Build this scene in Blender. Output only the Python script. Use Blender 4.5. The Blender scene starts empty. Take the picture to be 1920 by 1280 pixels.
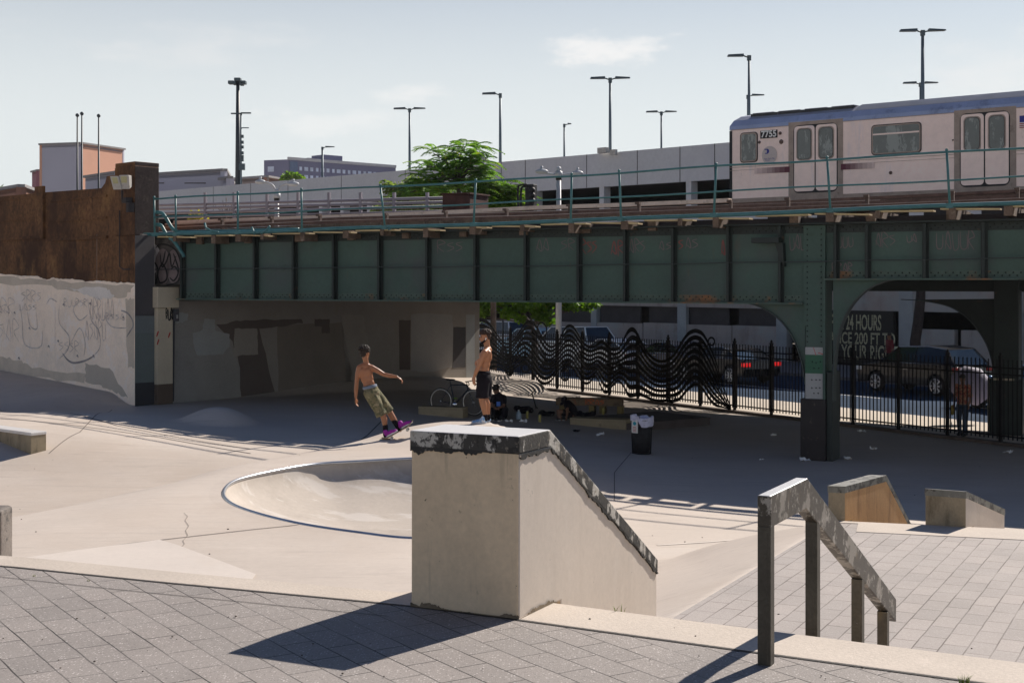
import bpy, bmesh, math, random
import numpy as np
from mathutils import Vector, Matrix
R = math.radians
rnd = random.Random(7)
scene = bpy.context.scene
COL = scene.collection

# ------------------------------------------------------------------ camera, sky, sun, exposure
FPX, CX, HY, CH = 2600.0, 960.0, 530.0, 3.9          # focal length, centre, horizon (photo pixels), eye height
cam_data = bpy.data.cameras.new('camera')
cam_data.sensor_width = 36.0
cam_data.lens = FPX / 1920 * 36
cam_data.shift_y = -(640 - HY) / 1920
cam_data.clip_start = 0.1
cam_data.clip_end = 5000
cam = bpy.data.objects.new('camera', cam_data)
COL.objects.link(cam)
cam.location = (0, 0, CH)
cam.rotation_euler = (R(90), 0, 0)
scene.camera = cam

SUN_EL, SUN_AZ = R(37.5), R(40.0)      # azimuth measured from +Y towards +X
world = bpy.data.worlds.new('World')
scene.world = world
world.use_nodes = True
wn = world.node_tree.nodes; wl = world.node_tree.links
wn.clear()
w_out = wn.new('ShaderNodeOutputWorld')
w_bg = wn.new('ShaderNodeBackground')
sky = wn.new('ShaderNodeTexSky')
sky.sky_type = 'NISHITA'
sky.sun_disc = False
sky.sun_elevation = SUN_EL
sky.sun_rotation = SUN_AZ
sky.air_density = 1.0
sky.dust_density = 1.6
sky.ozone_density = 1.3
SKY_STRENGTH = 0.05
w_bg.inputs['Strength'].default_value = SKY_STRENGTH
# summer haze low over the horizon, and thin clouds
tc = wn.new('ShaderNodeTexCoord')
sep = wn.new('ShaderNodeSeparateXYZ'); wl.new(tc.outputs['Generated'], sep.inputs[0])
mr = wn.new('ShaderNodeMapRange'); mr.interpolation_type = 'SMOOTHSTEP'
mr.inputs['From Min'].default_value = 0.39; mr.inputs['From Max'].default_value = 0.09
mr.inputs['To Min'].default_value = 0.0; mr.inputs['To Max'].default_value = 0.90
wl.new(sep.outputs['Z'], mr.inputs['Value'])
mapc = wn.new('ShaderNodeMapping'); mapc.inputs['Scale'].default_value = (1.0, 1.0, 3.2)
mapc.inputs['Location'].default_value = (0.35, 0.1, 0.15)
wl.new(tc.outputs['Generated'], mapc.inputs['Vector'])
cn = wn.new('ShaderNodeTexNoise'); cn.inputs['Scale'].default_value = 5.0; cn.inputs['Detail'].default_value = 9.0
cn.inputs['Roughness'].default_value = 0.62
wl.new(mapc.outputs[0], cn.inputs['Vector'])
cm = wn.new('ShaderNodeMapRange'); cm.interpolation_type = 'SMOOTHSTEP'
cm.inputs['From Min'].default_value = 0.53; cm.inputs['From Max'].default_value = 0.74
cm.inputs['To Max'].default_value = 0.35
wl.new(cn.outputs['Fac'], cm.inputs['Value'])
mixh = wn.new('ShaderNodeMix'); mixh.data_type = 'RGBA'
zen = wn.new('ShaderNodeVectorMath'); zen.operation = 'MULTIPLY'; zen.inputs[1].default_value = (0.29,0.49,0.80)
wl.new(sky.outputs[0], zen.inputs[0])
wl.new(mr.outputs[0], mixh.inputs['Factor']); wl.new(zen.outputs[0], mixh.inputs['A'])
mixh.inputs['B'].default_value = (12.1, 12.7, 12.6, 1)
mixc = wn.new('ShaderNodeMix'); mixc.data_type = 'RGBA'
wl.new(cm.outputs[0], mixc.inputs['Factor']); wl.new(mixh.outputs['Result'], mixc.inputs['A'])
mixc.inputs['B'].default_value = (13.4, 12.9, 12.5, 1)
# the cloud bank right of centre
geo_n = wn.new('ShaderNodeVectorMath'); geo_n.operation = 'NORMALIZE'
wl.new(tc.outputs['Generated'], geo_n.inputs[0])
def cloud_spot(px, py, sx, sy, amt, prev):
    d = Vector(((px - CX) / FPX, 1.0, (HY - py) / FPX)).normalized()
    sub = wn.new('ShaderNodeVectorMath'); sub.operation = 'SUBTRACT'
    wl.new(geo_n.outputs[0], sub.inputs[0]); sub.inputs[1].default_value = d
    mul = wn.new('ShaderNodeVectorMath'); mul.operation = 'MULTIPLY'
    wl.new(sub.outputs[0], mul.inputs[0]); mul.inputs[1].default_value = (FPX / sx, 1.0, FPX / sy)
    ln = wn.new('ShaderNodeVectorMath'); ln.operation = 'LENGTH'; wl.new(mul.outputs[0], ln.inputs[0])
    n2 = wn.new('ShaderNodeTexNoise'); n2.inputs['Scale'].default_value = 30; n2.inputs['Detail'].default_value = 8
    n2.inputs['Roughness'].default_value = 0.65
    m2 = wn.new('ShaderNodeMapping'); m2.inputs['Scale'].default_value = (1, 1, 2.6)
    wl.new(tc.outputs['Generated'], m2.inputs['Vector']); wl.new(m2.outputs[0], n2.inputs['Vector'])
    a = wn.new('ShaderNodeMath'); a.operation = 'MULTIPLY_ADD'
    wl.new(n2.outputs['Fac'], a.inputs[0]); a.inputs[1].default_value = -3.0; wl.new(ln.outputs['Value'], a.inputs[2])
    q = wn.new('ShaderNodeMapRange'); q.interpolation_type = 'SMOOTHSTEP'
    q.inputs['From Min'].default_value = -0.35; q.inputs['From Max'].default_value = -1.5
    q.inputs['To Max'].default_value = amt
    wl.new(a.outputs[0], q.inputs['Value'])
    mx = wn.new('ShaderNodeMix'); mx.data_type = 'RGBA'
    wl.new(q.outputs[0], mx.inputs['Factor']); wl.new(prev, mx.inputs['A'])
    mx.inputs['B'].default_value = (15.2, 14.5, 13.9, 1)
    return mx.outputs['Result']
o_ = mixc.outputs['Result']
o_ = cloud_spot(1120, 92, 130, 34, 0.55, o_)
o_ = cloud_spot(760, 176, 90, 22, 0.3, o_)
o_ = cloud_spot(600, 232, 150, 30, 0.25, o_)
wl.new(o_, w_bg.inputs['Color'])
wl.new(w_bg.outputs[0], w_out.inputs['Surface'])

sun_data = bpy.data.lights.new('sun', 'SUN')
sun_data.energy = 4.9
sun_data.angle = R(0.5)
sun_data.color = (1.0, 0.91, 0.81)
sun = bpy.data.objects.new('sun', sun_data); COL.objects.link(sun)
sun.location = (30, 45, 40)
to_sun = Vector((math.sin(SUN_AZ) * math.cos(SUN_EL), math.cos(SUN_AZ) * math.cos(SUN_EL), math.sin(SUN_EL)))
sun.rotation_euler = to_sun.to_track_quat('Z', 'Y').to_euler()

scene.view_settings.view_transform = 'Standard'
scene.view_settings.look = 'None'
scene.view_settings.gamma = 1.0
scene.view_settings.exposure = 0.50
scene.cycles.max_bounces = 6
scene.cycles.diffuse_bounces = 4
scene.cycles.volume_bounces = 0

# ------------------------------------------------------------------ measuring helpers
def W(px, py, Y):
    return Vector(((px - CX) / FPX * Y, Y, CH + (HY - py) / FPX * Y))
def G(px, py, z):
    return W(px, py, (CH - z) * FPX / (py - HY))
def sstep(a, b, x):
    t = np.clip((x - a) / (b - a), 0, 1)
    return t * t * (3 - 2 * t)

class Frame:
    """vertical plane through (ox, oy) along (dx, dy); n points to the viewer side"""
    def __init__(s, o, d):
        s.o = Vector((o[0], o[1])); s.d = Vector((d[0], d[1])).normalized()
        n = Vector((-s.d.y, s.d.x))
        if n.dot(-s.o) < 0: n = -n
        s.n = n
    def t(s, px, off=0.0):
        u = (px - CX) / FPX; o = s.o + s.n * off
        return (o.y * u - o.x) / (s.d.x - u * s.d.y)
    def px(s, px, py, off=0.0):
        t = s.t(px, off); Y = (s.o + s.n * off + s.d * t).y
        return t, CH + (HY - py) / FPX * Y
    def P(s, t, off, z):
        v = s.o + s.d * t + s.n * off
        return Vector((v.x, v.y, z))

# ------------------------------------------------------------------ mesh builder
class MB:
    def __init__(s):
        s.v = []; s.f = []; s.m = []; s.cur = 0; s.sm = []; s.smooth = False
    def mat(s, i): s.cur = i; return s
    def add(s, vs, fs):
        b = len(s.v); s.v.extend([Vector(v) for v in vs])
        for f in fs:
            s.f.append([b + i for i in f]); s.m.append(s.cur); s.sm.append(s.smooth)
        return s
    def hexa(s, p):       # 8 points: bottom 4 ccw, top 4 ccw
        return s.add(p, [(3,2,1,0),(4,5,6,7),(0,1,5,4),(1,2,6,5),(2,3,7,6),(3,0,4,7)])
    def box(s, x0, x1, y0, y1, z0, z1):
        return s.hexa([(x0,y0,z0),(x1,y0,z0),(x1,y1,z0),(x0,y1,z0),(x0,y0,z1),(x1,y0,z1),(x1,y1,z1),(x0,y1,z1)])
    def fbox(s, F, t0, t1, o0, o1, z0, z1, z0b=None, z1b=None):
        z0b = z0 if z0b is None else z0b; z1b = z1 if z1b is None else z1b
        return s.hexa([F.P(t0,o0,z0),F.P(t1,o0,z0b),F.P(t1,o1,z0b),F.P(t0,o1,z0),
                       F.P(t0,o0,z1),F.P(t1,o0,z1b),F.P(t1,o1,z1b),F.P(t0,o1,z1)])
    def bar(s, a, b, w, h, up=(0,0,1)):
        a = Vector(a); b = Vector(b); d = (b - a).normalized(); up = Vector(up)
        x = d.cross(up)
        if x.length < 1e-4: x = d.cross(Vector((0,1,0)))
        x.normalize(); y = x.cross(d).normalized()
        c = [x*w/2*i + y*h/2*j for i, j in ((-1,-1),(1,-1),(1,1),(-1,1))]
        return s.hexa([a + q for q in c] + [b + q for q in c])
    def prism(s, pts, vec):
        n = len(pts); vec = Vector(vec); pts = [Vector(p) for p in pts]
        vs = pts + [p + vec for p in pts]
        fs = [tuple(range(n))[::-1], tuple(range(n, 2*n))] + [(i, (i+1) % n, n + (i+1) % n, n + i) for i in range(n)]
        return s.add(vs, fs)
    def fprism(s, F, tz, o0, o1):
        n = len(tz); vs = [F.P(t, o0, z) for t, z in tz] + [F.P(t, o1, z) for t, z in tz]
        fs = [tuple(range(n))[::-1], tuple(range(n, 2*n))] + [(i, (i+1) % n, n + (i+1) % n, n + i) for i in range(n)]
        return s.add(vs, fs)
    def strip(s, A, B):   # faces between two equal polylines
        n = len(A)
        return s.add(list(A) + list(B), [(i, i+1, n+i+1, n+i) for i in range(n-1)])
    def tube(s, pts, r, seg=8, closed=False, caps=True, radii=None):
        pts = [Vector(p) for p in pts]; n = len(pts); rings = []
        sm = s.smooth; s.smooth = True
        prevx = None; vs = []
        for i, p in enumerate(pts):
            if closed: d = pts[(i+1) % n] - pts[i-1]
            else: d = pts[min(i+1, n-1)] - pts[max(i-1, 0)]
            if d.length < 1e-9: d = Vector((0,0,1))
            d.normalize()
            if prevx is None:
                a = Vector((0,0,1)) if abs(d.z) < 0.9 else Vector((1,0,0))
                x = d.cross(a).normalized()
            else:
                x = (prevx - d * prevx.dot(d))
                x = x.normalized() if x.length > 1e-6 else d.orthogonal().normalized()
            prevx = x; y = d.cross(x)
            rr = radii[i] if radii else r
            for k in range(seg):
                a = 2*math.pi*k/seg
                vs.append(p + x*math.cos(a)*rr + y*math.sin(a)*rr)
        fs = []
        for i in range(n if closed else n-1):
            j = (i+1) % n
            for k in range(seg):
                fs.append((i*seg+k, i*seg+(k+1) % seg, j*seg+(k+1) % seg, j*seg+k))
        if caps and not closed:
            fs.append(tuple(range(seg))[::-1]); fs.append(tuple((n-1)*seg+k for k in range(seg)))
        s.add(vs, fs); s.smooth = sm
        return s
    def lathe(s, prof, c=(0,0,0), seg=20, axis=(0,0,1), capped=True):
        c = Vector(c); ax = Vector(axis).normalized(); x = ax.orthogonal().normalized(); y = ax.cross(x)
        vs = []; n = len(prof)
        for r, h in prof:
            for k in range(seg):
                a = 2*math.pi*k/seg
                vs.append(c + ax*h + x*math.cos(a)*r + y*math.sin(a)*r)
        fs = [(i*seg+k, i*seg+(k+1) % seg, (i+1)*seg+(k+1) % seg, (i+1)*seg+k) for i in range(n-1) for k in range(seg)]
        if capped: fs += [tuple(range(seg))[::-1], tuple((n-1)*seg+k for k in range(seg))]
        sm = s.smooth; s.smooth = True; s.add(vs, fs); s.smooth = sm
        return s
    def ell(s, c, r, rot=None, seg=14, rings=9):
        c = Vector(c); rot = rot or Matrix.Identity(3); vs = []
        vs.append(c + rot @ Vector((0,0,-r[2])))
        for i in range(1, rings):
            t = math.pi*i/rings - math.pi/2
            for k in range(seg):
                a = 2*math.pi*k/seg
                vs.append(c + rot @ Vector((r[0]*math.cos(t)*math.cos(a), r[1]*math.cos(t)*math.sin(a), r[2]*math.sin(t))))
        vs.append(c + rot @ Vector((0,0,r[2])))
        fs = [(0, 1+(k+1) % seg, 1+k) for k in range(seg)]
        for i in range(rings-2):
            for k in range(seg):
                fs.append((1+i*seg+k, 1+i*seg+(k+1) % seg, 1+(i+1)*seg+(k+1) % seg, 1+(i+1)*seg+k))
        L = len(vs)-1; b = 1+(rings-2)*seg
        fs += [(b+k, b+(k+1) % seg, L) for k in range(seg)]
        sm = s.smooth; s.smooth = True; s.add(vs, fs); s.smooth = sm
        return s
    def cap(s, a, b, ra, rb, seg=12):      # tapered capsule
        a = Vector(a); b = Vector(b); L = (b-a).length
        prof = []
        for i in range(1, 5):
            t = math.pi/2*i/4; prof.append((ra*math.sin(t), -ra*math.cos(t)))
        for i in range(0, 4):
            t = math.pi/2*i/4; prof.append((rb*math.cos(t), L + rb*math.sin(t)))
        prof = [(ra*0.05, -ra)] + prof + [(rb*0.05, L+rb)]
        return s.lathe(prof, a, seg, (b-a) if L > 1e-6 else (0,0,1))
    def build(s, name, mats, parent=None, loc=None, recalc=False, bevel=0.0, auto=False):
        me = bpy.data.meshes.new(name)
        off = Vector(loc) if loc is not None else (Vector(parent['_o']) if parent is not None and '_o' in parent else Vector((0,0,0)))
        me.from_pydata([tuple(v - off) for v in s.v], [], s.f)
        if not isinstance(mats, (list, tuple)): mats = [mats]
        for m in mats: me.materials.append(m)
        me.polygons.foreach_set('material_index', s.m)
        me.polygons.foreach_set('use_smooth', s.sm)
        if recalc or name == 'pool_shell':
            bm = bmesh.new(); bm.from_mesh(me)
            if name == 'pool_shell': bmesh.ops.remove_doubles(bm, verts=bm.verts, dist=0.0005)
            bmesh.ops.recalc_face_normals(bm, faces=bm.faces); bm.to_mesh(me); bm.free()
        me.update()
        ob = bpy.data.objects.new(name, me); COL.objects.link(ob)
        if parent is not None:
            ob.parent = parent
            if loc is not None: ob.location = Vector(loc) - Vector(parent['_o'])
            ob['_o'] = tuple(off) if loc is None else tuple(loc)
        else:
            ob.location = off; ob['_o'] = tuple(off)
        if bevel > 0:
            bv = ob.modifiers.new('bevel', 'BEVEL'); bv.width = bevel; bv.segments = 2; bv.limit_method = 'ANGLE'
        return ob

def tag(o, label=None, cat=None, group=None, kind=None):
    if label: o['label'] = label
    if cat: o['category'] = cat
    if group: o['group'] = group
    if kind: o['kind'] = kind
    return o
def thing(name, loc, label, cat, group=None, kind=None, rz=0):
    o = bpy.data.objects.new(name, None); COL.objects.link(o)
    o.empty_display_size = 0.2
    o.location = loc; o.rotation_euler = (0,0,rz); o['_o'] = tuple(loc)
    return tag(o, label, cat, group, kind)
def local_thing(name, loc, rz, label, cat, group=None):
    """parts of such a thing are modelled round its own origin"""
    o = thing(name, loc, label, cat, group, None, rz); o['_o'] = (0.0,0.0,0.0); return o
def copy_tree(o, parent=None):
    c = o.copy(); COL.objects.link(c)
    if parent is not None: c.parent = parent
    for ch in list(o.children): copy_tree(ch, c)
    return c
def struct(o, cat=None):
    o['kind'] = 'structure'; return o

def text_obj(body, name, m, size, parent, mw, extrude=0.002, align='CENTER', bold=0.0, xs=1.0):
    cu = bpy.data.curves.new(name, 'FONT'); cu.body = body; cu.size = size; cu.extrude = extrude
    cu.align_x = align; cu.align_y = 'CENTER'; cu.offset = bold
    t = bpy.data.objects.new(name, cu); COL.objects.link(t)
    bpy.context.view_layer.update()
    me = bpy.data.meshes.new_from_object(t.evaluated_get(bpy.context.evaluated_depsgraph_get()))
    bpy.data.objects.remove(t); me.name = name
    for v in me.vertices: v.co.x *= xs
    off = Vector(parent['_o']) if parent is not None else Vector((0,0,0))
    me.transform(Matrix.Translation(-off) @ mw)
    me.materials.clear(); me.materials.append(m)
    ob = bpy.data.objects.new(name, me); COL.objects.link(ob); ob.parent = parent
    ob['_o'] = tuple(off)
    return ob
def fmat(F, t, off, z, flip=False):
    """matrix putting text (xy plane) upright on a frame, reading left to right for the viewer"""
    x = Vector((F.d.x, F.d.y, 0)); n = Vector((F.n.x, F.n.y, 0)); y = Vector((0,0,1))
    if x.cross(y).dot(n) < 0: x = -x
    p = F.P(t, off, z)
    return Matrix(((x.x,y.x,n.x,p.x),(x.y,y.y,n.y,p.y),(x.z,y.z,n.z,p.z),(0,0,0,1)))

# ------------------------------------------------------------------ materials
def mat(name, col, rough=0.85, metal=0.0, var=0.12, vscale=1.5, fine=0.08, fscale=45.0, stains=(), bump=0.15, bscale=80.0,
        spec=0.4, coat=0.0, stretch=(1,1,1), specks=None, emit=None):
    m = bpy.data.materials.new(name); m.use_nodes = True
    n = m.node_tree.nodes; l = m.node_tree.links
    b = n['Principled BSDF']
    b.inputs['Roughness'].default_value = rough; b.inputs['Metallic'].default_value = metal
    b.inputs['Specular IOR Level'].default_value = spec
    if coat: b.inputs['Coat Weight'].default_value = coat; b.inputs['Coat Roughness'].default_value = 0.05
    t = n.new('ShaderNodeTexCoord')
    def noise(scale, detail=5, st=(1,1,1), seed=0.0, rgh=0.6):
        mp = n.new('ShaderNodeMapping'); mp.inputs['Scale'].default_value = st; mp.inputs['Location'].default_value = (seed, seed*1.7, seed*0.6)
        l.new(t.outputs['Object'], mp.inputs['Vector'])
        k = n.new('ShaderNodeTexNoise'); k.inputs['Scale'].default_value = scale; k.inputs['Detail'].default_value = detail
        k.inputs['Roughness'].default_value = rgh
        l.new(mp.outputs[0], k.inputs['Vector']); return k.outputs['Fac']
    def ramp(f, a, c, lo, hi):
        r = n.new('ShaderNodeMapRange'); r.inputs['From Min'].default_value = a; r.inputs['From Max'].default_value = c
        r.inputs['To Min'].default_value = lo; r.inputs['To Max'].default_value = hi
        l.new(f, r.inputs['Value']); return r.outputs[0]
    v1 = ramp(noise(vscale, 6, stretch), 0.3, 0.7, 1-var, 1+var)
    v2 = ramp(noise(fscale, 3), 0.3, 0.7, 1-fine, 1+fine)
    mm = n.new('ShaderNodeMath'); mm.operation = 'MULTIPLY'; l.new(v1, mm.inputs[0]); l.new(v2, mm.inputs[1])
    vm = n.new('ShaderNodeVectorMath'); vm.operation = 'SCALE'; vm.inputs[0].default_value = col[:3]; l.new(mm.outputs[0], vm.inputs['Scale'])
    cur = vm.outputs[0]
    for i, st in enumerate(stains):
        scol, sc, th, so, am = st[:5]; sst = st[5] if len(st) > 5 else (1,1,1)
        f = ramp(noise(sc, 7, sst, 3.1*(i+1), 0.68), th, th+so, 0, am)
        mx = n.new('ShaderNodeMix'); mx.data_type = 'RGBA'
        l.new(f, mx.inputs['Factor']); l.new(cur, mx.inputs['A']); mx.inputs['B'].default_value = (*scol, 1)
        cur = mx.outputs['Result']
    if specks:
        for (scol, sc, th, am) in specks:
            vo = n.new('ShaderNodeTexVoronoi'); vo.inputs['Scale'].default_value = sc
            l.new(t.outputs['Object'], vo.inputs['Vector'])
            wv = n.new('ShaderNodeSeparateColor'); l.new(vo.outputs['Color'], wv.inputs[0])
            c1 = ramp(wv.outputs[0], th, th+0.02, 0, 1)
            c2 = ramp(vo.outputs['Distance'], 0.42, 0.25, 0, am)
            mu = n.new('ShaderNodeMath'); mu.operation = 'MULTIPLY'; l.new(c1, mu.inputs[0]); l.new(c2, mu.inputs[1])
            mx = n.new('ShaderNodeMix'); mx.data_type = 'RGBA'
            l.new(mu.outputs[0], mx.inputs['Factor']); l.new(cur, mx.inputs['A']); mx.inputs['B'].default_value = (*scol, 1)
            cur = mx.outputs['Result']
    l.new(cur, b.inputs['Base Color'])
    if emit: b.inputs['Emission Color'].default_value = (*emit[0], 1); b.inputs['Emission Strength'].default_value = emit[1]
    if bump:
        bp = n.new('ShaderNodeBump'); bp.inputs['Strength'].default_value = bump; bp.inputs['Distance'].default_value = 0.01
        l.new(noise(bscale, 4), bp.inputs['Height']); l.new(bp.outputs[0], b.inputs['Normal'])
    return m

def paver_mat(name, col, ang, bw, bh, joint, jcol, specks, offs=(0,0), var=0.10, jw=0.004):
    m = mat(name, col, rough=0.8, var=var, vscale=0.9, fine=0.10, fscale=70, specks=specks, bump=0.25, bscale=120,
            stains=[((0.30,0.27,0.24), 0.8, 0.52, 0.25, 0.22), ((0.09,0.08,0.075), 5.0, 0.66, 0.12, 0.25), ((0.05,0.045,0.04), 9.0, 0.74, 0.03, 0.5)])
    n = m.node_tree.nodes; l = m.node_tree.links; b = n['Principled BSDF']
    src = b.inputs['Base Color'].links[0].from_socket
    t = n.new('ShaderNodeTexCoord'); mp = n.new('ShaderNodeMapping')
    mp.inputs['Rotation'].default_value = (0,0,ang); mp.inputs['Location'].default_value = (offs[0], offs[1], 0)
    # slightly wandering joints
    nz = n.new('ShaderNodeTexNoise'); nz.inputs['Scale'].default_value = 2.5; nz.inputs['Detail'].default_value = 4
    l.new(t.outputs['Object'], nz.inputs['Vector'])
    ad = n.new('ShaderNodeVectorMath'); ad.operation = 'MULTIPLY_ADD'; ad.inputs[1].default_value = (0.016,0.016,0)
    l.new(nz.outputs['Color'], ad.inputs[0]); l.new(t.outputs['Object'], ad.inputs[2]); l.new(ad.outputs[0], mp.inputs['Vector'])
    br = n.new('ShaderNodeTexBrick'); br.inputs['Scale'].default_value = 1.0; br.offset = 0.5; br.squash = 1.0
    br.inputs['Brick Width'].default_value = bw; br.inputs['Row Height'].default_value = bh
    br.inputs['Mortar Size'].default_value = jw; br.inputs['Mortar Smooth'].default_value = 0.15
    br.inputs['Color1'].default_value = (0.86,0.86,0.86,1); br.inputs['Color2'].default_value = (1.08,1.06,1.05,1)
    br.inputs['Mortar'].default_value = (*jcol, 1)
    l.new(mp.outputs[0], br.inputs['Vector'])
    mu = n.new('ShaderNodeMix'); mu.data_type = 'RGBA'; mu.blend_type = 'MULTIPLY'; mu.inputs['Factor'].default_value = 1
    l.new(src, mu.inputs['A']); l.new(br.outputs['Color'], mu.inputs['B'])
    # joints come and go with the wear
    wr = n.new('ShaderNodeTexNoise'); wr.inputs['Scale'].default_value = 1.7; wr.inputs['Detail'].default_value = 3
    l.new(t.outputs['Object'], wr.inputs['Vector'])
    rr = n.new('ShaderNodeMapRange'); rr.inputs['From Min'].default_value = 0.34; rr.inputs['From Max'].default_value = 0.6
    rr.inputs['To Min'].default_value = joint*0.35; rr.inputs['To Max'].default_value = joint
    l.new(wr.outputs['Fac'], rr.inputs['Value'])
    l.new(rr.outputs[0], mu.inputs['Factor'])
    l.new(mu.outputs['Result'], b.inputs['Base Color'])
    return m

M = {}
M['floor'] = mat('smooth_concrete', (0.52,0.455,0.395), rough=0.62, var=0.09, vscale=0.35, fine=0.035, fscale=14, bump=0.05, bscale=30, spec=0.35,
    stains=[((0.45,0.37,0.30), 0.22, 0.48, 0.2, 0.5), ((0.60,0.55,0.50), 0.5, 0.56, 0.16, 0.45, (0.35,1,1)),
            ((0.30,0.26,0.23), 2.2, 0.62, 0.12, 0.42, (0.3,1.4,1)), ((0.16,0.14,0.13), 9.0, 0.74, 0.03, 0.6), ((0.36,0.31,0.27), 5.0, 0.57, 0.08, 0.42, (0.10,1.4,1)), ((0.66,0.60,0.54), 7.0, 0.60, 0.08, 0.35, (0.12,1.2,1)), ((0.24,0.21,0.19), 16.0, 0.66, 0.04, 0.4), ((0.36,0.31,0.27), 0.9, 0.60, 0.2, 0.35)])
M['ledge_conc'] = mat('cast_concrete_shaded_front', (0.70,0.555,0.385), rough=0.85, var=0.08, vscale=1.6, fine=0.06, fscale=30, bump=0.12, bscale=90,
    stains=[((0.36,0.29,0.20), 1.3, 0.52, 0.2, 0.45, (1,1,0.5)), ((0.24,0.20,0.15), 4.0, 0.64, 0.14, 0.45, (1,1,0.45)),
            ((0.60,0.55,0.47), 2.0, 0.60, 0.2, 0.35), ((0.06,0.05,0.04), 20.0, 0.69, 0.02, 0.85), ((0.24,0.19,0.13), 9.0, 0.64, 0.06, 0.55), ((0.30,0.25,0.18), 2.4, 0.58, 0.08, 0.4, (3,3,0.25))])
M['ledge_side'] = mat('cast_concrete_lit_side', (0.56,0.495,0.43), rough=0.8, var=0.06, vscale=1.6, fine=0.04, fscale=30, bump=0.06, bscale=90,  # paler tone of the same concrete, for the sunlit side
    stains=[((0.42,0.36,0.30), 1.6, 0.52, 0.2, 0.4, (2,2,0.35)), ((0.62,0.57,0.52), 3.0, 0.58, 0.15, 0.4, (2,2,0.3)), ((0.08,0.07,0.06), 18.0, 0.69, 0.02, 0.7)])
M['worn_edge'] = mat('worn_painted_edge', (0.44,0.42,0.38), rough=0.6, var=0.1, vscale=4, fine=0.08, fscale=40, bump=0.4, bscale=50,
    stains=[((0.020,0.018,0.016), 4.0, 0.46, 0.02, 0.95, (1.3,1.3,0.6)), ((0.018,0.017,0.016), 14.0, 0.54, 0.03, 0.85), ((0.50,0.47,0.42), 9.0, 0.58, 0.03, 0.8, (1,1,0.5)), ((0.30,0.26,0.20), 22.0, 0.60, 0.04, 0.5)])
M['worn_top'] = mat('waxed_ledge_top', (0.62,0.61,0.60), rough=0.38, var=0.05, vscale=2, fine=0.04, fscale=30, bump=0.08,
    stains=[((0.55,0.47,0.38), 1.6, 0.52, 0.12, 0.45), ((0.20,0.19,0.18), 9.0, 0.70, 0.05, 0.4)])
M['coping'] = mat('cast_coping', (0.49,0.43,0.37), rough=0.85, var=0.08, vscale=1.2, fine=0.08, fscale=50, bump=0.3, bscale=70,
    stains=[((0.62,0.54,0.47), 2.5, 0.60, 0.1, 0.5), ((0.30,0.24,0.18), 5.0, 0.64, 0.1, 0.4), ((0.07,0.06,0.05), 20, 0.74, 0.03, 0.6)])
M['paver'] = paver_mat('large_speckled_pavers', (0.255,0.232,0.217), R(57), 0.31, 0.165, 0.97, (0.05,0.045,0.045),
    [((0.58,0.54,0.52), 80.0, 0.82, 0.75), ((0.09,0.08,0.08), 70.0, 0.80, 0.5), ((0.42,0.39,0.37), 120.0, 0.60, 0.55)], jw=0.004)
M['paver2'] = paver_mat('pink_grey_pavers', (0.33,0.298,0.278), -R(63), 0.37, 0.19, 0.85, (0.22,0.18,0.17),
    [((0.50,0.46,0.44), 60.0, 0.80, 0.5), ((0.2,0.17,0.17), 55.0, 0.84, 0.4)], jw=0.006)
M['asphalt'] = mat('street_asphalt', (0.018,0.040,0.078), spec=0.08, rough=0.9, var=0.15, vscale=0.4, fine=0.15, fscale=30,
    stains=[((0.035,0.065,0.11), 0.6, 0.55, 0.2, 0.5, (0.4,1,1)), ((0.03,0.03,0.03), 1.1, 0.62, 0.1, 0.5)])
M['sidewalk'] = mat('sidewalk_concrete', (0.50,0.44,0.37), rough=0.9, var=0.08, vscale=0.8, fine=0.06, fscale=40,
    stains=[((0.33,0.28,0.23), 2.0, 0.58, 0.12, 0.4), ((0.10,0.09,0.08), 8.0, 0.68, 0.04, 0.5)])
M['steel_coping'] = mat('steel_pool_coping', (0.55,0.56,0.58), rough=0.3, metal=0.9, var=0.1, vscale=6, fine=0.05, bump=0.05, spec=0.5)
M['joint'] = mat('dark_joint', (0.12,0.10,0.09), rough=0.95, var=0.2)
M['joint_light'] = mat('joint_sealant', (0.62,0.56,0.50), rough=0.9, var=0.1)
M['black'] = mat('flat_black', (0.012,0.012,0.014), rough=0.6, var=0.1, fine=0.05, bump=0.05)
# ------------------------------------------------------------------ GROUND
# city ground sheet out to the horizon
g = MB(); g.add([(-2500,-300,-0.25),(2500,-300,-0.25),(2500,2600,-0.25),(-2500,2600,-0.25)], [(0,1,2,3)])
M['dirt'] = mat('city_ground', (0.36,0.31,0.26), rough=0.95, var=0.2, vscale=0.05, fine=0.1, fscale=2, bump=0)
struct(g.build('ground', M['dirt']))

FENCE = Frame((11.77, 33.4), (-12.6, 20.6))              # street fence, t grows to the far left
DIR_ = Vector((0.454, 0.891))                            # run of the hubba ledge, the stairs and the hand rail (27 degrees)
PAV = [Vector((1.28,11.46)), Vector((3.73,16.18)), Vector((16.0,12.6)), Vector((16.0,6.0)), Vector((-0.5,8.2))]  # mid-level landing
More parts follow.
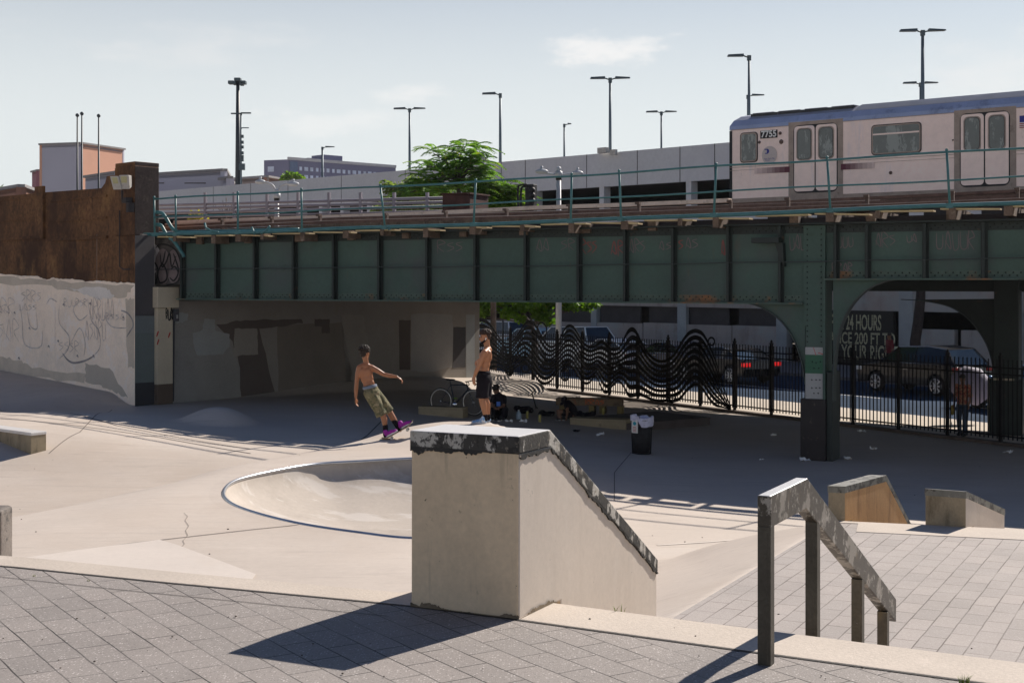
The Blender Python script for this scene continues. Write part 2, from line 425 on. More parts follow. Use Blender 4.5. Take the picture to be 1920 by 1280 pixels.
# pool rim, from pixels on its near and far lip (height 1.1)
rim_px = [(430.5,942),(419.8,920.8),(446,899.5),(523,881),(592.5,870),(672,865),(773,859.7)]
rim_a = [G(x, y, 1.1) for x, y in rim_px]
rim_b = [Vector((-0.95,22.1,1.1)),Vector((-0.35,21.6,1.1)),Vector((0.02,20.6,1.1)),Vector((0.15,18.8,1.1)),Vector((0.1,17.0,1.1)),Vector((-0.1,15.9,1.1)),Vector((-0.5,15.3,1.1))]
rim_c = [G(x, y, 1.1) for x, y in [(770.4,1009.7),(672,999),(566,983),(480,962)]]
ctrl = rim_a + rim_b + rim_c
def catmull(P, n=10, closed=True):
    out = []; N = len(P)
    for i in range(N if closed else N-1):
        if closed: p0,p1,p2,p3 = P[i-1],P[i],P[(i+1)%N],P[(i+2)%N]
        else: p0,p1,p2,p3 = P[max(i-1,0)],P[i],P[i+1],P[min(i+2,N-1)]
        for k in range(n):
            t = k/n
            out.append(0.5*((2*p1)+(p2-p0)*t+(2*p0-5*p1+4*p2-p3)*t*t+(3*p1-p0-3*p2+p3)*t**3))
    if not closed: out.append(P[-1].copy())
    return out
RIM = catmull(ctrl, 10)

def poly_sd(X, Y, poly):
    """signed distance, negative inside"""
    d2 = np.full(X.shape, 1e9); ins = np.zeros(X.shape, bool)
    n = len(poly)
    for i in range(n):
        ax, ay = poly[i][0], poly[i][1]; bx, by = poly[(i+1)%n][0], poly[(i+1)%n][1]
        ex, ey = bx-ax, by-ay; wx, wy = X-ax, Y-ay
        t = np.clip((wx*ex+wy*ey)/(ex*ex+ey*ey), 0, 1)
        d2 = np.minimum(d2, (wx-ex*t)**2+(wy-ey*t)**2)
        c = ((ay <= Y) & (by > Y)) | ((by <= Y) & (ay > Y))
        if ey != 0:
            xi = ax + (Y-ay)/ey*ex
            ins ^= c & (X < xi)
    d = np.sqrt(d2); return np.where(ins, -d, d)

DECK = [(-4.35,17.0),(-4.45,19.2),(-4.0,21.3),(-3.2,23.0),(-2.1,25.2),(-1.2,26.2),(-0.5,26.2),(0.0,25.0),(0.25,22.0),(0.4,18.5),(0.6,15.5),(1.0,11.0),(1.3,6.0),(-6.0,6.0),(-5.6,12.0),(-4.8,15.0)]
WALL0 = Vector((-10.45,38.5)); WALL1 = Vector((-16.6,45.0))   # wing wall, corner and left edge of the picture
def fence_side(X, Y):    # >0 on the park side
    return (X-FENCE.o.x)*FENCE.n.x+(Y-FENCE.o.y)*FENCE.n.y
def floor_z(X, Y):
    X = np.asarray(X, float); Y = np.asarray(Y, float)
    low = 0.5*np.clip((4-X)/8, 0, 1)*sstep(22, 29, Y)*(1-0.35*sstep(38, 50, Y))*sstep(0.2, 6.0, fence_side(X, Y)) + 0.32*sstep(-5.0,-11.5,X)*sstep(25.5, 29.5, Y)*(1-sstep(32.5, 37, Y))
    d = np.maximum(poly_sd(X, Y, DECK), 0)
    w = 0.75 + 1.15*(1-sstep(-1.5,0.2,X)) + (1-sstep(-5.0,-1.5,X))*(1.5 + 7.0*(1-sstep(15.5,20.5,Y))) + 0.8*sstep(22, 26, Y)*sstep(-0.5,-3,X)
    top = 1.1 + 0.18*sstep(23.3, 25.6, Y)*sstep(-3.4, -1.4, X)
    k = np.clip(d/w, 0, 1)
    mound = top*(1-(k*k*(3-2*k)))
    # bank falling away to the left of the landing
    sd = np.maximum(poly_sd(X, Y, [(p.x,p.y) for p in PAV]), 0)
    wr = 3.5 + np.clip(X-2.1, 0, 3)*0.85
    slope = 1.1*(1-np.clip(sd/wr, 0, 1))*(1-sstep(0, 0.5, X-(3.78+0.13*(Y-16.2))))
    slope = np.where(X > -1.0, slope, 0)
    z = np.maximum(low, np.maximum(mound, slope))
    # quarter bank against the wing wall
    wd = (WALL1-WALL0).normalized(); nx, ny = -wd.y, wd.x
    if nx*(-WALL0.x)+ny*(-WALL0.y) < 0: nx, ny = -nx, -ny
    tt = (X-WALL0.x)*wd.x+(Y-WALL0.y)*wd.y; dw = np.maximum((X-WALL0.x)*nx+(Y-WALL0.y)*ny, 0)
    bank = (0.30*sstep(0.2, 1.6, tt)+0.35*np.clip((tt-1.5)/7, 0, 1.3))*(1-sstep(0.9, 3.4, dw))
    z = z + bank
    # small dome and a low bank at the left
    c = G(412, 796, 0.5); r = np.sqrt(((X-c.x)/1.05)**2+((Y-c.y)/1.1)**2)
    z = z + 0.36*np.where(r < 1, np.cos(np.clip(r,0,1)*math.pi/2)**1.3, 0)
    r2 = np.sqrt(((X+13.2)/3.0)**2+((Y-27.2)/2.4)**2)
    z = z + 0.45*(1-sstep(0.35, 1.0, r2))
    return z

step = 0.13
xs = np.arange(-26, 17, step); ys = np.arange(7.0, 60, step)
XX, YY = np.meshgrid(xs, ys)
ZZ = floor_z(XX, YY)
sdR = poly_sd(XX, YY, [(p.x,p.y) for p in RIM])
sdP = poly_sd(XX, YY, [(p.x,p.y) for p in PAV])
ZZ = np.where(sdP < -0.05, 1.05, ZZ)
fs_ = fence_side(XX, YY)
ny_, nx_ = XX.shape
idx = np.arange(ny_*nx_).reshape(ny_, nx_)
cx_ = (XX[:-1,:-1]+XX[1:,1:])/2; cy_ = (YY[:-1,:-1]+YY[1:,1:])/2
keep = (sdR[:-1,:-1] > 0.04)&(sdR[1:,1:] > 0.04)&(sdR[1:,:-1] > 0.04)&(sdR[:-1,1:] > 0.04)&(fs_[:-1,:-1] > -0.25)
# inside the wing wall there is earth, not floor
wd = (WALL1-WALL0).normalized(); nwx, nwy = -wd.y, wd.x
if nwx*(-WALL0.x)+nwy*(-WALL0.y) < 0: nwx, nwy = -nwx, -nwy
keep &= ~(((cx_-WALL0.x)*nwx+(cy_-WALL0.y)*nwy < -1.0)&(cx_ < -10.5))
q = np.stack([idx[:-1,:-1][keep], idx[:-1,1:][keep], idx[1:,1:][keep], idx[1:,:-1][keep]], 1)
used = np.unique(q); remap = np.full(ny_*nx_, -1); remap[used] = np.arange(len(used))
co = np.stack([XX.ravel()[used], YY.ravel()[used], ZZ.ravel()[used]], 1)
q = remap[q]
me = bpy.data.meshes.new('skatepark_floor')
me.vertices.add(len(co)); me.vertices.foreach_set('co', co.ravel())
me.loops.add(q.size); me.loops.foreach_set('vertex_index', q.ravel())
me.polygons.add(len(q)); me.polygons.foreach_set('loop_start', np.arange(len(q))*4); me.polygons.foreach_set('loop_total', np.full(len(q), 4))
me.polygons.foreach_set('use_smooth', np.ones(len(q), bool)); me.materials.append(M['floor']); me.update(calc_edges=True)
park = bpy.data.objects.new('skatepark_floor', me); COL.objects.link(park); struct(park); park['_o'] = (0.0,0.0,0.0)

def FZ(x, y): return float(floor_z(np.array([x]), np.array([y]))[0])
def GFl(px, py):
    """point where the line of sight through a pixel meets the park floor"""
    Y = np.arange(12, 60, 0.04); z = CH+(HY-py)/FPX*Y; f = floor_z((px-CX)/FPX*Y, Y)
    i = int(np.argmax(z <= f)); return Vector(((px-CX)/FPX*Y[i], Y[i], float(f[i])))

# collar of the pool and pool shell
def offs_poly(P, d):
    out = []; n = len(P)
    for i in range(n):
        t = (P[(i+1)%n]-P[i-1]); t.z = 0; t.normalize(); nn = Vector((t.y, -t.x, 0))
        out.append(P[i] + nn*d)
    return out
area = sum(RIM[i].x*RIM[(i+1)%len(RIM)].y-RIM[(i+1)%len(RIM)].x*RIM[i].y for i in range(len(RIM)))
sgn = 1 if area > 0 else -1
mb = MB(); mb.smooth = True
o1 = [p + Vector((0,0,0.006)) for p in offs_poly(RIM, 0.02*sgn)]; o2 = offs_poly(RIM, 0.34*sgn)
o2 = [Vector((p.x, p.y, FZ(p.x, p.y)-0.005)) for p in o2]
o1c, o2c = o1+[o1[0]], o2+[o2[0]]
mb.strip(o1c, o2c)
mb.build('pool_collar', M['floor'], park)
mb = MB(); mb.smooth = True
cen = sum(RIM, Vector())/len(RIM)
prev = [Vector((p.x, p.y, 1.098)) for p in RIM]; prev.append(prev[0])
prof = []
rad = 1.45
for k in range(1, 11):
    a = math.pi/2*k/10
    prof.append((rad*1.6*(1-math.cos(a)), 1.1-rad*math.sin(a)*0.48))
for (ins, z) in prof + [(2.9, 0.38)]:
    ring = []
    for p in RIM:
        v = Vector((cen.x-p.x, cen.y-p.y, 0)); L = v.length
        f = min(ins, L*0.97)/L
        ring.append(Vector((p.x+v.x*f, p.y+v.y*f, z)))
    ring.append(ring[0]); mb.strip(prev, ring); prev = ring
mb.add(prev[:-1], [tuple(range(len(prev)-1))])
mb.build('pool_shell', mat('pool_plaster', (0.47,0.42,0.37), spec=0.1, rough=0.95, var=0.07, vscale=0.8, fine=0.04, fscale=16, bump=0.05,
    stains=[((0.56,0.52,0.48), 1.3, 0.53, 0.05, 0.75, (0.5,1.6,1)), ((0.34,0.30,0.26), 0.9, 0.50, 0.15, 0.55), ((0.62,0.59,0.55), 6.0, 0.64, 0.03, 0.6, (0.4,2.2,1)),
            ((0.30,0.26,0.22), 2.2, 0.62, 0.1, 0.4)]), park)
mb = MB(); mb.tube([p + Vector((0,0,0.0)) for p in RIM], 0.026, 8, closed=True)
mb.build('pool_coping_tube', M['steel_coping'], park)

# saw-cut joints in the concrete
def joint(pxs, zfun=None, w=0.02, m='joint', name='floor_joint', zz=0.0):
    pts = []
    for (x, y) in pxs:
        z = zz
        for _ in range(12):
            p = G(x, y, z); z = 0.5*z + 0.5*FZ(p.x, p.y)
        pts.append(G(x, y, z))
    out = []
    for a, b in zip(pts[:-1], pts[1:]):
        n = max(2, int((b-a).length/0.15))
        out += [a.lerp(b, i/n) for i in range(n)]
    out.append(pts[-1])
    A, B = [], []
    for i, p in enumerate(out):
        d = out[min(i+1,len(out)-1)]-out[max(i-1,0)]; d.z = 0; d.normalize(); nn = Vector((-d.y, d.x, 0))*w/2
        a, b = p+nn, p-nn
        A.append(Vector((a.x,a.y,FZ(a.x,a.y)+0.006))); B.append(Vector((b.x,b.y,FZ(b.x,b.y)+0.006)))
    mb = MB(); mb.strip(A, B); mb.build(name, M[m], park)
joint([(20,1050),(250,1018),(480,992),(560,984)], zz=0.9, w=0.022)
joint([(210,768),(150,810),(92,850)], w=0.02)
joint([(0,785),(160,800),(300,820),(470,850)], w=0.035)
joint([(0,770),(220,798),(470,842)], w=0.03)
joint([(1184,848),(1152,886),(1152,938)], w=0.014)
joint([(715,790),(690,815),(668,832)], w=0.035)
joint([(345,962),(352,968),(347,976),(354,986),(348,995),(352,1004),(343,1014),(346,1020),(336,1030)], zz=0.8, w=0.005)
joint([(1232,1022),(1330,1016),(1430,1007),(1512,998)], w=0.06, m='joint_light')

# paler re-poured wedge beside the upper edge
def on_floor_patch(pxs, name, m):
    P = []
    for (x, y) in pxs:
        z = 0.9
        for _ in range(12):
            p = G(x, y, z); z = 0.5*z+0.5*FZ(p.x, p.y)
        P.append(Vector((p.x,p.y,0)))
    bm = bmesh.new(); vs = [bm.verts.new(p) for p in P]; bm.faces.new(vs)
    for _ in range(5):
        bmesh.ops.triangulate(bm, faces=bm.faces); bmesh.ops.subdivide_edges(bm, edges=bm.edges, cuts=1, use_grid_fill=True)
    for v in bm.verts: v.co.z = FZ(v.co.x, v.co.y)+0.012
    me = bpy.data.meshes.new(name); bm.to_mesh(me); bm.free(); me.materials.append(m)
    for q_ in me.polygons: q_.use_smooth = True
    ob = bpy.data.objects.new(name, me); COL.objects.link(ob); ob.parent = park
on_floor_patch([(24,1050),(180,1028),(300,1013),(330,1022),(400,1048),(480,1078),(470,1092),(300,1075),(120,1058)], 'repoured_patch', mat('paler_concrete', (0.575,0.515,0.46), rough=0.6, var=0.06, vscale=0.5, fine=0.03, fscale=14, bump=0.05, stains=[((0.55,0.48,0.41),1.0,0.5,0.2,0.5)]))

# landing (mid level), its kerb strip at the far edge
mb = MB(); pts = [Vector((p.x,p.y,1.1)) for p in PAV]
def shoelace(P): return sum(P[i].x*P[(i+1)%len(P)].y-P[(i+1)%len(P)].x*P[i].y for i in range(len(P)))
if shoelace(pts) < 0: pts = pts[::-1]
mb.prism([p-Vector((0,0,1.3)) for p in pts], (0,0,1.304))
struct(mb.build('landing', M['paver2'], recalc=True))
fe = (PAV[2]-PAV[1]).normalized(); fn = Vector((fe.y, -fe.x))
if fn.y > 0: fn = -fn
mb = MB()
a, b = PAV[1], PAV[1]+fe*10.5
mb.prism([Vector((a.x,a.y,-0.1)), Vector((b.x,b.y,-0.1)), Vector((b.x-fn.x*0.12,b.y-fn.y*0.12,-0.1)), Vector((a.x-fn.x*0.12,a.y-fn.y*0.12,-0.1))], (0,0,1.21))
mb.prism([Vector((a.x+fe.x*.3,a.y+fe.y*.3,1.104)), Vector((b.x,b.y,1.104)), Vector((b.x+fn.x*0.55,b.y+fn.y*0.55,1.104)), Vector((a.x+fe.x*.3+fn.x*0.55,a.y+fe.y*.3+fn.y*0.55,1.104))], (0,0,0.006))
struct(mb.build('landing_edge', M['coping'], recalc=True))

# stairs from the landing down to the lower floor (seen from the side only)
mb = MB()
for k in range(5):
    o = 0.3*k; z = 1.1-0.19*(k+1)
    p = [a+fe*0.95-fn*(0.12+o), a+fe*9-fn*(0.12+o), a+fe*9-fn*(0.42+o), a+fe*0.95-fn*(0.42+o)]
    mb.prism([Vector((v.x,v.y,-0.1)) for v in p], (0,0,z+0.1))
struct(mb.build('lower_stairs', M['coping'], recalc=True))

# upper plaza: paver slab with its edge along the dark joint
edge_px = [(29,1064),(292,1091),(492,1110),(708,1130.5),(768,1136.5),(973,1163),(1300,1208),(1838,1281)]
edge = [G(x, y, 2.2) for x, y in edge_px]
e0 = edge[0]-(edge[1]-edge[0]).normalized()*7; e0.y -= 0.4
e1 = edge[-1]+(edge[-1]-edge[-2]).normalized()*9
EDGE = [e0]+edge+[e1]
mb = MB()
back = [Vector((e1.x+16,-45,2.2)), Vector((e0.x-16,-45,2.2))]
pl = EDGE+back
if shoelace(pl) < 0: pl = pl[::-1]
mb.prism([p-Vector((0,0,2.4)) for p in pl], (0,0,2.4))
struct(mb.build('upper_plaza', M['paver'], recalc=True))
def offl(P, d):
    out = []
    for i in range(len(P)):
        t = P[min(i+1,len(P)-1)]-P[max(i-1,0)]; t.z = 0; t.normalize(); n = Vector((-t.y,t.x,0))
        if n.y < 0: n = -n
        out.append(P[i]+n*d)
    return out
ca, cb = offl(EDGE, 0.012), offl(EDGE, 0.42)
nb_ = offl(EDGE, 0.27)
for i_ in range(5): cb[i_] = nb_[i_]
mb = MB()
n = len(ca)
mb.add([p-Vector((0,0,1.3)) for p in ca]+[p-Vector((0,0,1.3)) for p in cb]+[p+Vector((0,0,0.004)) for p in ca]+[p+Vector((0,0,0.004)) for p in cb],
       [(2*n+i,2*n+i+1,3*n+i+1,3*n+i) for i in range(n-1)]+[(n+i,n+i+1,3*n+i+1,3*n+i) for i in range(n-1)]+[(i,i+1,2*n+i+1,2*n+i) for i in range(n-1)]+[(0,n,3*n,2*n),(n-1,2*n-1,4*n-1,3*n-1)])
struct(mb.build('plaza_coping', M['coping'], recalc=True, bevel=0.008))
# thin dark filling in the joint, and two strips of course blocks along it
cb2 = offl(EDGE, -0.006); mb = MB(); mb.strip([p+Vector((0,0,0.003)) for p in cb2], [p+Vector((0,0,0.003)) for p in offl(EDGE,0.013)])
struct(mb.build('plaza_edge_joint', mat('joint_filling', (0.02,0.018,0.016), var=0.3)))
cb3 = offl(EDGE[:6], -0.235); mb = MB(); mb.strip([p+Vector((0,0,0.003)) for p in cb3], [p+Vector((0,0,0.003)) for p in offl(EDGE[:6],-0.242)])
cb4 = offl(EDGE[:6], -0.12)
struct(mb.build('paver_course_joint', mat('course_joint', (0.05,0.045,0.045), var=0.3)))
# stairs down from the upper plaza beside the ledge
def along(p, t, s):   # p on the coping back edge, t along the stairs, s sideways to the right
    return Vector((p[0]+DIR_.x*t+DIR_.y*s, p[1]+DIR_.y*t-DIR_.x*s))
st0 = Vector((0.25,7.45))
mb = MB()
for k in range(6):
    z = 2.2-0.157*(k+1)
    p = [along(st0,0.3*k,0.05),along(st0,0.3*k,9.0),along(st0,0.3*(k+1),9.0),along(st0,0.3*(k+1),0.05)]
    mb.prism([Vector((v.x,v.y,0.9)) for v in p], (0,0,z-0.9))
struct(mb.build('upper_stairs', M['coping'], recalc=True))

# sidewalk, kerb, street beyond the fence
SD = Vector((FENCE.d.x, FENCE.d.y))
def street_strip(o0, o1, z0, z1, name, m, t0=-45, t1=130):
    mb = MB(); mb.fbox(FENCE, t0, t1, o0, o1, z0, z1); return struct(mb.build(name, m, recalc=True))
street_strip(-0.1, -3.6, -0.2, 0.03, 'sidewalk', M['sidewalk'])
street_strip(-3.62, -3.80, -0.2, 0.028, 'kerb', M['coping'])
street_strip(-3.81, -14.0, -0.24, -0.11, 'road', M['asphalt'])
street_strip(-14.0, -20.0, -0.24, 0.02, 'far_sidewalk', mat('far_sidewalk_concrete', (0.16,0.16,0.17), var=0.12))
mb = MB()
for t0, t1 in ((-20,-8),(-4,8),(12,24),(28,40),(44,60)):
    mb.fbox(FENCE, t0, t1, -8.5, -8.62, -0.112, -0.106)
struct(mb.build('lane_marking', mat('road_paint', (0.5,0.5,0.5), var=0.2)))
# ------------------------------------------------------------------ SKATE OBSTACLES NEAR THE CAMERA
Dv = Vector((DIR_.x, DIR_.y, 0)); Sv = Vector((DIR_.y, -DIR_.x, 0))     # along the stairs, sideways to the right
# --- big hubba ledge
FR = G(974, 1161, 2.2); FL = G(769, 1136, 2.2)
ztop = 2.2+0.925
HF = Frame((FR.x, FR.y), (DIR_.x, DIR_.y)); HF.n = Vector((Sv.x, Sv.y))
tk, _ = HF.px(1032, 802); te, zend = HF.px(1233, 1049)
wv = Vector((FL.x-FR.x, FL.y-FR.y, 0))
hub = thing('hubba_ledge', (FR.x, FR.y, 2.2), 'big cream concrete ledge with worn black painted edge sloping down beside the steps', 'ledge')
capd = 0.082
def hub_prism(profile, inset0, inset1, name, mats, sel=None, bevel=0.0):
    """profile in (t, z); swept across the ledge width"""
    mb = MB(); n = len(profile)
    w = wv.normalized(); Wd = wv.length
    A = [Vector((FR.x,FR.y,0))+Dv*t+w*inset0+Vector((0,0,z)) for t, z in profile]
    B = [Vector((FR.x,FR.y,0))+Dv*t+w*(Wd-inset1)+Vector((0,0,z)) for t, z in profile]
    mb.add(A+B, []); 
    def f(ix, m): mb.cur = m; mb.f.append(list(ix)); mb.m.append(m); mb.sm.append(False)
    f(range(n), 1 if sel is None else sel[0]); f([n+i for i in range(n)][::-1], 0 if sel is None else sel[1])
    for i in range(n):
        j = (i+1) % n; f((i,j,n+j,n+i), 0 if sel is None else sel[2+i])
    return mb.build(name, mats, hub, recalc=True, bevel=bevel)
hub_prism([(0,2.19),(0.002,ztop-capd),(tk,ztop-capd-0.003),(te,zend-capd),(te,1.0),(0.5,1.0),(0.5,2.19)], 0.004, 0.004, 'ledge_body', [M['ledge_conc'], M['ledge_side']], bevel=0.012)  # front warmer, side paler: the light's difference put into the two colours
hub_prism([(-0.006,ztop-capd-0.01),(-0.006,ztop),(tk,ztop),(te+0.01,zend),(te+0.01,zend-capd),(tk,ztop-capd-0.01)], 0, 0, 'ledge_cap', [M['worn_edge'], M['worn_edge'], M['worn_top']],
          sel=[1,0, 0,2,0,0,0,0], bevel=0.008)

def ragged(mb, F, pts, drop, jit, off, seed, n=9):
    r = random.Random(seed); up = []
    for a, b in zip(pts[:-1], pts[1:]):
        N = max(4, int(math.hypot(b[0]-a[0], b[1]-a[1])/0.008))
        for k in range(N): up.append((a[0]+(b[0]-a[0])*k/N, a[1]+(b[1]-a[1])*k/N))
    up.append(pts[-1]); v = 0.0; low = []
    for i, (t, z) in enumerate(up):
        v = v*0.86+r.gauss(0,1)*0.45; w_ = max(0.0, 0.35+0.33*v+0.25*math.sin(i*0.045+seed)); low.append((t, z-drop-jit*min(w_, 1.6)))
    A = [F.P(t,off,z) for t,z in up]; B = [F.P(t,off,z) for t,z in low]; C = [F.P(t,-0.02,z) for t,z in low]
    mb.strip(A,B); mb.strip(B,C)
FFr = Frame((FR.x,FR.y),(wv.x,wv.y)); Wd_ = wv.length
M['paint_blk'] = mat('chipped_black_paint', (0.022,0.021,0.020), rough=0.6, var=0.3, vscale=5, stains=[((0.40,0.37,0.32),7.0,0.60,0.03,0.8)])
mb = MB(); ragged(mb, FFr, [(0.004,ztop-capd),(Wd_*0.35,ztop-capd),(Wd_*0.7,ztop-capd),(Wd_-0.004,ztop-capd)], 0.0, 0.030, 0.0065, 5); mb.build('paint_edge', M['paint_blk'], hub)
mb = MB(); ragged(mb, HF, [(0.004,ztop-capd-0.008),(tk,ztop-capd-0.012),(te,zend-capd)], 0.0, 0.026, 0.0065, 8); mb.build('paint_edge', M['paint_blk'], hub)
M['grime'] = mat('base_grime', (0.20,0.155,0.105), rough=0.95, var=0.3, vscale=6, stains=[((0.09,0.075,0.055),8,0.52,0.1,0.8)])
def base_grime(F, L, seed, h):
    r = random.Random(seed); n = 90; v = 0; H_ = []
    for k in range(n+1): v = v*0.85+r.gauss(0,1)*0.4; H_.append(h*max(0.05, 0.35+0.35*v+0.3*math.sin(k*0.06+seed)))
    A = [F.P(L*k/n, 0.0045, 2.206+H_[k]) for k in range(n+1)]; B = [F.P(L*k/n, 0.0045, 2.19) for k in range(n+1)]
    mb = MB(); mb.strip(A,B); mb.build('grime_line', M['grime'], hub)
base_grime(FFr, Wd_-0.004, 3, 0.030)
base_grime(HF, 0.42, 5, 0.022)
# --- kinked flat-bar hand rail
P0 = G(1435, 1245, 2.2)
RF = Frame((P0.x, P0.y), (DIR_.x, DIR_.y)); RF.n = Vector((Sv.x, Sv.y))
rail = thing('grind_rail', (P0.x, P0.y, 2.2), 'scuffed dark steel square hand rail kinked down the steps', 'handrail')
M['rail_steel'] = mat('scuffed_steel', (0.065,0.058,0.048), rough=0.42, metal=0.55, var=0.2, vscale=5, fine=0.12, fscale=40, bump=0.15,
    stains=[((0.30,0.28,0.25), 4.5, 0.55, 0.03, 0.8), ((0.40,0.38,0.35), 16.0, 0.56, 0.04, 0.7), ((0.22,0.16,0.09), 7.0, 0.60, 0.08, 0.4), ((0.60,0.58,0.55), 9.0, 0.68, 0.03, 0.6)])
M['rail_post'] = mat('dark_weathered_steel', (0.075,0.068,0.055), rough=0.5, metal=0.5, var=0.25, vscale=4, fine=0.15, fscale=50,
    stains=[((0.14,0.11,0.06), 6.0, 0.57, 0.08, 0.5, (1,1,0.4)), ((0.45,0.43,0.40), 12.0, 0.70, 0.03, 0.7), ((0.02,0.02,0.02), 5.0, 0.58, 0.06, 0.6)])
M['rail_top'] = mat('polished_rail_top', (0.50,0.50,0.50), rough=0.45, metal=0.4, var=0.1, vscale=6)
bh, bwid = 0.142, 0.062
t0r = -0.02; tkr, _ = RF.px(1503, 903); ter, zer = RF.px(1671, 1121); zt = G(1435,1245,2.2).z+0.755
prof = [(t0r,zt-bh),(t0r,zt),(tkr,zt),(ter,zer),(ter,zer-bh),(tkr-0.03,zt-bh)]
mb = MB()
A = [RF.P(t, bwid/2, z) for t, z in prof]; B = [RF.P(t, -bwid/2, z) for t, z in prof]
n = len(prof); mb.add(A+B, [])
for ix, m in [(range(n),0),([n+i for i in range(n)][::-1],0)]+[((i,(i+1)%n,n+(i+1)%n,n+i), 1 if i in (1,) else 0) for i in range(n)]:
    mb.f.append(list(ix)); mb.m.append(m); mb.sm.append(False)
mb.build('rail_beam', [M['rail_steel'], M['rail_top']], rail, recalc=True, bevel=0.006)
def zbeam(t): return zt-bh if t < tkr else zt-bh+(zer-zt)*(t-tkr)/(ter-tkr)
for cxp, wpx in ((1436,28),(1524,24),(1608.5,20),(1656,18)):
    t = RF.t(cxp); base = 2.2 if t < 0.3 else 1.15
    if t < 0.1: t = 0.01
    mb = MB(); mb.fbox(RF, t-0.03, t+0.03, 0.03, -0.03, base-0.01, zbeam(t)+0.004)
    mb.fbox(RF, t-0.031, t-0.026, 0.012, 0.016, base, zbeam(t)-0.002)
    mb.build('post', M['rail_post'], rail, recalc=True, bevel=0.004)

# --- two ledges at the far edge of the landing
DB = Vector((0.615,0.788))
def small_ledge(flx, fly, frx, fry, topy, L, slope, name, label, m_front, m_side, worn):
    a = G(frx, fry, 1.104); b = G(flx, fly, 1.104); z1 = CH+(HY-topy)/FPX*a.y
    t = thing(name, (a.x,a.y,1.104), label, 'ledge')
    F = Frame((a.x,a.y), (DB.x,DB.y)); w = Vector((b.x-a.x,b.y-a.y,0))
    pr = [(0,1.09),(0,z1),(L*0.35 if slope < 0.9 else L, z1-0.0),(L*2.2, z1-slope),(L*2.2,-0.05),(0.25,-0.05),(0.25,1.09)] if slope < 0.9 else \
         [(0,1.09),(0,z1),(L,z1),(L+1.1,z1-slope),(L+1.1,-0.05),(0.2,-0.05),(0.2,1.09)]
    if slope < 0.9: pr = [(0,1.09),(0,z1),(0.02,z1),(L*2.2,z1-slope),(L*2.2,-0.05),(0.25,-0.05),(0.25,1.09)]
    mb = MB(); n = len(pr)
    A = [F.P(q,0,z) for q, z in pr]; B = [v+w for v in A]
    mb.add(A+B, [])
    for ix, m in [(range(n),1),([n+i for i in range(n)][::-1],0)]+[((i,(i+1)%n,n+(i+1)%n,n+i), 2 if i in (1,2) else 0) for i in range(n)]:
        mb.f.append(list(ix)); mb.m.append(m); mb.sm.append(False)
    mb.build('ledge_body', [m_front, m_side, M['worn_top']], t, recalc=True, bevel=0.01)
    # worn painted band under the top edge
    mb = MB(); cd = 0.075
    pb = [(-0.004,z1-cd),(-0.004,z1+0.003),(pr[2][0],z1+0.003),(pr[3][0]+0.004,pr[3][1]+0.003),(pr[3][0]+0.004,pr[3][1]-cd),(pr[2][0],z1-cd)]
    wn_ = w.normalized()*0.004
    A = [F.P(q,0,z)-wn_ for q, z in pb]; B = [v+w+wn_*2 for v in A]; k = len(pb)
    mb.add(A+B, [tuple(range(k)),tuple(range(k,2*k))[::-1]]+[(i,(i+1)%k,k+(i+1)%k,k+i) for i in range(k)])
    mb.build('edge_band', worn, t, recalc=True)
    return t
M['ply_side'] = mat('orange_stained_side', (0.50,0.30,0.14), rough=0.8, var=0.1, vscale=3, stretch=(2,2,0.3),
    stains=[((0.25,0.14,0.07), 5.0, 0.55, 0.12, 0.6, (2,2,0.3)), ((0.45,0.42,0.40), 3.5, 0.66, 0.05, 0.7, (2,2,0.5)), ((0.6,0.42,0.25), 3.0, 0.55, 0.2, 0.5, (2,2,0.2))])
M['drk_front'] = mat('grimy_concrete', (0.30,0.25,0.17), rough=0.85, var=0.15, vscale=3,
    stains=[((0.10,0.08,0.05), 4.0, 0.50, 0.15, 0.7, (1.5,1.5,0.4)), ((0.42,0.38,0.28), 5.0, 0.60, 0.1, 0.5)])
M['band_dark'] = mat('worn_band_dark', (0.17,0.17,0.15), rough=0.6, var=0.2, vscale=6, stains=[((0.02,0.02,0.02), 6, 0.5, 0.06, 0.8), ((0.5,0.47,0.42), 9, 0.62, 0.05, 0.5)])
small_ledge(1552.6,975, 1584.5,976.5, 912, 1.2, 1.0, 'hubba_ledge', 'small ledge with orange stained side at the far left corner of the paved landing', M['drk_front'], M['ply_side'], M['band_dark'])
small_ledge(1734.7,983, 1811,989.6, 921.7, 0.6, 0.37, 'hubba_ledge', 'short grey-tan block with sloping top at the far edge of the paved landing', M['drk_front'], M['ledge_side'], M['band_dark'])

# --- bench ledge at the left
p = GFl(58, 852); zb0 = p.z; q_ = G(87, 848, zb0); zt2 = CH+(HY-811)/FPX*p.y
dl = (p-G(0,842.5,zb0)).normalized()
t = thing('concrete_bench_ledge', (p.x,p.y,zb0), 'long low concrete bench ledge cut off by the left edge', 'ledge')
mb = MB(); L = 6.0
bvec = G(87, 848, zb0)-p; a0 = p-dl*L
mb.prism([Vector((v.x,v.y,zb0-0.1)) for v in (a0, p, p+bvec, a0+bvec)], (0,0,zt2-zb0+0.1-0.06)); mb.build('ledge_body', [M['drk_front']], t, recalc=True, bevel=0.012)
mb = MB(); o = 0.008
mb.prism([Vector((v.x,v.y,zt2-0.0605)) for v in (a0-bvec*0.01, p-bvec*0.01+dl*o, p+bvec*1.01+dl*o, a0+bvec*1.01)], (0,0,0.06)); mb.build('ledge_top', [M['worn_top']], t, recalc=True, bevel=0.01)
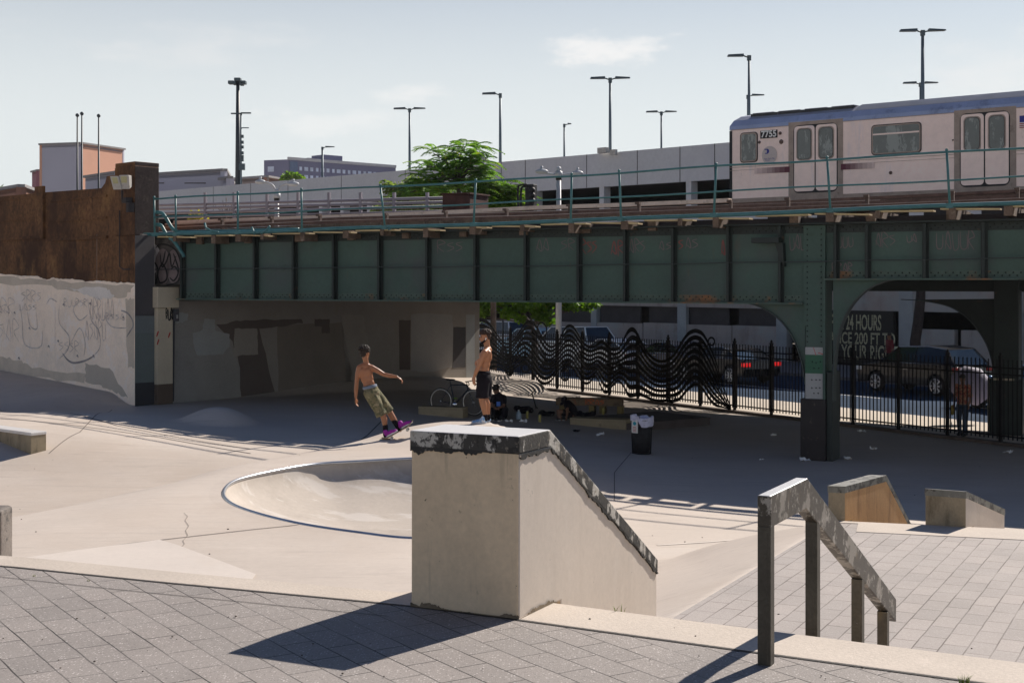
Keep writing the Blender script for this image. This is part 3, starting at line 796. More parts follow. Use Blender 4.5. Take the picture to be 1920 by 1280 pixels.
# --- dark block at the left edge of the picture
p = G(20, 1050, 1.95)
t = thing('concrete_block', (p.x-0.2,p.y,1.95), 'dark weathered concrete block end at the left edge beside the paver corner', 'block')
mb = MB(); zt3 = CH+(HY-956)/FPX*p.y
mb.box(p.x-1.3, p.x-0.07, p.y, p.y+0.25, 1.0, zt3)
b_ = mb.build('block_body', mat('dark_weathered_concrete', (0.16,0.14,0.125), var=0.2, vscale=4, bump=0.6, bscale=40, stains=[((0.03,0.03,0.03),9,0.56,0.06,0.7),((0.30,0.27,0.24),5,0.6,0.08,0.5)]), t, recalc=True)
bv = b_.modifiers.new('bevel','BEVEL'); bv.width = 0.03; bv.segments = 3

# --- weeds growing out of joints
def weed(px, py, z, n, size, label, col=(0.22,0.28,0.05)):
    p = G(px, py, z); mb = MB()
    for i in range(n):
        a = rnd.uniform(0, 6.28); L = size*rnd.uniform(0.5,1); w = size*0.09; lean = rnd.uniform(0.2,0.9)
        o = p+Vector((rnd.uniform(-1,1)*size*0.5, rnd.uniform(-1,1)*size*0.2, 0))
        pr = []
        for k in range(4):
            s = k/3; pr.append(o+Vector((math.cos(a)*L*lean*s*s, math.sin(a)*L*lean*s*s, L*s*(1-0.35*s*lean))))
        side = Vector((-math.sin(a), math.cos(a), 0))*w
        A = [v+side*(1-k/3.0)*0.5+side*0.05 for k, v in enumerate(pr)]; B = [v-side*(1-k/3.0)*0.5-side*0.05 for k, v in enumerate(pr)]
        mb.strip(A, B)
    tag(mb.build('weed', mat('weed_leaf', col, rough=0.7, var=0.2), loc=p), label, 'weed')
weed(1163, 1146, 2.2, 7, 0.06, 'tiny green weed at the foot of the big ledge side')
weed(1808, 1279, 2.2, 40, 0.045, 'green weeds in the joint at the bottom right corner')
weed(64, 1080, 2.2, 14, 0.018, 'speck of moss in the paver joint near the left edge', (0.3,0.33,0.06))
weed(166, 1089, 2.2, 16, 0.02, 'yellow green moss in the paver joint left of centre', (0.3,0.33,0.06))
# ------------------------------------------------------------------ BRIDGE FRAMES
GF = Frame((-9.4,38.9), (0.8865,-0.463))           # face of the near girder, t grows to the right
ABF = Frame((-9.65,39.2), (0.574,0.819))           # abutment wall running back under the bridge
WF = Frame((WALL0.x,WALL0.y), (WALL1.x-WALL0.x, WALL1.y-WALL0.y))   # wing wall, t grows to the left
M['brown_wall'] = mat('soot_brown_concrete', (0.150,0.072,0.030), rough=0.95, var=0.25, vscale=0.9, fine=0.35, fscale=9, bump=0.6, bscale=20, stretch=(1,1,0.9),
    stains=[((0.050,0.022,0.012), 0.55, 0.45, 0.15, 0.85, (1,1,0.8)), ((0.36,0.195,0.070), 0.8, 0.56, 0.14, 0.65, (1,1,0.7)),
            ((0.035,0.018,0.012), 3.5, 0.56, 0.10, 0.6, (1,1,0.3)), ((0.42,0.30,0.17), 12.0, 0.70, 0.04, 0.6)])
M['black_wall'] = mat('shaded_pier_concrete', (0.05,0.037,0.034), rough=0.95, var=0.3, vscale=2, fine=0.25, fscale=14, bump=0.5, bscale=25,  # near-black version of the pier concrete for its unlit side
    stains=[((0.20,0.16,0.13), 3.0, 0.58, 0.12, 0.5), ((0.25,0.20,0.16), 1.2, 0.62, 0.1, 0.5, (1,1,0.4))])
M['white_wall'] = mat('whitewashed_wall', (0.97,0.81,0.66), rough=0.9, var=0.06, vscale=1.0, fine=0.05, fscale=12, bump=0.3, bscale=25,
    stains=[((0.80,0.69,0.58), 0.5, 0.52, 0.08, 0.6), ((0.95,0.86,0.79), 1.6, 0.55, 0.04, 0.5), ((0.48,0.41,0.34), 2.6, 0.62, 0.10, 0.45, (1,1,0.5)), ((0.35,0.28,0.22), 9.0, 0.68, 0.05, 0.35)])
def flat(name, c, v=0.08, **k): return mat(name, c, rough=0.9, var=v, vscale=1.3, fine=0.05, fscale=20, **k)
M['p_grey'] = flat('grey_buff_paint', (0.30,0.29,0.27), stains=[((0.2,0.19,0.18),1.2,0.55,0.15,0.4)])
M['p_dark'] = flat('dark_grey_paint', (0.085,0.08,0.085))
M['p_blue'] = flat('blue_grey_paint', (0.17,0.195,0.20))
M['p_pale'] = flat('pale_grey_paint', (0.36,0.37,0.37))
M['p_pale2'] = flat('warm_grey_paint', (0.33,0.30,0.27))
M['p_cream'] = flat('cream_paint', (0.56,0.49,0.37))
M['p_brown'] = flat('brown_paint', (0.13,0.095,0.07))
M['p_maroon'] = flat('dark_maroon_paint', (0.13,0.105,0.095), stains=[((0.14,0.12,0.11),2.0,0.5,0.2,0.6)])
M['p_khaki'] = flat('khaki_paint', (0.30,0.275,0.25), stains=[((0.28,0.25,0.2),1.5,0.55,0.15,0.5)])
M['tag_dark'] = mat('faded_marker', (0.30,0.28,0.28), rough=0.8, var=0.5, vscale=3, fine=0.3, bump=0)
M['tag_blue'] = mat('faded_blue_marker', (0.56,0.50,0.47), rough=0.8, var=0.4, vscale=3, fine=0.3, bump=0)
M['tag_black'] = mat('black_marker', (0.02,0.02,0.02), rough=0.7, var=0.2)
M['tag_red'] = mat('red_spray', (0.45,0.05,0.04), rough=0.7)

PM, PP = [], None
def patch(mb, F, pxs, off, mi, th=0.003, jag=0.0, seed=0, sub=6):
    """painted patch with an irregular outline, laid on the wall"""
    r = random.Random(seed); pts = [F.px(x, y, off) for x, y in pxs]; out = []
    for i in range(len(pts)):
        a, b = pts[i], pts[(i+1) % len(pts)]
        for k in range(sub if jag else 1):
            f = k/(sub if jag else 1)
            j = jag if (jag and k) else 0
            out.append((a[0]+(b[0]-a[0])*f+r.uniform(-j,j), a[1]+(b[1]-a[1])*f+r.uniform(-j,j)))
    mb = MB(); mb.fprism(F, out, off, off+th); mb.build('paint_patch', PM[mi], PP, recalc=True)
def stroke(mb, F, pts_tz, off, w):
    """flat paint stroke on a wall"""
    P = [Vector((a, b, 0)) for a, b in pts_tz]
    P = catmull(P, 5, closed=False) if len(P) > 2 else P
    A, B = [], []
    for i in range(len(P)):
        d = P[min(i+1,len(P)-1)]-P[max(i-1,0)]
        d = d.normalized() if d.length > 1e-6 else Vector((1,0,0)); n = Vector((-d.y,d.x,0))*w/2*(1-0.6*abs(2*i/max(1,len(P)-1)-1)**3)
        A.append(F.P((P[i]+n).x, off, (P[i]+n).y)); B.append(F.P((P[i]-n).x, off, (P[i]-n).y))
    mb.strip(A, B)
def scribble(mb, F, t0, t1, z0, z1, off, w, n, seed):
    r = random.Random(seed); x = t0; dx = (t1-t0)/n
    for i in range(n):
        h = (z1-z0); k = r.choice((0,1,2,3)); xa, xb = x+0.1*dx, x+0.85*dx
        zz = lambda f: z0+h*f
        if k == 0: pts = [(xa,zz(0.9)),(xa+0.1*dx,zz(0.1)),(xb,zz(0.15)),(xb,zz(0.8))]
        elif k == 1: pts = [(xb,zz(0.85)),(xa,zz(0.7)),(xb,zz(0.45)),(xa,zz(0.1))]
        elif k == 2: pts = [(xa,zz(0.0)),(xa,zz(1.0)),(xb,zz(0.75)),(xa,zz(0.5)),(xb,zz(0.05))]
        else: pts = [(xa,zz(0.1)),((xa+xb)/2,zz(1.0)),(xb,zz(0.1)),(xa,zz(0.45))]
        pts = [(a+r.uniform(-.08,.08)*dx, b+r.uniform(-.06,.06)*h) for a, b in pts]
        stroke(mb, F, pts, off, w); x += dx

# ------------------------------------------------------------------ WING WALL (left)
ww = thing('wing_wall', (WALL0.x,WALL0.y,0.4), 'long brown concrete retaining wall with whitewashed lower half at the left', 'wall')
T_END = 16.0
def wz(px, py): return WF.px(px, py)
tpil = wz(221,300)[0]                                  # left side of the end pier
mb = MB()
ztopL = wz(0,362); ztopR = wz(195,350)
mb.fprism(WF, [(0,-0.3),(T_END,-0.3),(T_END,ztopL[1]-0.15),(ztopL[0],ztopL[1]-0.12),(wz(80,355)[0],ztopL[1]-0.13),(wz(190,350)[0],wz(190,353)[1]),(wz(197,345)[0],wz(197,343)[1]),(wz(200,340)[0],wz(200,331)[1]),(wz(208,331)[0],wz(208,329)[1]),(0,wz(210,329)[1])], 0, -0.35)
body = mb.build('wall_body', M['brown_wall'], ww, recalc=True)
# pilaster strip, recessed panel lines, coping rolls
mb = MB()
zt_ = wz(90,350)[1]
mb.fbox(WF, wz(85,400)[0], wz(70,400)[0], 0, 0.09, wz(80,448)[1], zt_+0.03)
for (xa, xb) in ((93,203),(-120,68)):
    a, b = wz(xa,0)[0], wz(xb,0)[0]
    if a < b: a, b = b, a
    for (y0) in (372, 412):
        z = wz(150 if xa > 0 else 30, y0)[1]
        mb.fbox(WF, b+0.05, a-0.05, 0, 0.035, z-0.03, z+0.03)
    mb.fbox(WF, b, a, 0, 0.06, wz(150 if xa > 0 else 30, 447)[1]-0.04, wz(150 if xa > 0 else 30, 447)[1]+0.04)
mb.build('pilaster', M['brown_wall'], ww, recalc=True)
# rain pipe stain on the pilaster and whitewash
mb = MB(); top = []
zb = lambda px, py: wz(px, py)
ys_ = [(253,531),(235,529),(215,530),(190,526),(165,528),(140,523),(118,524),(100,521),(84,524),(70,517),(40,518),(10,514),(-30,514),(-120,508),(-300,500)]
up = [wz(x,y) for x, y in ys_]
A = []
rr_ = random.Random(3)
for (a, b) in zip(up[:-1], up[1:]):
    for k in range(5): A.append((a[0]+(b[0]-a[0])*k/5, a[1]+(b[1]-a[1])*k/5+rr_.uniform(-.02,.02)))
A[0] = (0.0, A[0][1])
mb.fprism(WF, [(0,-0.2)]+A+[(A[-1][0],-0.2)], 0, 0.006)
mb.build('whitewash', M['white_wall'], ww, recalc=True)
PM = [flat('warm_buff_paint',(0.62,0.53,0.43),stains=[((0.48,0.42,0.35),1.5,0.5,0.15,0.5)]), flat('pale_patch',(0.78,0.72,0.66)), flat('buff_grey_paint',(0.50,0.44,0.37))]; PP = ww
mb = MB()
patch(mb, WF, [(-60,533),(70,533),(150,548),(235,558),(252,535),(200,533),(120,527),(84,524),(0,518)], 0.006, 0, 0.003, 0.05, 1)
patch(mb, WF, [(150,548),(190,562),(215,555),(200,540),(120,541)], 0.0095, 1, 0.003, 0.05, 2)
patch(mb, WF, [(235,560),(252,560),(252,690),(240,690)], 0.006, 0, 0.003, 0.05, 3)
patch(mb, WF, [(160,680),(205,690),(240,745),(215,735),(190,722),(160,715)], 0.006, 2, 0.003, 0.05, 4)
patch(mb, WF, [(-40,668),(0,668),(35,675),(60,690),(160,700),(158,718),(60,706),(-40,690)], 0.006, 0, 0.003, 0.05, 5)
mb = MB()
sx = [((38,570),(42,600),(45,640),(60,652),(78,648),(80,620)),((52,585),(57,610),(70,616),(68,585)),((112,570),(112,605),(130,630),(128,655),(112,672)),
      ((135,640),(150,615),(160,640),(158,668)),((150,565),(138,580),(150,600),(165,590)),((165,560),(172,600),(186,620),(188,650),(178,665)),
      ((196,592),(210,612),(240,615)),((104,575),(104,650)),((88,570),(95,560),(108,566))]
for p_ in sx: stroke(mb, WF, [WF.px(x,y) for x, y in p_], 0.0135, 0.035)
for i, (x0, x1, y0, y1, n_) in enumerate([(-40,30,560,590,5),(-20,40,600,640,4),(40,78,545,566,4),(120,165,560,575,6),(168,215,560,600,6),(180,235,588,600,6),(110,150,640,660,4),(160,200,600,640,5),(-60,20,570,585,6),(36,70,570,582,4)]):
    a = WF.px(x0,y1); b = WF.px(x1,y0); scribble(mb, WF, a[0], b[0], a[1], b[1], 0.0135, 0.022, n_, 20+i)
mb.build('graffiti', M['tag_blue'], ww)
mb = MB()
for p_ in [((228,582),(240,587),(249,600),(250,612),(244,622),(238,632)),((118,662),(128,675),(140,680),(160,676),(177,667))]:
    stroke(mb, WF, [WF.px(x,y) for x, y in p_], 0.014, 0.06)
for (x,y) in ((232,596),(146,668),(56,616),(92,650),(28,587),(170,570),(36,672),(120,572),(110,640),(176,668)):
    t_, z_ = WF.px(x,y); stroke(mb, WF, [(t_-.05,z_-.03),(t_,z_+.03),(t_+.06,z_)], 0.014, 0.05)
mb.build('graffiti', M['tag_dark'], ww)
# end pier, and face that turns the corner
mb = MB()
zp = wz(253,303)[1]; dp = (ABF.P(ABF.t(292),0,0)-ABF.P(ABF.t(254),0,0)).length
c0 = Vector((WALL0.x,WALL0.y,0)); wdv = Vector((WF.d.x,WF.d.y,0)); adv = Vector((ABF.d.x,ABF.d.y,0))
zc = wz(250,441)[1]
def corner_prism(tl, dep, z0, z1, o=0.0):
    nW = Vector((WF.n.x,WF.n.y,0))*o; nA = Vector((ABF.n.x,ABF.n.y,0))*o
    p = [c0+nW+nA, c0+wdv*tl+nW, c0+wdv*tl+adv*dep+nW*0, c0+adv*dep+nA]
    return [Vector((v.x,v.y,z0)) for v in p], z1-z0
p_, h_ = corner_prism(tpil, 0.75, zc, zp-0.12, 0.10); mb.prism(p_, (0,0,h_))
p_, h_ = corner_prism(tpil+0.03, 0.78, zp-0.12, zp, 0.07); mb.prism(p_, (0,0,h_))
pier = mb.build('end_pier', [M['brown_wall'], M['black_wall']], ww, recalc=True, bevel=0.02)
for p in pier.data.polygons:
    if p.normal.x*ABF.n.x+p.normal.y*ABF.n.y > 0.8: p.material_index = 1  # shade on the bridge side of the pier put in as black

# ------------------------------------------------------------------ ABUTMENT under the bridge
ab = thing('bridge_abutment', (-9.65,39.2,0.4), 'shaded concrete abutment wall with patches of cover-up paint under the bridge', 'wall')
tA0 = (c0.xy-ABF.o).dot(ABF.d); tA1 = ABF.t(890); z_ab = 3.38
mb = MB()
def abp(t, o, z): v = ABF.P(t,o,0); return Vector((v.x,v.y,z))
tm = ABF.t(258)+0.6
mb.prism([abp(tA0+0.02,0,-0.3), abp(tm,0,-0.3), abp(tm,-2.4,-0.3), abp(tA0+0.9,-2.4,-0.3)], (0,0,5.55))
mb.fbox(ABF, tm, tA1+0.3, 0, -2.5, -0.3, z_ab)
mb.fbox(ABF, tm, tA1+0.3, -0.8, -2.5, z_ab, 5.3)
mb.build('wall_body', M['p_khaki'], ab, recalc=True)
PM = [M['p_grey'], M['p_dark'], M['p_blue'], flat('grey_green_paint',(0.15,0.18,0.175)), flat('near_black_paint',(0.045,0.045,0.05)), M['p_pale'], M['p_pale2'], M['p_maroon'], flat('dim_taupe',(0.22,0.19,0.165)), flat('dim_beige',(0.33,0.32,0.31))]; PP = ab
mb = MB(); zz = lambda px, py: ABF.px(px, py)
e = 0.004
patch(mb, ABF, [(253,441),(289,441),(289,592),(253,592)], 0.0, 1)          # dark grey top
patch(mb, ABF, [(253,592),(289,588),(289,624),(253,624)], 0.0, 2)          # blue grey
patch(mb, ABF, [(253,624),(289,624),(289,716),(253,718)], 0.0, 3)
patch(mb, ABF, [(253,718),(289,716),(289,770),(253,770)], 0.0, 4)
patch(mb, ABF, [(322,585),(352,587),(352,600),(340,605),(322,604)], e, 5, 0.003, 0.03, 11)
patch(mb, ABF, [(322,604),(385,600),(420,612),(450,690),(452,748),(400,760),(322,770)], 0.0, 0, 0.003, 0.04, 12)
patch(mb, ABF, [(361,625),(380,618),(383,598),(402,598),(404,620),(430,626),(430,650),(418,664),(370,666),(364,650)], 2*e, 5, 0.003, 0.02, 13)
patch(mb, ABF, [(440,616),(482,616),(484,664),(438,667)], 2*e, 6, 0.003, 0.02, 14)
patch(mb, ABF, [(405,608),(460,600),(565,598),(568,606),(520,612),(486,616),(520,760),(452,760),(450,690),(436,640)], e, 7, 0.003, 0.03, 15)
patch(mb, ABF, [(520,610),(640,604),(660,700),(655,740),(560,748),(522,752)], 0.0, 8, 0.003, 0.03, 16)
patch(mb, ABF, [(590,598),(618,598),(618,625),(604,625),(603,612),(590,612)], e, 7, 0.003, 0.015, 17)
patch(mb, ABF, [(641,590),(680,590),(690,640),(680,720),(650,730)], 0.0, 6, 0.003, 0.03, 18)
patch(mb, ABF, [(748,600),(770,600),(769,693),(749,693)], e, 7, 0.003, 0.01, 19)
patch(mb, ABF, [(771,590),(800,587),(848,590),(852,640),(849,688),(800,698),(771,695)], 0.0, 9, 0.003, 0.02, 20)
patch(mb, ABF, [(850,613),(873,613),(873,688),(848,690)], e, 1, 0.003, 0.015, 21)
patch(mb, ABF, [(874,590),(890,590),(890,718),(874,718)], 0.0, 5, 0.003, 0.0, 22)
# cream pilaster with cap block, brown foot
mb = MB(); a, b = zz(289,0)[0], zz(318,0)[0]
mb.fbox(ABF, a, b, 0, 0.14, zz(300,720)[1], zz(300,577)[1]); mb.cur = 1
mb.fbox(ABF, a, b, 0, 0.142, -0.1, zz(300,720)[1]-0.001); mb.cur = 0
mb.fbox(ABF, a-0.06, b+0.16, 0, 0.22, zz(300,577)[1]+0.002, zz(300,538)[1])
mb.build('pilaster', [M['p_cream'], M['p_brown']], ab, recalc=True, bevel=0.015)
mb = MB(); t_, z_ = zz(313,585)
scribble(mb, ABF, zz(304,0)[0], zz(318,0)[0], zz(310,600)[1], zz(310,578)[1], 0.145, 0.03, 3, 5); scribble(mb, ABF, zz(304,0)[0], zz(318,0)[0], zz(310,600)[1], zz(310,578)[1], 0.146, 0.03, 3, 8)
mb.build('graffiti', M['tag_black'], ab)
mb = MB()
for (x,y) in ((289,625),(290,640),(311,627)):
    t_, z_ = zz(x,y); stroke(mb, ABF, [(t_-.04,z_-.09),(t_,z_),(t_+.03,z_+.07)], 0.146, 0.05)
mb.build('graffiti', M['tag_red'], ab)
# painted end plate beside the girder (white, black letters)
tp0, tp1 = zz(262,0)[0], GF.t(343)
mb = MB()
PB = Frame((GF.P(-1.05,0.05,0).x, GF.P(-1.05,0.05,0).y), (GF.d.x,GF.d.y))
pa = GF.px(262,452,0.06); pb_ = GF.px(344,533,0.06)
mb.fbox(GF, pa[0], pb_[0], -0.9, 0.05, pb_[1], pa[1]+0.05)
mb.build('bearing_block', mat('stained_bearing_block', (0.10,0.09,0.085), var=0.3, vscale=3, stains=[((0.03,0.03,0.03),4,0.5,0.1,0.8)]), ab, recalc=True)
mb = MB()
for (cx0, cy0, rx, ry, mi) in ((283,485,17,30,0),(279,510,10,20,0),(305,500,14,34,1),(325,500,13,32,1)):
    c_ = GF.px(cx0, cy0, 0.06); rX = abs(GF.px(cx0+rx,cy0,0.06)[0]-c_[0]); rZ = abs(GF.px(cx0,cy0+ry,0.06)[1]-c_[1])
    mb.cur = mi; mb.fprism(GF, [(c_[0]+rX*math.cos(a)*(1+0.08*math.sin(3*a)), c_[1]+rZ*math.sin(a)) for a in [2*math.pi*k/20 for k in range(20)]], 0.05, 0.054+0.003*mi)
mb.build('graffiti', [flat('white_fill',(0.50,0.48,0.50),0.2), flat('purple_grey_fill',(0.20,0.16,0.16),0.3)], ab, recalc=True)
mb = MB()
for k_, pl_ in enumerate([((266,455),(264,500),(268,528),(280,535),(292,530),(296,505),(288,492),(280,505),(284,520)),((266,456),(274,462),(280,456),(290,470),(286,490)),((292,465),(300,458),(316,460),(330,470),(338,490),(340,515),(330,530),(312,534)),
           ((300,475),(304,500),(312,490),(318,475),(322,500),(330,480)),((296,510),(304,495),(312,508),(312,524),(300,530),(296,515)),((320,505),(328,500),(334,512),(326,526),(318,520)),((270,475),(276,490)),((310,470),(306,490),(300,500)),((325,475),(332,495),(336,510))]):
    stroke(mb, GF, [GF.px(x,y,0.063) for x, y in pl_], 0.063, 0.055)
mb.build('graffiti', M['tag_black'], ab)
# electric box and conduit, flood lights
eb = thing('electric_box', tuple(ABF.P(ABF.t(322),0.1,zz(322,600)[1])), 'small grey electric box with white label on the abutment corner', 'electric box')
mb = MB(); mb.fbox(ABF, zz(318,0)[0]+0.02, zz(327,0)[0], 0.01, 0.2, zz(322,602)[1], zz(322,579)[1]); mb.build('box', flat('grey_box',(0.08,0.08,0.09)), eb, recalc=True, bevel=0.01)
mb = MB(); mb.fbox(ABF, zz(320,0)[0]+0.03, zz(325,0)[0], 0.2, 0.204, zz(322,597)[1], zz(322,590)[1]); mb.build('label_plate', M['p_pale'], eb, recalc=True)
mb = MB(); mb.tube([ABF.P(zz(320,0)[0]+0.03,0.1,zz(322,602)[1]), ABF.P(zz(320,0)[0]+0.03,0.06,0.55)], 0.03); mb.build('conduit', flat('dark_conduit',(0.06,0.06,0.07)), eb)
fl = thing('flood_light', tuple(WF.P(wz(228,0)[0],0.3,wz(228,360)[1])), 'pair of rusty white square flood lights bolted on the brown pier', 'flood light')
M['lamp_white'] = mat('weathered_lamp_white', (0.45,0.43,0.40), rough=0.5, var=0.15, vscale=8, stains=[((0.2,0.12,0.07),9,0.6,0.08,0.5)])
M['lamp_glass'] = mat('yellowed_lamp_glass', (0.42,0.40,0.22), rough=0.2, var=0.1)
for (x0, x1, y0, y1, sk) in ((209,227,331,356,0.05),(226,246,329,355,-0.02)):
    a = WF.px(x0, y1, 0.5); b = WF.px(x1, y0, 0.5); tl, tr = max(a[0],b[0]), min(a[0],b[0])
    pL, pR = W(x0,0,38.2), W(x1,0,38.2); LF = Frame((pL.x,38.2),(1,-0.12)); Ww = pR.x-pL.x-0.015; zl_, zh_ = W(0,y1,38.2).z, W(0,y0,38.2).z
    mb = MB(); mb.hexa([LF.P(sk,0.0,zl_),LF.P(Ww+sk,0.0,zl_),LF.P(Ww+sk,-0.18,zl_+.08),LF.P(sk,-0.18,zl_+.08),LF.P(0,0.12,zh_),LF.P(Ww,0.12,zh_),LF.P(Ww,-0.10,zh_),LF.P(0,-0.10,zh_)])
    h = mb.build('lamp_head', M['lamp_white'], fl, recalc=True, bevel=0.015)
    mb = MB(); f_ = lambda u, v: LF.P(Ww*u+sk*(1-v), 0.004+0.12*v, zl_+(zh_-zl_)*v)
    mb.add([f_(.2,.45), f_(.8,.45), f_(.8,.9), f_(.2,.9)], [(0,1,2,3)]); mb.build('lamp_glass', M['lamp_glass'], h)
mb = MB(); c_ = WF.px(229,357,0.3); mb.tube([WF.P(c_[0],0.3,c_[1]), WF.P(c_[0],0.3,c_[1]-0.25), WF.P(c_[0],0.05,c_[1]-0.25)], 0.035)
d_ = WF.px(231,372,0.3); mb.fbox(WF, d_[0]-0.14, d_[0]+0.1, 0.1, 0.3, d_[1]-0.12, d_[1]+0.02); d_ = WF.px(237,388,0.3); mb.fbox(WF, d_[0]-0.08, d_[0]+0.06, 0.1, 0.28, d_[1]-0.14, d_[1]+0.12)
mb.tube([WF.P(wz(233,0)[0],0.14,wz(233,395)[1]), WF.P(wz(233,0)[0],0.14,wz(233,500)[1]), WF.P(wz(240,0)[0],0.14,wz(240,505)[1]), WF.P(wz(252,0)[0],0.14,wz(252,505)[1])], 0.018)
mb.build('bracket', flat('dark_iron',(0.05,0.045,0.045)), fl, recalc=True)

# ------------------------------------------------------------------ THE BRIDGE
M['green'] = mat('faded_green_girder_paint', (0.060,0.106,0.088), rough=0.7, var=0.14, vscale=0.7, fine=0.07, fscale=16, bump=0.15, bscale=30,
    stains=[((0.075,0.085,0.088), 0.45, 0.50, 0.16, 0.7), ((0.14,0.085,0.05), 1.6, 0.62, 0.12, 0.5, (1.4,1.4,0.35)), ((0.035,0.06,0.05), 2.5, 0.6, 0.1, 0.4), ((0.09,0.13,0.10), 1.0, 0.62, 0.12, 0.4)])
M['green_dk'] = mat('dark_green_steel', (0.018,0.028,0.026), rough=0.6, var=0.2, vscale=2, fine=0.1, fscale=20, stains=[((0.02,0.02,0.02),1.5,0.5,0.2,0.5),((0.10,0.05,0.03),3,0.64,0.06,0.5)])
M['rust_fl'] = mat('rusty_flange_plate', (0.075,0.115,0.095), rough=0.75, var=0.2, vscale=2, stains=[((0.26,0.115,0.045), 0.9, 0.56, 0.10, 0.85), ((0.02,0.02,0.02), 3, 0.6, 0.1, 0.5)])
M['teal'] = mat('teal_railing_paint', (0.055,0.165,0.175), rough=0.45, var=0.18, vscale=4, stains=[((0.35,0.38,0.36),8,0.68,0.04,0.5),((0.10,0.07,0.05),5,0.66,0.05,0.5)])
M['timber'] = mat('weathered_tie_timber', (0.16,0.115,0.085), rough=0.95, var=0.3, vscale=3, fine=0.25, fscale=40, stains=[((0.35,0.28,0.22),6,0.58,0.1,0.6),((0.04,0.03,0.025),3,0.55,0.1,0.6)])
M['plank'] = mat('walkway_plank', (0.55,0.43,0.25), rough=0.9, var=0.15, vscale=3)
M['rust'] = mat('rusty_rail_steel', (0.17,0.10,0.075), rough=0.7, var=0.25, vscale=4, fine=0.2, stains=[((0.06,0.035,0.03),3,0.55,0.1,0.6)])
M['cover'] = mat('third_rail_cover_board', (0.85,0.68,0.55), rough=0.85, var=0.12, vscale=3, stains=[((0.35,0.27,0.21),4,0.55,0.1,0.5)])
br = thing('railway_bridge', tuple(GF.P(8,0,0)), 'dark green riveted steel plate girder railway bridge over the skate park', 'bridge')
z_bot = 3.46; z_top = 5.17
ts0 = GF.t(344); tcol = GF.t(1530); tCL = GF.t(1508); tCR = GF.t(1549); zR = GF.px(1600,522)[1]; TR = GF.t(1920)+9
mb = MB()
mb.fbox(GF, ts0, tCL, -0.02, 0.0, z_bot, z_top); mb.build('web_plate', M['green'], br, recalc=True)
mb = MB(); mb.fbox(GF, tCR, TR, -0.02, 0.0, zR, z_top+0.02); mb.build('web_plate', M['green'], br, recalc=True)
mb = MB()
mb.fbox(GF, ts0-0.1, tCL, -0.2, 0.20, z_bot-0.035, z_bot); mb.fbox(GF, ts0, tCL, 0.001, 0.014, z_bot+0.001, z_bot+0.16)
mb.build('bottom_flange', M['rust_fl'], br, recalc=True)
mb = MB(); mb.fbox(GF, tCR, TR, -0.2, 0.20, zR-0.035, zR); mb.fbox(GF, tCR, TR, 0.001, 0.014, zR+0.001, zR+0.16); mb.build('bottom_flange', M['rust_fl'], br, recalc=True)
mb = MB(); mb.fbox(GF, ts0-0.1, TR, -0.25, 0.26, z_top+0.001, z_top+0.04); mb.fbox(GF, ts0, tCL, 0.001, 0.014, z_top-0.18, z_top); mb.fbox(GF, tCR, TR, 0.001, 0.014, z_top-0.18, z_top)
mb.build('top_flange', M['green_dk'], br, recalc=True)
M['green_mid'] = mat('grimy_green_steel', (0.055,0.072,0.068), rough=0.65, var=0.2, vscale=2)
st_px = [346,410,482,555,630,715,805,895,989,1088,1175,1265,1368,1465]
for x in st_px:
    t_ = GF.t(x); mb = MB()
    mb.fbox(GF, t_-0.008, t_+0.008, 0, 0.15, z_bot+0.002, z_top-0.002); mb.fbox(GF, t_-0.07, t_+0.07, 0.0145, 0.028, z_bot+0.003, z_top-0.003)
    mb.fbox(GF, t_-0.03, t_+0.03, 0.15, 0.158, z_bot+0.005, z_top-0.005)
    mb.build('stiffener', M['green_dk'], br, recalc=True)
t_ = GF.t(1569); stR = [1569,1628,1736,1846,1960,2080]
for x in stR:
    t_ = GF.t(x); mb = MB(); mb.fbox(GF, t_-0.008, t_+0.008, 0, 0.15, zR+0.002, z_top-0.002); mb.fbox(GF, t_-0.07, t_+0.07, 0.0145, 0.028, zR+0.003, z_top-0.003)
    mb.fbox(GF, t_-0.03, t_+0.03, 0.15, 0.158, zR+0.005, z_top-0.005)
    mb.build('stiffener', M['green_dk'], br, recalc=True)
# rivets
def rivet(mb, t, z, off, r=0.019):
    p = GF.P(t, off, z); n = Vector((GF.n.x,GF.n.y,0)); mb.lathe([(r,0),(r*0.85,0.007),(r*0.3,0.011)], p, 6, n, capped=False)
mb = MB()
t_ = ts0+0.06
while t_ < TR-5:
    if t_ < tCL-0.05:
        rivet(mb, t_, z_bot+0.06, 0.014); rivet(mb, t_+0.07, z_bot+0.12, 0.014)
    elif t_ > tCR+0.05:
        rivet(mb, t_, zR+0.06, 0.014); rivet(mb, t_+0.07, zR+0.12, 0.014)
    if not (tCL < t_ < tCR): rivet(mb, t_, z_top-0.06, 0.014); rivet(mb, t_+0.07, z_top-0.12, 0.014)
    t_ += 0.15
rv = mb.build('rivet_rows', flat('dark_rivets',(0.02,0.025,0.025)), br); rv['kind'] = 'stuff'
# conduit along the web
mb = MB(); pts = []
for x in list(range(258,1960,60)):
    y = 505-(x-258)*0.0085*(1 if x < 900 else 1)-(0 if x < 1000 else (x-1000)*0.008)
    t_, z_ = GF.px(x, y, 0.17); pts.append(GF.P(t_, 0.17, z_-0.008*math.sin(x*0.026)))
mb.tube(pts, 0.014, 6); mb.build('conduit', flat('web_conduit',(0.05,0.06,0.06)), br)
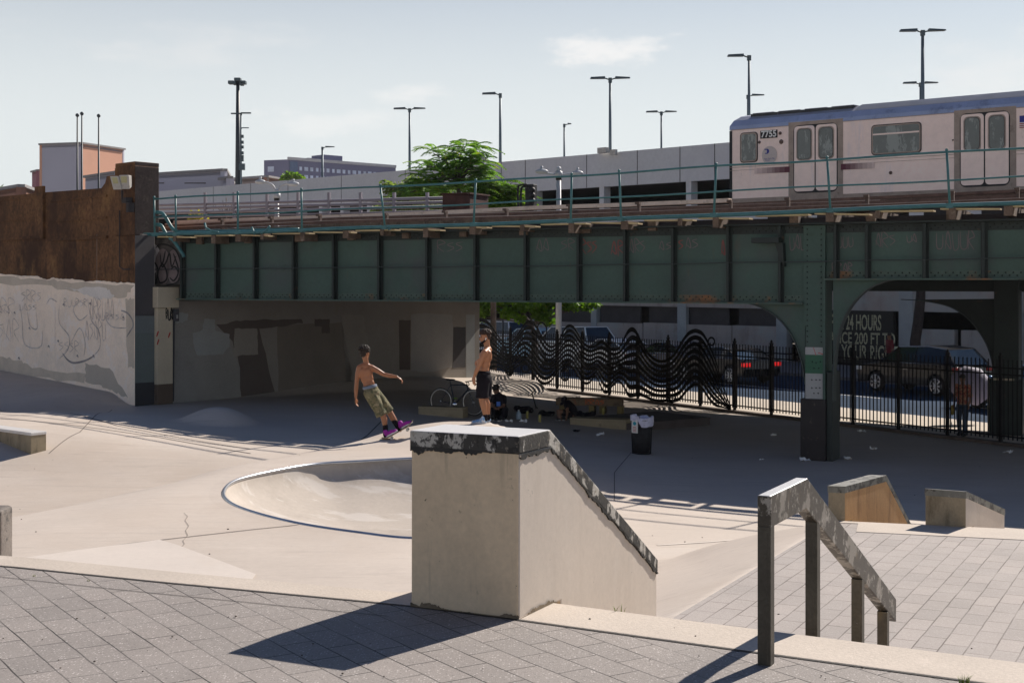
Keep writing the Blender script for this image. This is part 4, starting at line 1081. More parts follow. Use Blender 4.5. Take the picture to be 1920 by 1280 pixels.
# graffiti on the web, faded pink and red
for i, (x0, x1, y0, y1, n_) in enumerate([(820,870,450,475,3),(1005,1030,448,472,2),(1050,1080,448,470,2),(1180,1210,448,475,3),(1235,1260,452,470,2),(1285,1310,445,468,2),(1480,1510,440,470,3),(1570,1600,440,465,3),(1640,1680,435,465,3),(1700,1720,438,455,2),(1755,1830,432,470,5),(1560,1600,492,510,4)]):
    mb = MB(); a = GF.px(x0,y1); b = GF.px(x1,y0); scribble(mb, GF, a[0], b[0], a[1], b[1], 0.004, 0.018, n_, 60+i)
    mb.build('graffiti', M.setdefault('pink_tag', flat('faded_pink_spray',(0.19,0.14,0.15),0.2)), br)
for i, (x0, x1, y0, y1, n_) in enumerate([(1090,1120,448,478,3),(1145,1172,450,480,2),(1272,1282,448,470,1),(1352,1360,448,480,1)]):
    mb = MB(); a = GF.px(x0,y1); b = GF.px(x1,y0); scribble(mb, GF, a[0], b[0], a[1], b[1], 0.004, 0.03, n_, 80+i)
    mb.build('graffiti', M.setdefault('red_tag', flat('faded_red_spray',(0.24,0.08,0.075),0.2)), br)
# column with white and green painted foot
colp = GF.px(1530, 650)
cw0, cw1 = GF.t(1512), GF.t(1545); z0c = 0
mb = MB()
mb.fbox(GF, tCL, tCR, -0.05, 0.06, z_bot-1.4+0.9, z_top-0.01); 
mb.fbox(GF, cw0, cw1, -0.45, 0.05, 0.3, z_bot-0.1)
mb.fbox(GF, cw1, cw1+0.05, -0.5, 0.10, 0.3, z_top-0.3)
mb.build('column', M['green'], br, recalc=True)
mb = MB(); r1, r2 = GF.px(1530,665,0.06)[1], GF.px(1530,651,0.06)[1]
mb.fbox(GF, cw0-0.01, cw1, 0.0505, 0.056, r1, r2); mb.cur = 1
g1 = GF.px(1530,700,0.06)[1]; mb.fbox(GF, cw0-0.01, cw1, 0.0505, 0.056, g1, r1-0.002); mb.cur = 0
w1 = GF.px(1530,755,0.06)[1]; mb.fbox(GF, cw0-0.008, cw1-0.015, 0.0505, 0.058, w1, g1-0.002); mb.cur = 0
mb.build('painted_bands', [M['p_pale'].copy(), flat('bright_green_paint',(0.05,0.135,0.085)), M['p_pale']], br, recalc=True)
mb = MB(); a_ = GF.px(1525,651,0.06); b_ = GF.px(1530,666,0.06); stroke(mb, GF, [(a_[0],a_[1]),(b_[0],b_[1])], 0.0575, 0.03); a_=GF.px(1538,661,0.06); stroke(mb, GF, [(a_[0]-.05,a_[1]),(a_[0]+.08,a_[1]-.04)],0.0575,0.04)
mb.build('graffiti', M['tag_red'], br)
mb = MB(); zf = GF.px(1530,748,0.1)[1]
mb.fbox(GF, GF.t(1503), GF.t(1549)+0.02, -0.6, 0.12, -0.05, zf); mb.cur = 1
mb.fbox(GF, GF.t(1549)+0.02, GF.t(1562), -0.6, 0.06, -0.05, zf+0.6)
mb.build('column_base', [mat('grimy_column_foot',(0.020,0.016,0.017),rough=0.6,var=0.3,vscale=3,stains=[((0.14,0.10,0.09),5,0.62,0.06,0.6)]), M['green_dk']], br, recalc=True, bevel=0.02)
# rivets on the column
mb = MB()
for x in (1515, 1541):
    for k in range(22): rivet(mb, GF.t(x), 2.6+k*0.118, 0.06 if 2.6+k*0.118 > 3.0 else 0.056)
for (x,y) in ((1522,712),(1530,712),(1537,712),(1522,727),(1530,727),(1537,727),(1526,737),(1534,737),(1523,678),(1530,680),(1538,678),(1526,690),(1535,690)):
    t_, z_ = GF.px(x,y,0.06); rivet(mb, t_, z_, 0.058, 0.018)
rv = mb.build('rivet_rows', flat('dark_rivets_b',(0.02,0.025,0.025)), br); rv['kind'] = 'stuff'
# curved knee brackets
def knee(pts_px, name, F=GF, corner=None, th=0.03, off=0.0, fl=0.16, m=None):
    C = [F.px(x,y,off) for x, y in pts_px]
    Cv = catmull([Vector((a,b,0)) for a, b in C], 6, closed=False)
    cn = F.px(*corner, off)
    mb = MB(); mb.fprism(F, [(v.x,v.y) for v in Cv]+[cn], off-th, off)
    A = [F.P(v.x, off+fl*0.5, v.y) for v in Cv]; B = [F.P(v.x, off-fl*1.2, v.y) for v in Cv]
    mb.build(name, m or M['green'], br, recalc=True)
    mb = MB(); mb.strip(A, B)
    N = []
    for i in range(len(Cv)):
        d = Cv[min(i+1,len(Cv)-1)]-Cv[max(i-1,0)]; d.normalize(); N.append(Vector((-d.y,d.x,0))*0.02)
    sgn = 1
    A2 = [F.P(v.x+n.x, off+fl*0.5, v.y+n.y) for v, n in zip(Cv, N)]; B2 = [F.P(v.x+n.x, off-fl*1.2, v.y+n.y) for v, n in zip(Cv, N)]
    mb.strip(A2, B2); mb.strip(A, A2)
    mb.build('knee_flange', M['green_mid'], br)
knee([(1355,566),(1395,568),(1430,578),(1462,600),(1488,635),(1504,680),(1510,720)], 'knee_bracket', corner=(1510,563), off=-0.01)
knee([(1690,522),(1655,528),(1618,548),(1588,585),(1570,635),(1563,700),(1562,752)], 'knee_bracket', corner=(1562,520), off=-0.01)
# small beam-end bracket on the web
mb = MB(); a = GF.px(1411,446,0.25); b = GF.px(1462,455,0.25); mb.fbox(GF, a[0], b[0], 0, 0.35, b[1], a[1])
c_ = [GF.px(1455,455,0.1), GF.px(1470,455,0.1), GF.px(1472,500,0.1), GF.px(1462,478,0.1)]; mb.fprism(GF, c_, 0.0, 0.2); mb.build('beam_end', M['green_dk'], br, recalc=True)

# deck: timber ties on the girders, solid in the middle, open near the edge
FE0 = Vector((0.9,51.6)); FE1 = Vector((11.1,43.1))             # far edge of the deck
FGF = Frame((FE0.x,FE0.y), (FE1.x-FE0.x, FE1.y-FE0.y))
n0 = GF.P(ts0-1.4,-0.1,0); n1 = GF.P(TR,-0.1,0); f0 = FGF.P(-7.0,0,0); f1 = FGF.P(26,0,0)
mb = MB(); mb.prism([Vector((v.x,v.y,z_top+0.045)) for v in (n0, n1, f1, f0)], (0,0,0.12))
M['deck_dark'] = mat('dark_deck_timber', (0.05,0.04,0.038), rough=0.95, var=0.3, vscale=1)
mb.build('deck', M['deck_dark'], br, recalc=True)
# cross girders under the deck, far girder with its own column and arch
mb = MB()
for k in range(11):
    t_ = ts0+1.5+k*2.3; a = GF.P(t_,-0.1,0); 
    b = a - Vector((GF.n.x,GF.n.y,0))*13.0
    mb.bar((a.x,a.y,z_top-0.25),(b.x,b.y,z_top-0.25),0.2,0.55)
mb.build('cross_girders', M['green_dk'], br, recalc=True)
mb = MB()
mb.fbox(FGF, -7, 26, -0.05, 0.0, 3.7, z_top+0.1); mb.fbox(FGF, -4.6, 26, -0.2, 0.2, 3.64, 3.7); mb.build('far_girder', M['green_dk'], br, recalc=True)
# mid girder
MG = Frame((GF.P(0,-6.8,0).x, GF.P(0,-6.8,0).y), (GF.d.x,GF.d.y))
mb = MB(); mb.fbox(MG, 2.5, TR, -0.05, 0, 4.0, z_top+0.06); mb.build('middle_girder', M['green_dk'], br, recalc=True)
# far column
fcx = G(1890, 815, 0.0); FC = Frame((fcx.x, fcx.y), (GF.d.x,GF.d.y))
mb = MB(); mb.fbox(FC, -0.30, 0.30, -0.3, 0.3, 0, z_top-0.1); mb.fbox(FC, -0.40, 0.40, -0.38, 0.38, -0.05, 1.45); mb.build('column', M['green_dk'], br, recalc=True, bevel=0.02)
mb = MB(); mb.fbox(FC, -0.44, -0.405, 0.1, 0.42, 0.1, 1.46); mb.fbox(FC, -0.30, 0.2, 0.39, 0.43, 1.42, 1.47); mb.build('lit_edge_strip', mat('cream_lit_edge',(0.5,0.42,0.3)), br, recalc=True)  # cream strips painted on for the lit cap of the column base
mb = MB(); mb.fbox(FC, -9, 12, -0.05, 0.0, 3.7, z_top-0.05); mb.build('middle_girder', M['green_dk'], br, recalc=True)
knee([(1690,562),(1740,566),(1790,580),(1830,615),(1855,660),(1866,720)], 'knee_bracket', F=FC, corner=(1868,560), off=0.0, m=M['green_dk'])

# ties with their ends showing, walkway planks, rails
TD = Frame((GF.P(0,0,0).x,GF.P(0,0,0).y),(GF.d.x,GF.d.y))
rl_px = [(290,440,373),(480,435,362.5),(640,429,354),(880,421,342),(1120,412.5,327),(1360,402.5,310.6),(1480,397.5,304),(1920,380.5,277)]
RO = 0.62                                    # railing stands this far outside the girder
rl = [(GF.t(x,RO),)+(GF.px(x,yb,RO)[1], GF.px(x,yt,RO)[1]) for x, yb, yt in rl_px]
rl = [(rl[0][0]-0.0,rl[0][1],rl[0][2])]+rl[1:]+[(rl[-1][0]+6, rl[-1][1]+0.05, rl[-1][2]+0.05)]
def rz_(t, k): return float(np.interp(t, [r[0] for r in rl], [r[k] for r in rl]))
tie = None
t_ = rl[0][0]+0.3; i = 0
ties_mb = MB()
while t_ < TR:
    zt_ = rz_(t_,1); big = (i % 4 == 0)
    if not big and i % 2 == 0: ties_mb.fbox(GF, t_-0.1, t_+0.1, -2.6, 0.12, zt_-0.27, zt_-0.05)
    t_ += 0.42; i += 1
ties_mb.build('track_ties', M['timber'], br, recalc=True)['kind'] = 'stuff'
for i, x in enumerate([326,399,445,490,566,647,715,797,885,978,1070,1170,1274,1341,1555,1645,1785,1890]):
    t_ = GF.t(x,RO); z_ = rz_(t_,1); mb = MB(); s = 0.05+0.035*((i*7) % 3)/2
    mb.fbox(GF, t_-s, t_+s, -1.2, RO-0.02, z_-0.20-0.04*((i*5) % 3), z_-0.045); mb.build('walkway_bracket', M['timber'], br, recalc=True)
mb = MB(); t_ = rl[0][0]; i = 0
while t_ < TR-1:
    L = 1.32; z_ = rz_(t_+L/2,1)-0.045
    dz = (-0.03, 0.0, -0.045, -0.015)[i % 4]
    mb.fbox(GF, t_+0.04, t_+L-0.10, 0.28, RO-0.06, z_-0.035, z_, z_-0.035+dz, z_+dz); t_ += L; i += 1
mb.build('walkway_planks', M['plank'], br, recalc=True)['kind'] = 'stuff'

# rails of the near tracks
TF = Frame((6.58,41.7), (0.776,-0.63))                  # side of the train
def rail_line(p_list, name, r_w, r_h, m, parent=br):
    """p_list: (px, py, depth offset behind girder face)"""
    mb = MB(); P = []
    for x, y, of in p_list:
        t_, z_ = GF.px(x, y, -of); P.append(GF.P(t_, -of, z_))
    for a, b in zip(P[:-1], P[1:]): mb.bar(a, b, r_w, r_h)
    return mb.build(name, m, parent, recalc=True)
rail_line([(296,430,0.9),(640,416,0.9),(1000,407,0.9),(1367,394,0.9),(1650,386,0.9),(1940,374,0.9),(2300,360,0.9)], 'running_rail', 0.07, 0.08, M['rust'])
rail_line([(310,424,2.3),(640,410,2.3),(1000,400,2.3),(1367,387.5,2.3),(1650,379,2.3),(1940,367,2.3),(2300,353,2.3)], 'running_rail', 0.07, 0.08, M['rust'])
rail_line([(330,436,0.45),(640,422,0.45),(1000,412,0.45),(1367,400,0.45),(1650,391,0.45),(1940,380,0.45)], 'guard_timber', 0.16, 0.08, M['timber'])
rail_line([(330,425,3.6),(640,412,3.6),(1000,400,3.6),(1367,387,3.6),(1650,374,3.6),(1940,362,3.6)], 'guard_timber', 0.16, 0.09, M['timber'])
rail_line([(296,427,1.0),(640,413.5,1.0),(1000,404,1.0),(1367,391.5,1.0),(1650,383,1.0),(1940,371,1.0)], 'rail_head', 0.06, 0.025, mat('worn_rail_head',(0.60,0.50,0.44),rough=0.4,metal=0.3))
rail_line([(310,420,2.4),(640,407,2.4),(1000,397,2.4),(1367,385,2.4),(1650,376,2.4)], 'rail_head', 0.06, 0.025, bpy.data.materials['worn_rail_head'])
cb_px = [(330,417,3.1),(480,411,3.1),(640,406,3.1),(825,399,3.1),(1000,390,3.1),(1180,384,3.1),(1369,376,3.1)]
rail_line(cb_px, 'third_rail_cover', 0.25, 0.10, M['cover'])
rail_line([(1369,384,3.0),(1650,371,3.0),(1940,357,3.0),(2200,345,3.0)], 'third_rail_cover', 0.2, 0.07, M['rust'])
for x, y in ((417,412),(510,409),(600,404),(725,403),(836,398),(950,394),(1069,386),(1198,382),(1370,378),(1478,374),(1626,369),(1786,362),(1908,356)):
    t_, z_ = GF.px(x, y, -1.5); mb = MB(); mb.fbox(GF, t_-0.035, t_+0.035, -1.55, -1.45, z_-0.30, z_+0.03); mb.fbox(GF, t_-0.06, t_+0.05, -1.5, -1.38, z_-0.02, z_+0.04)
    mb.build('rail_bracket', flat('bracket_grey',(0.13,0.09,0.075)), br, recalc=True)

# railing
rg = thing('bridge_railing', tuple(GF.P(8,RO,5.3)), 'teal pipe railing with leaning posts along the near edge of the bridge', 'railing')
tt_ = np.linspace(rl[0][0], rl[-1][0], 60)
mb = MB(); mb.tube([GF.P(t, RO, rz_(t,2)+0.012*math.sin(t*1.3)) for t in tt_], 0.024, 8); mb.build('top_rail', M['teal'], rg)
mb = MB(); mb.tube([GF.P(t, RO, (rz_(t,1)*0.52+rz_(t,2)*0.48)+0.012*math.sin(t*1.1+1)) for t in tt_], 0.02, 8); mb.build('middle_rail', M['teal'], rg)
mb = MB(); mb.tube([GF.P(t, RO+0.02, rz_(t,1)+0.01*math.sin(t*0.9+2)) for t in np.linspace(rl[0][0]-0.55, rl[-1][0], 60)], 0.045, 8); mb.build('pipe', M['teal'], rg)
for x, xt in ((290,289),(330,329),(446,446),(566,565),(722,713),(888,892),(1070,1072),(1164.5,1161),(1338.5,1343),(1557,1551),(1781,1775)):
    a = GF.t(x,RO); b = GF.t(xt,RO); mb = MB(); mb.tube([GF.P(a,RO,rz_(a,1)-0.02), GF.P(b,RO,rz_(b,2)+0.05)], 0.027, 8)
    mb.lathe([(0.03,0),(0.036,0.03),(0.02,0.06)], GF.P(b,RO,rz_(b,2)+0.02), 8)
    mb.fbox(GF, a-0.07, a+0.07, RO-0.05, RO+0.06, rz_(a,1)-0.05, rz_(a,1)+0.05)
    mb.build('post', M['teal'], rg, recalc=False)
for pp in (((386,418),(388,427),(398,433),(412,436)),((474,426),(480,440)),((508,424),(502,432),(492,438)),((735,428),(730,430)),((1168,408),(1176,410))):
    mb = MB(); mb.tube([GF.P(GF.px(x,y,RO)[0], RO+0.05, GF.px(x,y,RO)[1]) for x, y in pp], 0.03, 7); mb.build('pipe_clamp', M['teal'], rg)
pg = thing('bridge_pipes', tuple(GF.P(0.2,RO,5)), 'two bent teal pipes curling down beside the pier at the bridge end', 'pipe')
for pts in ([(293,398),(304,400),(312,410),(320,424),(328,432),(340,435),(420,434),(560,430)],[(293,421),(302,423),(308,433),(313,441)],[(318,446),(326,452),(342,475),(345,482)]):
    mb = MB(); V = [GF.P(GF.px(x,y,RO-0.1)[0], RO-0.1, GF.px(x,y,RO-0.1)[1]) for x, y in pts]
    mb.tube(catmull(V, 4, closed=False), 0.05, 10); mb.build('pipe', M['teal'], pg)
# ------------------------------------------------------------------ TRAIN
M['stainless'] = mat('dull_stainless_side', (0.97,0.76,0.68), rough=0.36, metal=0.15, var=0.06, vscale=0.9, fine=0.05, fscale=6, stretch=(1,1,0.3), bump=0.06, bscale=12,
    stains=[((0.60,0.57,0.64), 1.1, 0.55, 0.12, 0.5, (1.5,1.5,0.25)), ((0.88,0.72,0.62), 0.7, 0.55, 0.2, 0.5), ((0.36,0.30,0.27), 4.5, 0.64, 0.1, 0.4, (1,1,0.3))])
M['train_roof'] = mat('blue_grey_roof_edge', (0.33,0.40,0.60), rough=0.45, metal=0.2, var=0.1, vscale=1.5, stains=[((0.12,0.15,0.24),2.5,0.56,0.12,0.5)])
M['train_rib'] = mat('ribbed_roof', (0.42,0.43,0.50), rough=0.5, metal=0.4, var=0.12, vscale=1.2)
M['trim_tan'] = mat('grimy_trim', (0.42,0.33,0.27), rough=0.6, var=0.15, vscale=4, stains=[((0.15,0.11,0.09),5,0.58,0.1,0.5)])
M['gasket'] = mat('black_gasket', (0.02,0.02,0.022), rough=0.6)
M['tr_glass'] = mat('train_glass_painted_view', (0.055,0.065,0.062), rough=0.08, spec=0.8, var=0.3, vscale=1.5, bump=0, stains=[((0.26,0.28,0.26),2.2,0.54,0.03,0.75,(1.2,1.2,0.45)),((0.03,0.03,0.03),2.0,0.55,0.08,0.6)])  # pale patches painted in for light through the far windows
M['under'] = mat('sooty_underframe', (0.06,0.05,0.048), rough=0.9, var=0.3, vscale=3)
M['maroon'] = mat('maroon_stripe', (0.14,0.03,0.05), rough=0.6, var=0.2)
tr = thing('subway_train_car', tuple(TF.P(4,0,5.5)), 'dull silver subway car with blue-grey roof edge and maroon stripes passing on the bridge', 'train')
zs0, zs1 = TF.px(1370,377.6)[1], TF.px(1920,357)[1]; zs = (zs0+zs1)/2; ze = (TF.px(1370,243.5)[1]+TF.px(1920,202.7)[1])/2
tE = TF.t(1368); TL = tE+15.5; TW = 2.66
def tp(px, py, off=0.0): return TF.px(px, py, off)
# body: side wall down to the sill, slightly bevelled
mb = MB(); mb.fprism(TF, [(tE+0.05,zs),(TL,zs),(TL,ze),(tE+0.05,ze),(tE,ze-0.3),(tE,zs+0.3)], 0, -TW)
mb.build('body', M['stainless'], tr, recalc=True)
# roof: profile swept along the car, with the front bevelled
rp = [(0.012,ze),(0.0,ze+0.12),(-0.08,ze+0.29),(-0.30,ze+0.42),(-0.7,ze+0.50),(-1.33,ze+0.53),(-1.96,ze+0.50),(-2.36,ze+0.42),(-2.58,ze+0.29),(-2.66,ze+0.12),(-2.67,ze)]
mb = MB()
for i in range(len(rp)-1):
    (a, za), (b, zb_) = rp[i], rp[i+1]
    mb.cur = 0 if i < 2 or i > 7 else 1
    mb.add([TF.P(tE+0.0+(0.10 if za > ze+0.2 else 0),a,za),TF.P(TL,a,za),TF.P(TL,b,zb_),TF.P(tE+(0.22 if zb_ > ze+0.4 else 0.10 if zb_ > ze+0.2 else 0.0),b,zb_)], [(0,1,2,3)])
mb.cur = 0
mb.add([TF.P(tE+(0.22 if z > ze+0.4 else 0.10 if z > ze+0.2 else 0.0),o,z) for o, z in rp], [tuple(range(len(rp)))])
mb.build('roof', [M['train_roof'], M['train_rib']], tr)
mb = MB()
t1r = tp(1600,200)[0]
for k in range(9):
    f = k/8; o = -0.10-0.45*f; z = ze+0.295+0.19*f**0.72
    mb.fbox(TF, t1r, TL-0.3, o, o-0.035, z-0.01, z+0.028)
mb.build('roof_ribs', M['train_rib'], tr, recalc=True)
mb = MB(); tq = tp(1400,215)[0]; 
mb.fbox(TF, tq, t1r-0.12, -0.24, -1.2, ze+0.36, ze+0.47); mb.build('roof_vent', mat('dark_roof_grille',(0.05,0.055,0.06),rough=0.7,var=0.3,vscale=5,stains=[((0.3,0.3,0.33),6,0.6,0.05,0.7,(1,1,0.3))]), tr, recalc=True)
mb = MB()
for k in range(4):
    a = tq+0.08+(t1r-tq)*k/4; mb.fbox(TF, a, a+(t1r-tq)/4-0.16, -0.21, -0.9, ze+0.472, ze+0.485)
mb.build('vent_cover', M['train_rib'], tr, recalc=True)
# belt lines and sill
mb = MB(); mb.fbox(TF, tE+0.02, TL, 0.0, 0.03, zs-0.05, zs+0.09); mb.build('sill', M['trim_tan'], tr, recalc=True)
mb = MB()
for (z, h) in ((ze-0.01,0.02),(zs+1.02,0.014),(zs+0.93,0.010)): mb.fbox(TF, tE+0.02, TL, 0.001, 0.014, z, z+h)
mb.build('belt_moulding', M['trim_tan'], tr, recalc=True)
mb = MB()
for x in (1480,1573,1790,1899):
    t_ = tp(x,0)[0]; mb.fbox(TF, t_-0.006, t_+0.006, 0.001, 0.006, zs+0.1, ze-0.02)
mb.fbox(TF, tE+0.0, tE+0.09, 0.001, 0.012, zs+0.1, ze-0.02)
mb.build('panel_seam', M['gasket'], tr, recalc=True)
def rrect(t0, t1, z0, z1, r, n=4):
    out = []
    for cx, cz, a0 in ((t1-r,z0+r,-90),(t1-r,z1-r,0),(t0+r,z1-r,90),(t0+r,z0+r,180)):
        for k in range(n+1):
            a = R(a0+90*k/n); out.append((cx+r*math.cos(a), cz+r*math.sin(a)))
    return out
def framed_window(px0, py0, px1, py1, r, parent, off=0.0, split=None, name='window'):
    a = tp(px0,py1); b = tp(px1,py0); t0, t1, z0, z1 = a[0], b[0], a[1], b[1]
    zc0 = (a[1]+tp(px1,py1+(0))[1])/2
    mb = MB(); mb.fprism(TF, rrect(t0,t1,z0,z1,r), off, off+0.016); fr = mb.build('window_frame', M['gasket'], parent, recalc=True)
    w = 0.022
    mb = MB(); mb.fprism(TF, rrect(t0+w,t1-w,z0+w,z1-w,r*0.9), off+0.0165, off+0.026); fr2 = mb.build('window_trim', M['trim_tan'], parent, recalc=True)
    w = 0.055
    mb = MB(); mb.fprism(TF, rrect(t0+w,t1-w,z0+w,z1-w,r*0.75), off+0.0265, off+0.029); g = mb.build(name, M['tr_glass'], parent, recalc=True)
    if split:
        zz_ = z0+(z1-z0)*split; mb = MB(); mb.fbox(TF, t0+w, t1-w, off+0.029, off+0.045, zz_-0.022, zz_+0.022); mb.build('window_bar', M['stainless'], parent, recalc=True)
    return t0, t1, z0, z1
framed_window(1388,247,1421,306,0.11,tr)
framed_window(1634,228,1728,292,0.11,tr,split=0.68)
framed_window(2020,205,2150,262,0.11,tr,split=0.68)
def door_pair(xa, xb, tys, bys):
    ta, tb = tp(xa,0)[0], tp(xb,0)[0]; zt_ = tp(xa,tys)[1]; zb_ = tp(xa,bys)[1]
    mb = MB(); mb.fprism(TF, [(ta-0.16,zs+0.02),(tb+0.16,zs+0.02),(tb+0.16,zt_+0.10),(ta-0.16,zt_+0.10)], 0.001, 0.011); mb.build('door_surround', M['trim_tan'], tr, recalc=True)
    mb = MB(); mb.fprism(TF, rrect(ta,tb,zb_,zt_,0.17), 0.0115, 0.015); mb.build('door_gasket', M['gasket'], tr, recalc=True)
    mid = (ta+tb)/2
    for (a, b) in ((ta+0.03, mid-0.02),(mid+0.02,tb-0.03)):
        mb = MB(); mb.fprism(TF, rrect(a,b,zb_+0.05,zt_-0.03,0.10), 0.0155, 0.024); dd = mb.build('door', M['stainless'], tr, recalc=True, loc=None)
        z1 = zt_-0.09; z0 = z1-0.94; w = 0.075
        mb = MB(); mb.fprism(TF, rrect(a+w,b-w,z0,z1,0.13), 0.0245, 0.034); mb.build('window_trim', M['trim_tan'], dd, recalc=True)
        mb = MB(); mb.fprism(TF, rrect(a+w+0.028,b-w-0.028,z0+0.028,z1-0.028,0.115), 0.0345, 0.037); mb.build('window_gasket', M['gasket'], dd, recalc=True)
        mb = MB(); mb.fprism(TF, rrect(a+w+0.042,b-w-0.042,z0+0.042,z1-0.042,0.105), 0.0375, 0.040); mb.build('window', M['tr_glass'], dd, recalc=True)
door_pair(1488,1571,236,363)
door_pair(1800,1894,214,352)
# maroon stripes that fade out
sm_ = [mat('maroon_fade', tuple(a_+(b_-a_)*(q_/8)**1.2 for a_, b_ in zip((0.14,0.03,0.05),(0.95,0.75,0.67))), rough=0.5, var=0.1, bump=0) for q_ in range(8)]
def stripe(x0, x1, ya, fade_left):
    n_ = 14; mb = MB()
    for k in range(n_):
        f = k/n_; keepf = (1-f) if fade_left else f
        if fade_left: xa, xb = x1-(x1-x0)*(k+1)/n_, x1-(x1-x0)*k/n_
        else: xa, xb = x0+(x1-x0)*k/n_, x0+(x1-x0)*(k+1)/n_
        mb.cur = int(k/n_*8) 
        y0 = ya-(xa-1420)*0.046
        a = tp(xa,y0+6.0); b = tp(xb,y0-5.5-(xb-xa)*0.046)
        mb.fbox(TF, a[0], b[0], 0.012, 0.0145, a[1], a[1]+0.17)
    mb.build('stripe', sm_, tr, recalc=True)
stripe(1415,1481,320,True); stripe(1577,1640,320,False)
# number plate 7755, round logo, small fittings, flag
a = tp(1426,260.5); b = tp(1458,246.5)
mb = MB(); mb.fbox(TF, a[0], b[0], 0.012, 0.016, a[1], a[1]+0.235); plate = mb.build('number_plate', M['black'], tr, recalc=True)
M['wht'] = mat('white_letters', (0.85,0.84,0.80), rough=0.6, var=0.03)
text_obj('7755', 'number', M['wht'], 0.27, plate, fmat(TF, (a[0]+b[0])/2, 0.0175, a[1]+0.117), 0.001, bold=0.008, xs=0.95)
cl = tp(1443,290); 
mb = MB(); ring = [(cl[0]+0.25*math.cos(q), cl[1]-0.02+0.27*math.sin(q)) for q in [2*math.pi*k/28 for k in range(28)]]; mb.fprism(TF, ring, 0.012, 0.014); disc = mb.build('logo_disc', mat('pale_logo_patch',(0.66,0.57,0.53),rough=0.5,var=0.04), tr, recalc=True)
c2 = tp(1439,284); bl = mat('logo_blue',(0.03,0.04,0.30),rough=0.5)
mb = MB(); mb.fprism(TF, [(c2[0]-0.01+0.075*math.cos(q), c2[1]+0.075*math.sin(q)) for q in [R(-90+15*k) for k in range(13)]], 0.0145, 0.016); 
mb.fbox(TF, c2[0]-0.09, c2[0]-0.01, 0.0145, 0.016, c2[1]+0.045, c2[1]+0.075); mb.fbox(TF, c2[0]-0.07, c2[0]-0.01, 0.0145, 0.016, c2[1]-0.075, c2[1]-0.045)
mb.build('logo', bl, tr, recalc=True)
for k, (txt, dz) in enumerate((('New York City', -0.12), ('Transit', -0.165))):
    text_obj(txt, 'lettering', bl, 0.055, disc, fmat(TF, cl[0]+(0.0 if k == 0 else -0.07), 0.0165, cl[1]+dz), 0.0005)
mb = MB()
for (x,y,s) in ((1424,267,0.045),(1463,250,0.05),(1465,266,0.07),(1787,263,0.025),(1670,324,0.05)):
    q = tp(x,y); mb.lathe([(s,0),(s*0.8,0.02),(s*0.3,0.03)], TF.P(q[0],0.012,q[1]), 10, (TF.n.x,TF.n.y,0))
mb.build('fitting', mat('brown_fitting',(0.16,0.11,0.09),rough=0.6,metal=0.4), tr)
fa = tp(1912,217.5); mb = MB()
mb.fbox(TF, fa[0], fa[0]+0.62, 0.012, 0.014, fa[1]-0.32, fa[1]); flg = mb.build('flag_decal', M['wht'], tr, recalc=True)
mb = MB(); mb.fbox(TF, fa[0], fa[0]+0.26, 0.0142, 0.0152, fa[1]-0.175, fa[1]); mb.cur = 1
for k in range(7):
    z_ = fa[1]-0.0246*(2*k+1); mb.fbox(TF, fa[0]+(0.26 if k < 4 else 0), fa[0]+0.62, 0.0142, 0.015, z_, z_+0.0246)
mb.build('flag_stripes', [bl, mat('flag_red',(0.45,0.05,0.06),rough=0.6)], flg, recalc=True)
# underframe, wheels
mb = MB(); mb.fbox(TF, tE+0.1, TL-0.1, -0.1, -2.5, zs-0.35, zs-0.02)
for k in range(9):
    t_ = tE+1.2+k*1.6; mb.fbox(TF, t_, t_+0.9, -0.15, -0.8, zs-0.62-0.1*(k%2), zs-0.3)
mb.build('underframe', M['under'], tr, recalc=True)
for t_ in (tE+1.9, tE+3.9, tE+11.6, tE+13.6):
    mb = MB(); mb.lathe([(0.1,0),(0.36,0.01),(0.40,0.05),(0.40,0.12),(0.1,0.13)], TF.P(t_,-0.75,zs-0.68), 24, (TF.n.x,TF.n.y,0)); mb.build('wheel', M['rust'], tr)

# ------------------------------------------------------------------ PARKING GARAGE
PG = Frame((11.1,70.8), (0.715,-0.699))            # t grows to the right and nearer
M['garage'] = mat('precast_concrete', (0.58,0.585,0.61), rough=0.9, var=0.07, vscale=0.25, fine=0.05, fscale=6, bump=0.1, stains=[((0.46,0.47,0.52),0.9,0.56,0.15,0.4,(1,1,0.3)),((0.55,0.54,0.60),0.12,0.5,0.2,0.5)])
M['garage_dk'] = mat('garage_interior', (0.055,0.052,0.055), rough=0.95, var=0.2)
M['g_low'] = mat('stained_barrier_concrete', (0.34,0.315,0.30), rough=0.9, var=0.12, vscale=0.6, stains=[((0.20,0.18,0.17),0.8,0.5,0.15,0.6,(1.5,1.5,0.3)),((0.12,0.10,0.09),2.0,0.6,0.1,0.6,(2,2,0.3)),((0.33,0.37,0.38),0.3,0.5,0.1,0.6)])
ga = thing('parking_garage', tuple(PG.P(0,0,0)), 'long grey concrete parking garage with dark open floors behind the tracks', 'building')
g0, g1 = -125.0, 32.0
z1b, z1t = 9.2, 11.06
mb = MB(); mb.fbox(PG, g0, g1, 0, -0.3, z1b, z1t); mb.build('top_parapet', M['garage'], ga, recalc=True)
mb = MB(); mb.fbox(PG, g0, g1, -0.01, -0.5, 7.9, 6.3)
mb.build('middle_parapet', M['garage'], ga, recalc=True)
mb = MB(); mb.fbox(PG, g0, g1, 0.0, -0.4, 3.05, 3.7, 2.62-0.12, 3.6); mb.build('lower_lintel', M['g_low'], ga, recalc=True)
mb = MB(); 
for z in (9.6, 6.1, 3.4): mb.fbox(PG, g0, g1, -0.31, -22, z-0.35, z)
